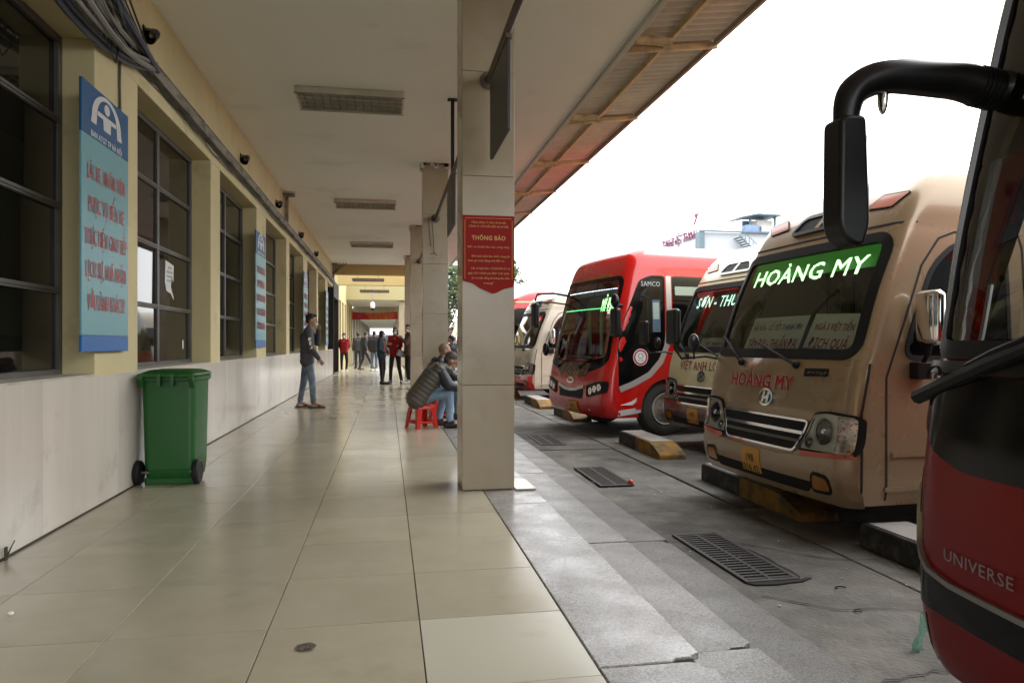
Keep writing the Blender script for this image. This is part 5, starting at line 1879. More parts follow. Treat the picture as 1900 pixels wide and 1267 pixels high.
    rm_ = rpoly([(-0.66, 2.50), (0.66, 2.50), (0.60, 2.56), (-0.60, 2.56)], 0.02)
    B.patch('amber_header', rm_, mat('amber_print', (0.42, 0.10, 0.02), 0.4, var=0.4, scale=20), t, off=0.006, step=0.06)
    # inside
    MB().box(-1.05, 1.05, 0.4, 8.1, 0.70, 0.76).obj('cab_floor', M_CHARC, t)
    MB().prism([(0.25, 0.9), (0.25, 1.20), (0.6, 1.22), (0.85, 1.05), (0.85, 0.9)], 'x', -1.0, 1.0).obj('dashboard', M_CHARC, t, bevel=0.02)
    steering(t, 0.5, 0.95, 1.25)
    seat(t, 0.5, 1.2, 0.70, 0.5)
    for q in range(6):
        for x in (-0.8, -0.35, 0.35, 0.8):
            seat(t, x, 2.2 + 0.85 * q, 0.85, 0.42)
    MB().box(-1.0, 1.0, 8.0, 8.05, 0.6, 2.7).obj('rear_lining', M_CHARC, t)
    MB().box(-0.95, 0.95, 1.0, 8.0, 2.70, 2.73).obj('headlining', MATS['headlining'], t)
    MB().box(-1.08, 1.08, 0.3, 8.2, 0.32, 0.36).obj('underbody', M_VOID, t)
    for x, m_ in ((-0.72, M_CURT), (-0.28, M_CURT), (0.55, M_TURQ)):
        pts = [(x + 0.10 * q / 8, 0.7 + 0.02 * math.sin(q * 2)) for q in range(9)]
        vs, fs = [], []
        for q, p in enumerate(pts):
            vs += [(p[0], p[1], 1.25), (p[0], p[1], 2.25)]
            if q:
                fs.append((2 * q - 2, 2 * q, 2 * q + 1, 2 * q - 1))
        MB().add(vs, fs).obj('curtain', m_, t)
    # LED strings behind the windscreen
    ls = MB()
    lw = MB()
    for q in range(34):
        x = -0.85 + 1.7 * q / 33
        y = B.fy(x, 2.30) + 0.03
        lw.box(x - 0.014, x + 0.010, y - 0.004, y, 2.30, 2.313)
        y = B.fy(x, 2.0) + 0.03
        ls.box(x - 0.014, x + 0.012, y - 0.004, y, 2.0, 2.012)
    sb = MB().box(-0.9, 0.9, 0.52, 0.55, 2.0, 2.33).obj('lit_sign', M_LEDPD, t)
    sb.location = (0, 0.0, 0)
    tag(lw.obj('led_row', mat('led_white', (0.7, 0.8, 0.9), 0.5, emis=(0.7, 0.85, 1.0, 1.4)), sb), kind='stuff')
    tag(ls.obj('led_row', mat('led_green_dim', (0.1, 0.6, 0.2), 0.5, emis=(0.15, 1.0, 0.35, 1.0)), sb), kind='stuff')
    tv, tf = led_pixels('MỸ ĐÌNH', 0.42, 0.20, 14, 0.02)
    MB().add([Vector((0.72 + v[0], B.fy(min(0.9, 0.72 + v[0]), 2.14 + v[1]) + 0.03 - v[2], 2.14 + v[1])) for v in tv], tf).obj('lit_lettering', M_LED, sb)['kind'] = 'stuff'
    # mirrors: one on each front pillar
    a = B.front(1.06, 2.02, 0.0)
    ar = MB().tube([a, a + Vector((0.05, -0.10, 0.02)), a + Vector((0.07, -0.16, -0.04))], 0.022, 8).obj('mirror_arm', M_BLACK, t, smooth=True)
    c = a + Vector((0.07, -0.16, -0.26))
    MB().box(c.x - 0.11, c.x + 0.11, c.y - 0.05, c.y + 0.05, c.z - 0.22, c.z + 0.22).obj('mirror', M_BLACK, ar, bevel=0.04, seg=3)
    MB().ell((c.x, c.y - 0.01, c.z + 0.33), (0.085, 0.06, 0.11)).obj('small_mirror', M_BLACK, ar, smooth=True)
    a = B.front(-0.95, 2.30, 0.0)
    ar = MB().tube([a, a + Vector((-0.04, -0.25, 0.04)), a + Vector((-0.08, -0.56, 0.02)), a + Vector((-0.08, -0.60, -0.1))], 0.02, 8).tube([a + Vector((0.0, 0, -0.16)), a + Vector((-0.05, -0.3, -0.12)), a + Vector((-0.08, -0.58, -0.13))], 0.014, 7).obj('mirror_arm', M_BLACK, t, smooth=True)
    c = a + Vector((-0.08, -0.60, -0.36))
    MB().box(c.x - 0.10, c.x + 0.10, c.y - 0.05, c.y + 0.05, c.z - 0.22, c.z + 0.22).obj('mirror', M_BLACK, ar, bevel=0.04, seg=3)
    MB().ell((c.x + 0.02, c.y + 0.2, c.z - 0.6), (0.07, 0.06, 0.12)).obj('small_mirror', M_BLACK, ar, smooth=True)
    wiper(B, t, 0.30, 1.06, 0.72, 1.25, 0.03)
    wiper(B, t, -0.55, 1.06, -0.1, 1.22, 0.03)
    return t, B


SAM = (2.98, 11.45, GZ)
samco, SB = coach('coach', 'bright red coach with black side panel, silver sweep and round white sticker', SAM, R(-79.5), {})


# ------------------------------------------------------------------ far red bus seen from its flank
def far_coach(loc, rotz):
    prof = [(0.28, 0.08), (0.5, 0.0), (1.0, 0.04), (1.3, 0.10), (2.4, 0.45), (2.7, 0.7), (3.0, 1.2), (3.16, 1.8)]
    B = Body(prof, 2.4, 9.5, 3.2, 2.72, bulge=0.08, rad=0.25, roofn=2.4, tumble=0.05)
    t = thing('coach', 'distant red coach with dark windows and a pale roof stripe, partly behind the near column', 'bus', loc, rotz, 'buses parked nose to the steps')
    ws = rpoly([(-1.0, 1.25), (1.0, 1.25), (0.95, 2.5), (-0.95, 2.5)], 0.12)
    B.shell('body', P_RED, t, fine=0.08)
    B.patch('windscreen', ws, M_BWIN, t, off=0.006, step=0.1)
    for sg in (1, -1):
        B.patch('window_band', rpoly([(0.7, 1.42), (9.2, 1.42), (9.2, 2.52), (0.9, 2.52)], 0.08), M_BWIN, t, off=0.005, where='side', sg=sg, step=0.3)
        B.strip('waist_stripe', [(0.6, 1.37), (9.2, 1.37)], 0.07, M_SILVER, t, off=0.006, where='side', sg=sg)
        B.strip('roof_stripe', [(0.9, 2.72), (9.2, 2.72)], 0.05, mat('stripe_pale_yellow', (0.6, 0.6, 0.36), 0.4), t, off=0.008, where='side', sg=sg)
        B.strip('low_seam', [(0.4, 0.78), (9.2, 0.78)], 0.02, M_WHITE, t, off=0.005, where='side', sg=sg)
        B.patch('green_decal', [(0.95, 2.02), (1.25, 2.10), (1.45, 2.30), (1.6, 2.18), (1.9, 2.14), (2.2, 2.02)], mat('decal_green', (0.12, 0.34, 0.10), 0.5), t, off=0.008, where='side', sg=sg, step=0.2, thick=0.002)
        B.text('lettering', 'BẮC HÀ', (1.75, 1.80), 1.3, 0.17, mat('led_green_small', (0.1, 0.5, 0.2), 0.5, emis=(0.15, 0.85, 0.22, 0.7)), t, off=0.009, where='side', sg=sg, flip=sg, bold=0.02)
        wheel(t, sg * 1.18, 2.6, 0.48, 0.48, 0.3, sg)
        wheel(t, sg * 1.18, 7.2, 0.48, 0.48, 0.3, sg)
        B.patch('headlight', rpoly([(sg * 0.7, 0.65), (sg * 1.05, 0.7), (sg * 1.05, 0.9), (sg * 0.7, 0.85)], 0.04), M_LENS, t, off=0.008, step=0.06)
    MB().box(-1.1, 1.1, 0.3, 9.2, 0.32, 0.36).obj('underbody', M_VOID, t)
    rk = MB().box(-0.5, 0.5, 3.0, 4.4, 2.99, 3.10)
    rk.obj('roof_unit', M_SILVER, t, bevel=0.03)
    return t


far_coach((2.9, 22.6, GZ), R(-88))


# ------------------------------------------------------------------ near dark red coach on the right
def near_coach(loc, rotz):
    prof = [(0.20, 0.05), (0.28, 0.015), (0.50, 0.0), (0.80, 0.0), (1.05, 0.02), (1.30, 0.06), (1.40, 0.09), (1.8, 0.155), (2.4, 0.28), (3.0, 0.44), (3.2, 0.58), (3.35, 0.95), (3.45, 1.4)]
    B = Body(prof, 2.48, 11.5, 3.50, 3.05, bulge=0.13, rad=0.22, roofn=2.6, tumble=0.03)
    t = thing('coach', 'dark red coach at the right edge with UNIVERSE in chrome on its nose', 'bus', loc, rotz, 'buses parked nose to the steps')
    glass = rpoly([(-1.13, 1.40), (1.13, 1.40), (1.06, 2.96), (-1.06, 2.96)], 0.10, 6)
    side_glass = rpoly([(0.45, 1.42), (1.75, 1.42), (1.75, 2.62), (0.9, 2.62)], 0.1)
    B.shell('body', P_DRED, t, hole=inset(glass, -0.005), z0=0.22, side_holes=((-1, side_glass), (1, side_glass)), arches=((2.5, 0.5, 0.62),))
    B.patch('windscreen', glass, G_UNI, t, off=0.001, thick=0.0, step=0.08)
    B.ring('windscreen_seal', inset(glass, -0.02), 0.07, M_RUBBER, t, off=0.010, thick=0.03)
    # black band across the top of the glass, with a red decal
    tb = B.patch('dark_header', rpoly([(-1.085, 2.13), (1.085, 2.13), (1.04, 2.93), (-1.04, 2.93)], 0.05), M_BLACK, t, off=-0.010, thick=0.006, step=0.08)
    B.patch('red_decal', [(-0.86, 2.32), (-0.70, 2.40), (-0.58, 2.78), (-0.74, 2.74)], M_DECALE, tb, off=0.004, step=0.2, thick=0.002)
    B.patch('red_decal', [(-0.845, 2.35), (-0.715, 2.42), (-0.61, 2.75), (-0.73, 2.71)], M_DECAL, tb, off=0.006, step=0.2, thick=0.002)
    # corner pillars inside the glass
    for sg in (-1, 1):
        B.strip('corner_pillar', [(sg * 1.085, 1.42), (sg * 1.02, 2.95)], 0.115, M_BLACK, t, off=-0.016, thick=0.04)
        B.strip('painted_glass_glint', [(sg * 1.165, 1.42), (sg * 1.10, 2.94)], 0.012, mat('glint_white', (0.72, 0.74, 0.72), 0.35), t, off=0.013, thick=0.01)  # pale strip paints the glint along the glass edge
        B.strip('inner_rail', [(sg * 0.93, 1.42), (sg * 0.915, 1.66)], 0.018, M_SILVER, t, off=-0.03, thick=0.01)
        sd = B.patch('side_window', side_glass, G_UNI, t, off=0.002, thick=0.0, where='side', sg=sg, step=0.15)
        B.ring('window_seal', inset(side_glass, -0.02), 0.06, M_RUBBER, sd, off=0.008, where='side', sg=sg)
        B.patch('long_window', rpoly([(1.9, 1.42), (11.0, 1.42), (11.0, 2.62), (1.9, 2.62)], 0.06), M_BWIN, t, off=0.004, where='side', sg=sg, step=0.4)
        wheel(t, sg * 1.22, 2.5, 0.50, 0.50, 0.3, sg)
        wheel(t, sg * 1.22, 8.3, 0.50, 0.50, 0.3, sg)
        lampc = MB()
        # dark lamp column on the corner, with small bright lamps
        lc = rpoly([(sg * 1.12, 0.50), (sg * 1.235, 0.52), (sg * 1.235, 0.98), (sg * 1.18, 0.96)], 0.02)
        h = B.patch('headlight', lc, P_BLK, t, off=0.006, step=0.03, thick=0.015)
        for zc in (0.80, 0.70, 0.62):
            p = B.front(sg * 1.20, zc, 0.008)
            MB().ell(p, (0.022, 0.022, 0.014)).obj('lamp', mat('pale_lamp', (0.8, 0.8, 0.76), 0.15, coat=0.5), h, smooth=True)
    # belt, black panel, lower black band, chrome strip
    B.strip('belt_ridge', [(-1.22, 1.345), (-0.6, 1.345), (0.6, 1.345), (1.22, 1.345)], 0.045, M_BLACK, t, off=0.028, thick=0.04)
    bp = rpoly([(-1.215, 1.318), (-1.20, 1.25), (-1.13, 1.13), (-1.02, 1.03), (-0.86, 0.985), (0.86, 0.985), (1.02, 1.03), (1.13, 1.13), (1.20, 1.25), (1.215, 1.318)], 0.03)
    nb = B.patch('black_nose_panel', bp, P_BLK, t, off=0.008, step=0.05)
    B.text('lettering', 'HÙNG', (-0.42, 1.04), 0.26, 0.06, mat('pale_lettering', (0.6, 0.57, 0.5), 0.4), nb, off=0.011, bold=0.03)
    lb = rpoly([(-1.236, 0.46), (-1.10, 0.445), (1.10, 0.445), (1.236, 0.46), (1.236, 0.60), (1.13, 0.62), (1.0, 0.565), (-1.0, 0.565), (-1.13, 0.62), (-1.236, 0.60)], 0.02)
    B.patch('black_bumper_band', lb, P_BLK, t, off=0.006, step=0.05)
    B.strip('chrome_strip', [(-1.20, 0.88), (-1.13, 0.66), (-1.03, 0.59), (-0.9, 0.572), (0.9, 0.572), (1.03, 0.59), (1.13, 0.66), (1.20, 0.88)], 0.020, M_STEEL, t, off=0.018, thick=0.02)
    B.strip('bumper_seam', [(-1.05, 0.24), (-1.07, 0.41)], 0.008, M_SEAM, t, off=0.002)
    B.text('lettering', 'UNIVERSE', (-0.765, 0.695), 0.335, 0.042, mat('dull_chrome', (0.30, 0.26, 0.25), 0.3, metal=0.8), t, off=0.010, bold=0.0)
    # wiper: thick black arm rising to the right
    a, b = B.front(-1.16, 1.22, 0.05), B.front(-0.35, 1.50, 0.06)
    wv_ = MB().tube([a, a.lerp(b, 0.5) + Vector((0, -0.02, 0)), b], [0.03, 0.028, 0.02], 8)
    wv_.tube([B.front(-1.16, 1.255, 0.035), B.front(-0.75, 1.40, 0.045), B.front(-0.3, 1.56, 0.05)], 0.012, 6)
    lp = [B.front(-1.02 + 0.035 * math.cos(q * 0.5), 1.31 + 0.03 * math.sin(q * 0.5), 0.05) for q in range(8)]
    wv_.tube(lp, 0.006, 5)
    wv_.obj('wiper', M_BLACKM, t, smooth=True)
    # mirror on a long arm from the upper corner
    a = B.front(-1.0, 2.40, 0.0)
    pts = [a + Vector((0.08, 0.10, 0.0)), a + Vector((0.0, -0.02, 0.0)), a + Vector((-0.02, -0.180, 0.035)), a + Vector((-0.03, -0.378, 0.04)), a + Vector((-0.035, -0.477, 0.032)), a + Vector((-0.04, -0.553, 0.003)), a + Vector((-0.04, -0.603, -0.045)), a + Vector((-0.04, -0.617, -0.10)), a + Vector((-0.04, -0.621, -0.15))]
    arm = MB()
    prs = [0.072, 0.072, 0.070, 0.064, 0.060, 0.057, 0.053, 0.048, 0.044]
    fx, fy_, fz = (pchip([(q, p[i_]) for q, p in enumerate(pts)]) for i_ in range(3))
    fr_ = pchip(list(enumerate(prs)))
    apts = [Vector((fx(q / 4), fy_(q / 4), fz(q / 4))) for q in range(33)]
    arm.tube(apts, [fr_(q / 4) for q in range(33)], 16)
    ao = arm.obj('mirror_arm', M_BLACK, t, smooth=True, angle=0)
    rb = MB()
    for q in range(5):
        d = pts[1].lerp(pts[2], 0.05 + 0.10 * q)
        dn = (pts[2] - pts[1]).normalized()
        rb.tube([d - dn * 0.005, d + dn * 0.005], 0.076, 16)
    rb.obj('arm_rib', M_BLACK, ao, smooth=True)
    c = pts[-1]
    hd = MB()
    Mh = Matrix.Translation(c + Vector((0, 0.0, -0.205))) @ Matrix.Diagonal((0.82, 0.95, 0.88, 1))
    hd.prism(rpoly([(-0.060, 0.255), (0.050, 0.262), (0.066, -0.19), (0.035, -0.29), (-0.03, -0.27), (-0.066, -0.20)], 0.035, 5), 'x', -0.070, 0.070, 0, Mh)
    hd.obj('mirror', M_BLACK, ao, smooth=True, angle=60, bevel=0.018, seg=3, fix=True)
    MB().box(-0.055, 0.055, 0.056, 0.069, -0.15, 0.18, 0, Mh).obj('mirror_glass', M_CHROME, ao, bevel=0.01)
    MB().ell(pts[5] + Vector((0.0, 0.085, -0.045)), (0.022, 0.018, 0.062), Matrix.Identity(4)).obj('small_mirror', M_CHROME, ao, smooth=True)
    # inside
    MB().box(-1.1, 1.1, 0.3, 11.0, 0.9, 0.98).obj('cab_floor', M_CHARC, t)
    MB().prism([(0.20, 1.0), (0.20, 1.34), (0.55, 1.36), (0.8, 1.2), (0.85, 1.0)], 'x', -1.1, 1.1).obj('dashboard', M_CHARC, t, bevel=0.02)
    steering(t, 0.6, 0.95, 1.42)
    seat(t, 0.6, 1.2, 0.95, 0.5)
    MB().box(-1.05, 1.05, 10.9, 10.95, 0.9, 3.2).obj('rear_lining', M_CHARC, t)
    for q in range(6):
        for x in (-0.85, -0.4, 0.4, 0.85):
            seat(t, x, 2.6 + 0.9 * q, 1.1, 0.42)
    MB().box(-1.1, 1.1, 0.4, 11.0, 0.24, 0.30).obj('underbody', M_VOID, t)
    return t, B


uni, UB = near_coach((1.93, 1.345, GZ), R(-90))
pbag = MB()
rs = random.Random(2)
vs, fs = [], []
for i in range(7):
    for j in range(5):
        vs.append((-0.04 + 0.02 * i + rs.uniform(-0.02, 0.02), rs.uniform(-0.03, 0.03), 0.0 + 0.075 * j + rs.uniform(-0.02, 0.02) * (i % 2)))
for i in range(6):
    for j in range(4):
        a = i * 5 + j
        fs.append((a, a + 5, a + 6, a + 1))
pb = MB().add(vs, fs).obj('plastic_bag', glass_mat('green_film', (0.35, 0.80, 0.60), 1.3, 0.10, 0.3))
pb.location = (2.44, 2.94, GZ)
pb.scale = (0.8, 0.9, 0.6)
pb.rotation_euler = (0, 0.25, 0.4)
sm = pb.modifiers.new('s', 'SUBSURF')
sm.levels = sm.render_levels = 1
tag(pb, 'crumpled translucent green plastic bag at the corner of the dark red coach', 'plastic bag')

# ================================================================== WHEEL STOPS
def wheel_stop(x, y0_, y1_, lab, w=0.34, h=0.175, flip=False):
    """kerb block along y, black far half and yellow near half, near end sloping down"""
    t = thing('wheel_stop', lab, 'wheel stop', (x, y0_, GZ), 0, 'black and yellow wheel stops')
    L = y1_ - y0_
    s0, s1 = 0.32, L * 0.55
    rr = random.Random(int(y0_ * 10))
    prof = rpoly([(0.0, 0.0, 0.001), (0.0, h * 0.35, 0.05), (s0, h, 0.12), (s1, h, 0.0), (s1, 0.0, 0.001)], 0.02, 4)
    MB().prism(prof, 'x', 0, w).obj('yellow_block', M_BLOCKY, t, bevel=0.012, fix=True)
    MB().prism([(s1 + 0.004, 0), (s1 + 0.004, h), (L - 0.03, h), (L, h - 0.03), (L, 0)], 'x', 0, w).obj('black_block', M_BLOCK, t, bevel=0.012, fix=True)
    MB().box(0.03, w - 0.01, s0 + 0.05, L - 0.06, h + 0.0, h + 0.006).obj('worn_top', M_BLOCKT, t, bevel=0.002)
    return t


wheel_stop(3.32, 8.35, 9.95, 'black and yellow wheel stop before the cream minibus, between it and the red coach')
wheel_stop(3.28, 5.25, 7.10, 'black and yellow wheel stop under the bumper of the beige minibus')
wheel_stop(3.30, 3.10, 4.55, 'dark wheel stop half hidden between the beige minibus and the dark red coach')
wheel_stop(3.35, 12.6, 14.2, 'wheel stop under the nose of the bright red coach')
wheel_stop(3.30, 15.3, 17.1, 'wheel stop between the bright red coach and the ivory minibus')
wheel_stop(3.10, 18.4, 20.2, 'farthest wheel stop, under the ivory minibus')

# ================================================================== GREEN BIN
b = thing('wheeled_bin', 'green two-wheeled plastic bin standing by the marble plinth', 'bin', (-1.735, 6.34, 0), R(-1.5))


def bin_ring(z, w, d, r=0.05):
    return [(x, y, z) for x, y in rpoly([(-w / 2, -d / 2), (w / 2, -d / 2), (w / 2, d / 2), (-w / 2, d / 2)], r, 5)]


def loft(mb, rings, cap0=True, cap1=True):
    n = len(rings[0])
    vs = [v for r_ in rings for v in r_]
    fs = []
    for j in range(len(rings) - 1):
        for i in range(n):
            a, b_ = j * n + i, j * n + (i + 1) % n
            fs.append((a, b_, b_ + n, a + n))
    if cap0:
        fs.append(tuple(range(n))[::-1])
    if cap1:
        fs.append(tuple(range((len(rings) - 1) * n, len(rings) * n)))
    mb.add(vs, fs)
    return mb


loft(MB(), [bin_ring(0.035, 0.35, 0.36, 0.04), bin_ring(0.05, 0.37, 0.385, 0.05), bin_ring(0.12, 0.378, 0.40, 0.05), bin_ring(0.125, 0.384, 0.41), bin_ring(0.45, 0.395, 0.43), bin_ring(0.80, 0.405, 0.455), bin_ring(0.86, 0.407, 0.46)]).obj('body', M_GREEN, b, smooth=True, angle=35)
loft(MB(), [bin_ring(0.835, 0.42, 0.48), bin_ring(0.84, 0.435, 0.495), bin_ring(0.872, 0.44, 0.50), bin_ring(0.876, 0.42, 0.48)]).obj('rim', M_GREEN, b, smooth=True, angle=35)
loft(MB(), [bin_ring(0.878, 0.435, 0.50), bin_ring(0.885, 0.445, 0.51), bin_ring(0.900, 0.44, 0.505), bin_ring(0.912, 0.40, 0.44, 0.08), bin_ring(0.925, 0.34, 0.38, 0.08), bin_ring(0.928, 0.28, 0.32, 0.08)]).obj('lid', M_GREEN, b, smooth=True, angle=35)
for x in (-0.19, 0.19):
    m = MB().prism([(-0.30, 0.86), (-0.245, 0.78), (-0.245, 0.875), (-0.29, 0.90)], 'x', x - 0.02, x + 0.02)
    m.obj('handle_bracket', M_GREEN, b, bevel=0.006, fix=True)
MB().tube([(-0.21, -0.275, 0.885), (0.21, -0.275, 0.885)], 0.016, 10).obj('handle', M_GREEN, b, smooth=True)
for x in (-0.05, 0.05):
    MB().box(x - 0.012, x + 0.012, -0.30, -0.24, 0.80, 0.90).obj('hinge_lug', M_GREEN, b, bevel=0.004)
for x in (-0.16, 0.16):
    MB().box(x - 0.04, x + 0.04, -0.268, -0.235, 0.70, 0.855).obj('stiffener', M_GREEN, b, bevel=0.01) if False else None
MB().tube([(-0.25, -0.185, 0.10), (0.23, -0.185, 0.10)], 0.012, 8).obj('axle', M_STEEL, b)
for x, sg in ((-0.235, -1), (0.215, 1)):
    w_ = MB().lathe([(0.03, -0.022), (0.085, -0.024), (0.10, -0.012), (0.10, 0.012), (0.085, 0.024), (0.03, 0.022)], 24, M=Matrix.Translation((x, -0.185, 0.10)) @ Matrix.Rotation(R(90), 4, 'Y'))
    w_.obj('wheel', M_RUBBER, b, smooth=True, angle=30)
wb = MB().box(-0.19, 0.19, -0.19, -0.13, 0.0, 0.06)
wb.obj('base_foot', M_GREEN, b, bevel=0.01)


# ================================================================== STOOLS
def stool(x, y, rot, lab, m_):
    t = thing('plastic_stool', lab, 'stool', (x, y, 0), rot, 'low plastic stools')
    h = 0.315
    loft(MB(), [bin_ring(h - 0.055, 0.275, 0.275, 0.03), bin_ring(h - 0.008, 0.262, 0.262, 0.035), bin_ring(h, 0.245, 0.245, 0.035)], cap0=False).obj('seat', m_, t, smooth=True, angle=40)
    for q in range(4):
        a = math.pi / 2 * q
        M_ = Matrix.Rotation(a, 4, 'Z')
        t0, t1 = 0.134, 0.168
        w0, w1 = 0.075, 0.052
        mb = MB()
        vs = []
        for z, e, w_ in ((h - 0.05, t0, w0), (0.0, t1, w1)):
            vs += [(e, e - w_, z), (e, e, z), (e - w_, e, z), (e - w_, e - 0.012, z), (e - 0.012, e - 0.012, z), (e - 0.012, e - w_, z)]
        fs = [(i, (i + 1) % 6, 6 + (i + 1) % 6, 6 + i) for i in range(6)] + [(5, 4, 3, 2, 1, 0), (6, 7, 8, 9, 10, 11)]
        mb.add(vs, fs, 0, M_)
        mb.obj('leg', m_, t, bevel=0.004, fix=True)
        rg = MB().box(-0.115, 0.115, 0.148, 0.158, 0.065, 0.095, 0, M_)
        rg.obj('rung', m_, t, bevel=0.003)
    return t


stool(0.455, 9.74, R(28), 'red plastic stool under the man in the quilted jacket', M_STOOL)
stool(0.80, 10.75, R(10), 'low red stool under the bald man, mostly hidden', M_STOOL)

# ================================================================== PEOPLE
M_SKIN = mat('skin', (0.36, 0.20, 0.13), 0.55, var=0.06, scale=14)
M_HAIR = mat('black_hair', (0.010, 0.009, 0.008), 0.5, var=0.3, scale=40)
M_HAIRS = mat('cropped_hair', (0.055, 0.043, 0.036), 0.7, var=0.3, scale=40)
M_MASK = mat('white_face_mask', (0.74, 0.76, 0.78), 0.8)
M_EYE = mat('eye_dark', (0.015, 0.012, 0.010), 0.3)
M_JKT = mat('dark_grey_jacket', (0.050, 0.050, 0.056), 0.8, var=0.25, scale=7, bump=0.25, bscale=18)
M_JEAN = mat('blue_jeans', (0.10, 0.135, 0.185), 0.85, var=0.35, scale=7, col2=(0.21, 0.26, 0.31), contrast=(0.45, 0.75), bump=0.2, bscale=20)
M_JEANL = mat('light_blue_jeans', (0.18, 0.27, 0.38), 0.85, var=0.3, scale=8, col2=(0.30, 0.39, 0.48), contrast=(0.5, 0.8), bump=0.25, bscale=22)
M_PUFF = mat('grey_brown_quilting', (0.095, 0.085, 0.072), 0.55, var=0.15, scale=8)
M_NAVY = mat('navy_nylon', (0.014, 0.017, 0.026), 0.5, var=0.2, scale=8)
M_REDT = mat('red_top', (0.28, 0.004, 0.008), 0.85, var=0.2, scale=9, bump=0.2, bscale=20)
M_DRESS = mat('dark_cloth', (0.016, 0.018, 0.024), 0.85, var=0.25, scale=9, bump=0.2, bscale=20)
M_DRESS2 = mat('charcoal_cloth', (0.028, 0.028, 0.028), 0.85, var=0.25, scale=9)
M_BROWN = mat('brown_coat', (0.095, 0.050, 0.034), 0.85, var=0.2, scale=8)
M_BLKT = mat('black_trousers', (0.012, 0.012, 0.014), 0.85, var=0.2, scale=9)
M_TEAL = mat('dark_teal_cardigan', (0.018, 0.034, 0.046), 0.85, var=0.2, scale=9)
M_RUST = mat('rust_top', (0.25, 0.07, 0.04), 0.8)
M_SHOE = mat('dark_shoe', (0.014, 0.013, 0.013), 0.5)
M_SANDAL = mat('brown_sandal', (0.055, 0.035, 0.03), 0.6)
M_TRAINER = mat('white_trainer', (0.55, 0.55, 0.54), 0.6)


def remesh(mb, name, material, parent, vox, smooth=3):
    o = mb.obj(name, material, parent, smooth=False)
    r_ = o.modifiers.new('remesh', 'REMESH')
    r_.mode = 'VOXEL'
    r_.voxel_size = vox
    s_ = o.modifiers.new('smooth', 'SMOOTH')
    s_.iterations = smooth
    s_.factor = 0.5
    pm, o.parent = o.parent, None
    bpy.context.view_layer.update()
    bake(o)
    o.parent = pm
    me = o.data
    if not me.materials:
        me.materials.append(material)
    me.polygons.foreach_set('use_smooth', [True] * len(me.polygons))
    return o


STAND = dict(pel=(0, 0, .95), chest=(0, -.01, 1.28), neck=(0, 0, 1.45), head=(0, .02, 1.585), shL=(-.185, 0, 1.39), shR=(.185, 0, 1.39), elL=(-.235, -.04, 1.12), elR=(.235, -.04, 1.12),
             wrL=(-.235, .06, .88), wrR=(.235, .06, .88), hipL=(-.085, 0, .91), hipR=(.085, 0, .91), knL=(-.10, .03, .49), knR=(.10, .03, .49), anL=(-.105, -.02, .085), anR=(.105, -.02, .085),
             toL=(-.125, .15, .03), toR=(.125, .15, .03), yaw=0.0, pitch=0.0, roll=0.0)


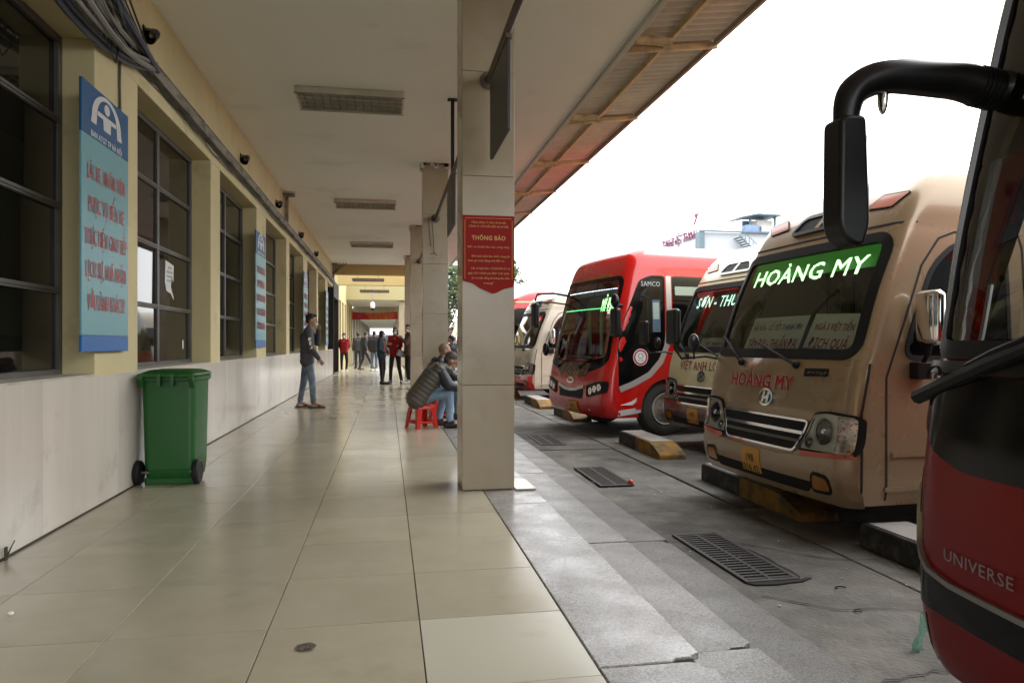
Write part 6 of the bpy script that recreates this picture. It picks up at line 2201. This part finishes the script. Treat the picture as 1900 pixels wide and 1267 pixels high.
def person(label, loc, rotz, h=1.70, J=None, top=None, bottom=None, shoe=None, hair='short', mask=None, vox=0.012, fat=1.0, sleeve=1.0, quilt=False, hood=False, hem=0.90, skirt=None, group=None, chin_mask=False, hairm=None, sandal=False, inner=None, sleeves=None):
    j = dict(STAND)
    j.update(J or {})
    k = h / 1.70
    P = {q: (Vector(v) * k if isinstance(v, tuple) else v) for q, v in j.items()}
    root = None
    # --- body, one surface
    m = MB()
    Mh = Matrix.Translation(P['head']) @ Euler((P['pitch'], P['roll'], P['yaw']), 'XYZ').to_matrix().to_4x4()
    m.ell((0, -.005 * k, .02 * k), (.074 * k, .092 * k, .098 * k), Mh)
    m.ell((0, .035 * k, -.045 * k), (.055 * k, .058 * k, .066 * k), Mh)
    m.cap((0, .088 * k, .012 * k), (0, .108 * k, -.026 * k), .011 * k, .015 * k, 8, Mh)
    m.cap((-.03 * k, .085 * k, .028 * k), (.03 * k, .085 * k, .028 * k), .012 * k, .012 * k, 8, Mh)
    m.ell((0, .085 * k, -.062 * k), (.024 * k, .018 * k, .012 * k), Mh)
    for s_ in (-1, 1):
        m.ell((s_ * .075 * k, -.005 * k, -.005 * k), (.013 * k, .026 * k, .034 * k), Mh)
    nb = P['neck']
    m.cap(nb - Vector((0, 0, .05 * k)), P['head'] + Vector((0, 0, -.04 * k)), .054 * k, .050 * k)
    pe, ch = P['pel'], P['chest']
    m.cap(pe, ch, .10 * k, .10 * k)
    m.cap(ch, nb - Vector((0, 0, .06 * k)), .10 * k, .07 * k)
    for s_ in 'LR':
        m.cap(P['sh' + s_], nb - Vector((0, 0, .07 * k)), .05 * k, .06 * k)
        m.cap(P['sh' + s_], P['el' + s_], .044 * k, .037 * k)
        m.cap(P['el' + s_], P['wr' + s_], .037 * k, .025 * k)
        # hand: palm, four fingers, thumb
        w_ = P['wr' + s_]
        d = (w_ - P['el' + s_]).normalized()
        sx = -1 if s_ == 'L' else 1
        side = d.cross(Vector((sx, 0, 0)))
        side = side.normalized() if side.length > 0.2 else Vector((0, 1, 0))
        nrm = side.cross(d).normalized() * -sx
        pc = w_ + d * .05 * k
        for t in (-.024, -.008, .008, .024):
            m.cap(w_ + d * .01 * k + side * t * .6 * k, w_ + d * .085 * k + side * t * k, .013 * k, .012 * k, 8)
        for t, ln in ((-.028, .055), (-.0095, .068), (.0095, .072), (.028, .062)):
            a0 = w_ + d * .085 * k + side * t * k
            a1 = a0 + (d * .8 - nrm * .35 * 1).normalized() * ln * .5 * k
            a2 = a1 + (d * .55 - nrm * .7).normalized() * ln * .5 * k
            m.cap(a0, a1, .0095 * k, .009 * k, 8)
            m.cap(a1, a2, .009 * k, .0075 * k, 8)
        b0 = w_ + d * .02 * k + side * .026 * k
        b1 = b0 + (d * .7 + side * .7 - nrm * .2).normalized() * .042 * k
        b2 = b1 + (d * .9 + side * .15 - nrm * .3).normalized() * .032 * k
        m.cap(b0, b1, .012 * k, .010 * k, 8)
        m.cap(b1, b2, .010 * k, .008 * k, 8)
        m.cap(P['hip' + s_], P['kn' + s_], .072 * k, .050 * k)
        m.cap(P['kn' + s_], P['an' + s_], .048 * k, .034 * k)
        m.cap(P['an' + s_], P['to' + s_], .034 * k, .024 * k)
        hl = P['an' + s_] - (P['to' + s_] - P['an' + s_]) * 0.22
        m.ell((hl.x, hl.y, max(P['to' + s_].z + .01 * k, hl.z - .05 * k)), (.030 * k, .034 * k, .034 * k))
    m.cap(P['hipL'], P['hipR'], .095 * k, .095 * k)
    root = remesh(m, 'person', M_SKIN, None, vox * 0.75, 2)
    root.location = loc
    root.rotation_euler = (0, 0, rotz)
    tag(root, label, 'person', group)
    # --- eyes
    if not mask or True:
        e = MB()
        for s_ in (-1, 1):
            e.ell((s_ * .030 * k, .084 * k, .010 * k), (.011 * k, .008 * k, .005 * k), Mh, 0, 8, 5)
        e.obj('eyes', M_EYE, root)
    # --- top
    if top:
        m = MB()
        f = 1.0 * fat
        lo = pe + (ch - pe) * ((hem - .95) / .33)
        up = (ch - pe).normalized()
        rt = (P['shR'] - P['shL']).normalized()
        fw = up.cross(rt).normalized() * -1
        def blob(c, a, b_, r0):
            m.cap(c - rt * a, c + rt * a, r0, r0, 12)
        nst = 9 if quilt else 5
        Q = 9 if quilt else 4
        for q in range(nst + 1):
            t = q / nst
            c = lo.lerp(ch, t)
            wdt = (.085 + .022 * t) * k * f
            rr = (.118 - .004 * t) * k * f
            if quilt:
                m.cap(c - rt * wdt, c + rt * wdt, rr * 1.02, rr * 1.02, 14)
            else:
                m.cap(c - rt * wdt, c + rt * wdt, rr, rr, 14)
        m.cap(ch - rt * .09 * k, ch + rt * .09 * k, .118 * k * f, .118 * k * f)
        for s_ in 'LR':
            m.cap(P['sh' + s_], nb - up * .075 * k, .070 * k * f, .072 * k * f)
            m.cap(P['sh' + s_], ch, .075 * k * f, .09 * k * f)
        m.cap(nb - up * .05 * k, nb + up * .005 * k, .066 * k, .060 * k)
        if hood:
            hb = nb - fw * .07 * k - up * .0 * k
            m.ell(hb, (.125 * k, .085 * k, .075 * k))
            m.cap(nb - rt * .08 * k, nb + rt * .08 * k, .055 * k, .055 * k)
        sm_ = MB() if sleeves else m
        for s_ in 'LR':
            el = P['el' + s_]
            wr = el.lerp(P['wr' + s_], 0.98) if sleeve >= 1 else el.lerp(P['wr' + s_], max(0.0, sleeve))
            if quilt:
                for q in range(6):
                    a0, a1 = P['sh' + s_].lerp(el, q / 6), P['sh' + s_].lerp(el, (q + 1) / 6)
                    sm_.cap(a0, a1, .064 * k * f, .064 * k * f)
                for q in range(6):
                    a0, a1 = el.lerp(wr, q / 6), el.lerp(wr, (q + 1) / 6)
                    sm_.cap(a0, a1, (.060 - .012 * q / 6) * k * f, (.058 - .012 * q / 6) * k * f)
            else:
                sm_.cap(P['sh' + s_], el, .064 * k * f, .055 * k * f)
                if sleeve > 0.1:
                    sm_.cap(el, wr, .054 * k * f, .042 * k * f)
        jk = remesh(m, 'jacket', top, root, vox, 3)
        if sleeves:
            remesh(sm_, 'sleeve', sleeves, jk, vox, 3)
        if quilt:
            # quilting seams: pull the surface in along bands across the torso
            axis = up
            for v in jk.data.vertices:
                t = (v.co - lo).dot(axis) / k
                if -0.12 < t < 0.62:
                    ph = abs(math.sin(math.pi * t / 0.062))
                    c = lo + axis * t * k
                    d = v.co - c
                    v.co = c + d * (1 + 0.055 * (ph ** 0.6) - 0.03)
    if bottom:
        m = MB()
        m.cap(P['hipL'] + Vector((0, 0, .03 * k)), P['hipR'] + Vector((0, 0, .03 * k)), .108 * k * fat, .108 * k * fat)
        m.cap((P['hipL'] + P['hipR']) / 2, pe + (ch - pe) * .15, .108 * k * fat, .100 * k * fat)
        for s_ in 'LR':
            m.cap(P['hip' + s_], P['kn' + s_], .092 * k, .066 * k)
            m.cap(P['kn' + s_], P['an' + s_] + Vector((0, 0, .03 * k)), .064 * k, .050 * k)
        remesh(m, 'trousers', bottom, root, vox, 3)
    if shoe:
        for s_ in 'LR':
            m = MB()
            an, to = P['an' + s_], P['to' + s_]
            d = (to - an)
            d.z = 0
            d = d.normalized() if d.length > 0.01 else Vector((0, 1, 0))
            hl = an - d * .05 * k
            zf = to.z
            if sandal:
                for q in range(7):
                    c = Vector((an.x, an.y, 0)) + d * (-.06 + .24 * q / 6) * k
                    m.ell((c.x, c.y, .016 * k), (.046 * k, .046 * k, .016 * k))
                c = Vector((an.x, an.y, 0)) + d * .11 * k
                m.ell((c.x, c.y, .045 * k), (.046 * k, .03 * k, .022 * k))
            else:
                m.cap(hl + Vector((0, 0, zf - hl.z + .012 * k)), to + d * .045 * k, .043 * k, .036 * k)
                m.cap(hl + Vector((0, 0, zf - hl.z + .035 * k)), an + d * .03 * k, .042 * k, .045 * k)
            remesh(m, 'shoe', shoe, root, max(0.008, vox * 0.8), 2)
    # --- hair
    m = MB()
    if hair == 'short':
        m.ell((0, -.022 * k, .048 * k), (.082 * k, .092 * k, .084 * k), Mh)
        m.ell((0, .050 * k, .092 * k), (.060 * k, .045 * k, .030 * k), Mh)
        m.ell((0, -.055 * k, .0 * k), (.070 * k, .052 * k, .065 * k), Mh)
    elif hair == 'shaved':
        m.ell((0, -.016 * k, .032 * k), (.078 * k, .092 * k, .090 * k), Mh)
    elif hair == 'long':
        m.ell((0, -.022 * k, .045 * k), (.086 * k, .096 * k, .088 * k), Mh)
        m.ell((0, -.060 * k, -.04 * k), (.082 * k, .055 * k, .12 * k), Mh)
        for s_ in (-1, 1):
            m.ell((s_ * .070 * k, .0, -.01 * k), (.024 * k, .045 * k, .075 * k), Mh)
    elif hair == 'bob':
        m.ell((0, -.018 * k, .045 * k), (.090 * k, .098 * k, .090 * k), Mh)
        m.ell((0, -.05 * k, -.03 * k), (.086 * k, .060 * k, .07 * k), Mh)
    if hair:
        remesh(m, 'hair', hairm or M_HAIR, root, max(0.007, vox * 0.7), 1)
    if mask:
        m = MB()
        dz = -.028 * k if chin_mask else 0
        m.ell((0, .062 * k, -.045 * k + dz), (.060 * k, .055 * k, .050 * k if not chin_mask else .035 * k), Mh)
        remesh(m, 'face_mask', mask, root, max(0.008, vox * 0.7), 1)
    if inner:
        c = ch.lerp(pe, 0.35) 
        m = MB().cap(c + Vector((0, .045 * k, .14 * k)), c + Vector((0, .05 * k, -.16 * k)), .095 * k, .10 * k)
        remesh(m, 'blouse', inner, root, vox, 2)
    return root


# the standing man with a phone, by the wall
man = person('man in dark grey jacket and jeans standing alone by the wall with hand to face', (-1.38, 13.12, 0), R(-86), 1.67,
             dict(pel=(0, -.03, .94), chest=(0, -.03, 1.27), head=(0, .045, 1.58), neck=(0, .005, 1.44), shL=(-.185, .0, 1.39), shR=(.185, -.01, 1.385),
                  elR=(.245, .03, 1.10), wrR=(.20, .17, .90), elL=(-.22, .14, 1.17), wrL=(-.09, .165, 1.40),
                  hipL=(-.085, -.03, .91), hipR=(.085, -.03, .91), knL=(-.11, -.09, .49), anL=(-.12, -.16, .085), toL=(-.16, .0, .03), knR=(.10, .06, .49), anR=(.105, .08, .085), toR=(.13, .26, .03), pitch=-0.08),
             M_JKT, M_JEAN, M_SANDAL, 'short', mat('grey_face_mask', (0.45, 0.48, 0.5), 0.8), 0.010, 1.06, hem=.86, sandal=True, chin_mask=True)
pr_ = MB()
for q, (z, y, s_, rr_) in enumerate(((1.22, 0.02, 0.028, 0.3), (1.165, 0.03, 0.022, 0.8), (1.13, 0.035, 0.018, 0.2), (1.07, 0.05, 0.024, 0.6))):
    pr_.prism([(y - s_, z - s_), (y + s_ * .8, z - s_ * .6), (y + s_, z + s_), (y - s_ * .7, z + s_ * .9)], 'x', 0.285, 0.291)
pr_.obj('sleeve_print', M_WHITE, man)
MB().box(-.012, .012, -0.075, 0.075, -0.004, 0.004, 0, Matrix.Translation((-.075, .115, 1.475)) @ Matrix.Rotation(R(75), 4, 'X')).obj('phone', M_BLACK, man, bevel=0.003) if False else None

# the man on the red stool
sit = dict(pel=(0, 0, .41), chest=(0, .21, .70), neck=(0, .35, .83), head=(0, .46, .90), shL=(-.19, .28, .80), shR=(.19, .28, .80), elL=(-.23, .42, .58), elR=(.24, .40, .58), wrL=(-.10, .58, .53), wrR=(.12, .60, .52),
           hipL=(-.09, .03, .40), hipR=(.09, .03, .40), knL=(-.19, .40, .47), knR=(.17, .42, .49), anL=(-.16, .31, .085), anR=(.17, .42, .085), toL=(-.19, .47, .03), toR=(.19, .58, .03), pitch=-0.55)
sitter = person('man in grey-brown quilted jacket with navy sleeves sitting hunched on the red stool', (0.40, 9.75, 0), R(-88), 1.70, sit, M_PUFF, M_JEANL, M_SHOE, 'short', None, 0.010, 1.18, quilt=True, hood=True, hem=.93, hairm=M_HAIRS, sleeves=M_NAVY)
sit2 = dict(sit)
sit2.update(chest=(0, .12, .76), neck=(0, .20, .92), head=(0, .255, 1.035), shL=(-.19, .15, .87), shR=(.19, .15, .87), elL=(-.23, .34, .66), elR=(.23, .36, .66), wrL=(-.1, .55, .6), wrR=(.12, .55, .6), pitch=-0.25)
person('bald man in a black jacket sitting behind the man on the red stool', (0.60, 10.75, 0), R(-85), 1.68, sit2, M_NAVY, M_JEAN, M_SHOE, 'shaved', None, 0.012, 1.15, hem=.93, hairm=mat('shaved_scalp', (0.20, 0.125, 0.09), 0.5))

G8 = 'people standing at the far end of the corridor'
# far group
person('woman in red top and black trousers leaning in the dark doorway, wearing a white mask', (-1.72, 29.3, 0), R(175), 1.56,
       dict(shL=(-.16, 0, 1.39), shR=(.16, 0, 1.39), elL=(-.22, -.10, 1.14), wrL=(-.14, -.12, .98), elR=(.22, -.10, 1.14), wrR=(.14, -.12, .98), knL=(-.13, .03, .49), anL=(-.10, .0, .085)), M_REDT, M_BLKT, M_TRAINER, 'bob', M_MASK, 0.014, 0.90, group=G8)
person('person in black jacket and navy trousers seen from behind near the far doorway', (-1.33, 33.4, 0), R(15), 1.64, dict(pitch=-0.2), M_DRESS2, M_DRESS, M_SHOE, 'short', None, 0.016, 1.05, group=G8)
person('person in dark coat walking barefoot mid-stride behind the standing women', (-1.02, 31.6, 0), R(-70), 1.66,
       dict(pel=(0, 0, .93), chest=(0, .04, 1.26), neck=(0, .07, 1.43), head=(0, .11, 1.56), knR=(.09, .20, .52), anR=(.10, .36, .16), toR=(.11, .50, .08), knL=(-.09, .0, .49), anL=(-.10, -.16, .10), toL=(-.11, -.02, .03), pitch=-0.5), M_DRESS, M_DRESS2, M_SANDAL, 'short', None, 0.016, 1.05, group=G8)
person('man in black jacket and blue jeans standing with his back to the viewer', (-0.55, 30.2, 0), R(-20), 1.66, dict(), M_DRESS2, M_JEAN, M_TRAINER, 'short', None, 0.016, 1.08, group=G8)
person('woman in dark teal cardigan and rust blouse wearing a white mask, facing right', (-0.16, 20.35, 0), R(-112), 1.50,
       dict(elR=(.24, .02, 1.12), wrR=(.13, .16, 1.0), elL=(-.24, .02, 1.12), wrL=(-.13, .16, 1.0), anR=(.10, .05, .085), toR=(.12, .2, .03)), M_TEAL, M_BLKT, M_SHOE, 'long', M_MASK, 0.014, 0.98, inner=M_RUST, group=G8)
person('woman in red top with crossed arms and white mask beside the teal cardigan', (0.22, 20.75, 0), R(168), 1.60,
       dict(shL=(-.16, 0, 1.39), shR=(.16, 0, 1.39), elL=(-.20, .07, 1.13), wrL=(.06, .19, 1.18), elR=(.20, .07, 1.13), wrR=(-.06, .20, 1.15), knR=(.13, .02, .49), anR=(.15, -.02, .085), toR=(.18, .13, .03), knL=(-.12, .02, .49), anL=(-.18, -.04, .085), toL=(-.2, .12, .03)), M_REDT, M_BLKT, M_SHOE, 'long', M_MASK, 0.014, 0.92, group=G8)
bg = MB().box(-0.12, 0.12, -0.04, 0.04, -0.09, 0.09).obj('grey_bag', mat('grey_bag', (0.28, 0.29, 0.32), 0.7, var=0.4, scale=20), bevel=0.03, seg=3)
bg.location = (0.38, 20.55, 0.86)
bg.rotation_euler = (0.2, 0.35, 0.3)
tag(bg, 'small grey bag held at the waist by the woman with crossed arms', 'bag')
person('man in brown coat with pale scarf talking beside the third column, half hidden', (0.60, 20.5, 0), R(100), 1.68,
       dict(elL=(-.22, .12, 1.16), wrL=(-.10, .24, 1.30), yaw=0.7), M_BROWN, M_BLKT, M_TRAINER, 'short', mat('pale_scarf', (0.5, 0.44, 0.43), 0.8), 0.014, 1.10, chin_mask=True, group=G8)
person('distant dark-haired person in black standing between the two nearest columns', (1.98, 22.2, GZ), R(60), 1.68, dict(), M_DRESS, M_BLKT, M_SHOE, 'short', None, 0.018, 1.0)

# ================================================================== SMALL LITTER
lf = MB()
rs = random.Random(8)
op = []
for q in range(13):
    a = 2 * math.pi * q / 13
    op.append((0.047 * math.cos(a) * rs.uniform(0.7, 1.2), 0.034 * math.sin(a) * rs.uniform(0.7, 1.2)))
vs = [(0, 0, 0.008)] + [(x, y, 0.002 + 0.007 * abs(math.sin(7 * x * 30))) for x, y in op]
lf.add(vs, [(0, 1 + q, 1 + (q + 1) % 13) for q in range(13)])
o = lf.obj('dead_leaf', mat('dry_leaf', (0.085, 0.07, 0.055), 0.8, var=0.3, scale=60))
o.location = (-0.30, 2.76, 0.0012)
tag(o, 'dry dark leaf lying on the floor tiles near the viewer', 'leaf')
o = MB().ell((0, 0, 0), (0.013, 0.011, 0.008)).obj('paper_ball', M_PAPER, smooth=True)
o.location = (-1.56, 3.31, 0.008)
tag(o, 'tiny white paper ball on the floor at the left', 'litter')
o = MB().ell((0, 0, 0), (0.030, 0.030, 0.028)).obj('red_ball', mat('red_litter', (0.55, 0.07, 0.03), 0.4), smooth=True)
o.location = (2.44, 6.93, GZ + 0.032)
tag(o, 'small red ball at the corner of the second drain grate', 'ball')
rr = random.Random(13)
bits = MB()
for q in range(60):
    x, y = rr.uniform(2.05, 3.6), rr.uniform(2.2, 12)
    s_ = rr.uniform(0.004, 0.012)
    bits.ell((x, y, GZ + 0.006), (s_, s_ * rr.uniform(0.5, 1.2), 0.004), None, 0, 6, 4)
tag(bits.obj('litter', mat('litter_pale', (0.40, 0.37, 0.32), 0.8)), 'pale crumbs of litter scattered over the yard concrete', 'litter', kind='stuff')
for i, (x, y) in enumerate(((2.62, 3.78), (2.50, 3.44), (2.16, 2.50))):
    pts = [(x + 0.032 * math.cos(0.6 * q + i), y + 0.022 * math.sin(0.6 * q + i), GZ + 0.010) for q in range(7)]
    o = MB().tube(pts, 0.004, 5).obj('rubber_loop', M_RUBBER, smooth=True)
    tag(o, ['curled black rubber strip lying on the yard beside the nearest grate', 'bent scrap of black wire on the cracked concrete', 'black wire loop by the coach corner'][i], 'litter')
wd_ = MB()
for q in range(3):
    wd_.tube([(0, 0, 0), (0.01 * q, 0.02, 0.03 + 0.02 * q), (0.0, 0.05 + 0.02 * q, 0.05 + 0.015 * q)], 0.003, 4)
wd_.box(-0.004, 0.004, -0.01, 0.012, 0.0, 0.07)
o = wd_.obj('dry_weed', mat('weed_dark', (0.05, 0.045, 0.03), 0.9))
o.location = (WX + 0.02, 4.15, 0.0)
tag(o, 'dark dry weed in the joint under the marble plinth at the left edge', 'weed')

# ================================================================== FAR SURROUNDINGS
# white building with rooftop lettering
wb_ = thing('white_building', 'far white building with outside stair and small roofed hut', 'building', (30.0, 64.5, 0))
M_WBLD = mat('white_building_paint', (0.50, 0.52, 0.55), 0.8, var=0.06, scale=0.4)
M_GREYB = mat('grey_blue_metal', (0.12, 0.17, 0.20), 0.6, var=0.2, scale=1.5)
MB().box(0, 26, 0, 18, GZ, 11.9).obj('wall', M_WBLD, wb_)
MB().box(-0.5, 0.0, -0.4, 0.6, GZ, 11.9).obj('dark_corner', M_GREYB, wb_)
MB().box(-0.5, 26.2, -0.45, -0.15, 11.9, 12.05).obj('roof_edge', M_GREYB, wb_)
MB().box(6.0, 26, -0.3, 6, 11.9, 12.6).obj('tower_wall', M_WBLD, wb_)
MB().box(5.0, 5.2, 0.2, 0.4, 12.05, 13.4).obj('hut_post', M_GREYB, wb_)
MB().box(7.6, 7.8, 0.2, 0.4, 12.05, 13.6).obj('hut_post', M_GREYB, wb_)
MB().box(5.2, 7.6, 2.0, 2.2, 12.05, 13.5).obj('hut_wall', M_GREYB, wb_)
MB().prism([(3.6, 13.30), (5.4, 13.65), (8.0, 13.62), (8.0, 13.74), (5.4, 13.80), (3.6, 13.40)], 'y', -0.6, 2.4).obj('hut_roof', M_GREYB, wb_, fix=True)
MB().box(5.9, 7.55, 0.5, 1.9, 12.05, 13.3).obj('water_tank', M_CONCF, wb_)
MB().box(4.4, 5.8, -0.2, 0.6, 12.05, 12.7).obj('blue_tarpaulin', mat('tarp_blue', (0.20, 0.28, 0.45), 0.7, var=0.5, scale=3), wb_)
MB().box(7.9, 8.8, -0.06, 0.0, 9.2, 11.0).obj('window', M_PANE, wb_)
for q in range(9):
    MB().box(3.2 + 0.22 * q, 3.5 + 0.22 * q, -1.3, -0.01, 11.3 - 0.2 * q, 11.36 - 0.2 * q).obj('stair_tread', M_GREYB, wb_)
MB().box(5.1, 7.6, -1.4, -0.01, 9.30, 9.46).obj('landing', M_GREYB, wb_)
rl = MB().tube([(3.1, -1.35, 12.2), (5.2, -1.35, 10.4), (7.6, -1.35, 10.4), (7.6, -1.35, 9.46)], 0.035, 5)
for q in range(6):
    rl.tube([(5.2 + 0.48 * q, -1.35, 9.46), (5.2 + 0.48 * q, -1.35, 10.4)], 0.03, 4)
for q in range(5):
    rl.tube([(3.3 + 0.4 * q, -1.35, 11.2 - 0.36 * q), (3.3 + 0.4 * q, -1.35, 12.0 - 0.36 * q)], 0.03, 4)
rl.tube([(3.1, -1.3, 11.5), (5.1, -1.3, 9.5)], 0.06, 4)
rl.obj('stair_railing', M_GREYB, wb_)
rsgn = thing('rooftop_sign', 'magenta rooftop letters CUNHO VIỆT THANH standing on thin poles', 'sign', (29.9, 70.4, 0))
M_MAG = mat('magenta_letters', (0.20, 0.025, 0.10), 0.6)
vs, fs = fit_text('CUNHO VIỆT THANH', 8.9, 0.95, 0.03)
a_, b_ = Vector((0, 4.5, 12.10)), Vector((0, -4.5, 12.75))
n_v = len(vs)
out = [(-v[2] * 40, -v[0], 12.35 + v[1]) for v in vs] + [(0.10 + v[2] * 40, -v[0], 12.35 + v[1]) for v in vs]
MB().add(out, fs + [tuple(i + n_v for i in reversed(f_)) for f_ in fs]).obj('lettering', M_MAG, rsgn)
vs, fs = fit_text('7', 1.2, 1.15, 0.10, 0.2)
MB().add([(-v[2] * 40, -4.6 - v[0], 13.75 + v[1]) for v in vs], fs).obj('emblem', M_MAG, rsgn)
for y in (4.2, 1.4, -1.4, -4.3):
    MB().box(0.13, 0.22, y - 0.04, y + 0.04, 6.0, 12.6).obj('pole', M_STEEL, rsgn)
MB().box(0.13, 0.2, -4.5, 4.5, 11.85, 11.95).obj('rail', M_STEEL, rsgn)
low = thing('low_block', 'long pale low building carrying the rooftop letters far behind the buses', 'building', (29.95, 66.0, 0))
MB().box(0.0, 6, 1.2, 14, GZ, 6.3).obj('wall', M_WBLD, low)
MB().box(-0.15, 6.1, 1.1, 14.1, 6.3, 6.5).obj('roof', M_CONCF, low)

# platform canopy across the yard
pc = thing('platform_canopy', 'long cream platform canopy across the yard behind the red coach', 'canopy', (13.9, 36.2, 0), R(-18))
M_CRF = mat('cream_fascia', (0.68, 0.62, 0.42), 0.6, var=0.1, scale=1.5)
MB().box(0, 30, 0, 9, 5.95, 6.08).obj('roof_sheet', mat('white_roof_sheet', (0.72, 0.71, 0.68), 0.5), pc)
MB().box(0, 30, -0.02, 0.10, 5.60, 5.948).obj('fascia', M_CRF, pc)
MB().box(0.05, 29.9, 0.2, 8.9, 5.30, 5.56).obj('soffit', mat('tan_soffit', (0.42, 0.34, 0.24), 0.8), pc)
for q in range(5):
    MB().box(1 + 6.8 * q, 1.3 + 6.8 * q, 4.0, 4.3, GZ, 5.3).obj('post', M_CRF, pc)
for q in range(3):
    MB().tube([(1.2 + 7.5 * q, -0.06, 6.25), (2.2 + 7.5 * q, -0.06, 5.98), (5.5 + 7.5 * q, -0.06, 5.9)], 0.05, 5).obj('conduit', M_STEEL, pc)


def tree(x, y, h, r, lab, seed, z=GZ):
    rr = random.Random(seed)
    t = thing('tree', lab, 'tree', (x, y, z), rr.uniform(0, 6), 'trees at the end of the yard')
    m = MB()
    m.tube([(0, 0, 0), (0.08, 0.03, h * 0.25), (0.02, 0.1, h * 0.5), (0.1, 0.05, h * 0.75)], [0.20, 0.16, 0.12, 0.05], 9)
    ends = []
    for q in range(9):
        a = rr.uniform(0, 6.28)
        z0 = h * rr.uniform(0.3, 0.6)
        e = Vector((math.cos(a) * r * rr.uniform(0.4, 0.85), math.sin(a) * r * rr.uniform(0.4, 0.85), h * rr.uniform(0.5, 0.95)))
        m.tube([(0.05, 0.05, z0), tuple(Vector((0.05, 0.05, z0)).lerp(e, 0.5) + Vector((0, 0, 0.2))), tuple(e)], [0.08, 0.05, 0.02], 6)
        ends.append(e)
    m.obj('trunk', mat('bark', (0.10, 0.075, 0.055), 0.9, var=0.3, scale=9), t, smooth=True)
    lv = MB()
    vs, fs = [], []
    for e in ends + [Vector((0, 0, h * 0.9)), Vector((0.3, -0.3, h * 0.75))]:
        for c in range(9):
            cc = e + Vector((rr.gauss(0, r * 0.22), rr.gauss(0, r * 0.22), rr.gauss(0, h * 0.07)))
            for q in range(55):
                p = cc + Vector((rr.gauss(0, 0.32), rr.gauss(0, 0.32), rr.gauss(0, 0.22)))
                u = Vector((rr.uniform(-1, 1), rr.uniform(-1, 1), rr.uniform(-0.6, 0.6))).normalized()
                w_ = u.orthogonal().normalized()
                s_ = rr.uniform(0.12, 0.24)
                b_ = len(vs)
                vs += [p - u * s_, p + w_ * s_ * 0.45, p + u * s_, p - w_ * s_ * 0.45]
                fs.append((b_, b_ + 1, b_ + 2, b_ + 3))
    lv.add(vs, fs)
    lv.obj('crown', mat('foliage', (0.065, 0.105, 0.035), 0.7, var=0.5, scale=1.6, col2=(0.10, 0.13, 0.05)), t)
    return t


tree(5.2, 62, 8.0, 2.6, 'leafy green tree seen in the gap between the two nearest columns', 1)
tree(9.5, 66, 9.0, 3.0, 'broad green tree at the end of the yard, right of the first', 2)
tree(2.0, 70, 7.5, 2.5, 'green tree at the end of the yard, left of the others', 3)
far_bus = copy_tree(ivory_bus)
far_bus.location = (2.72, 36.5, GZ)
far_bus.rotation_euler = (0, 0, R(-88))
far_bus['label'] = 'distant ivory minibus glimpsed between the two nearest columns'
fw = thing('end_wall', 'pale wall and grey van-high screen closing the far walkway', 'wall', (-0.6, 84, 0))
MB().box(-1.5, 4.5, 0, 0.2, 0.0, 2.2).obj('grey_screen', mat('grey_screen', (0.11, 0.115, 0.125), 0.6), fw)
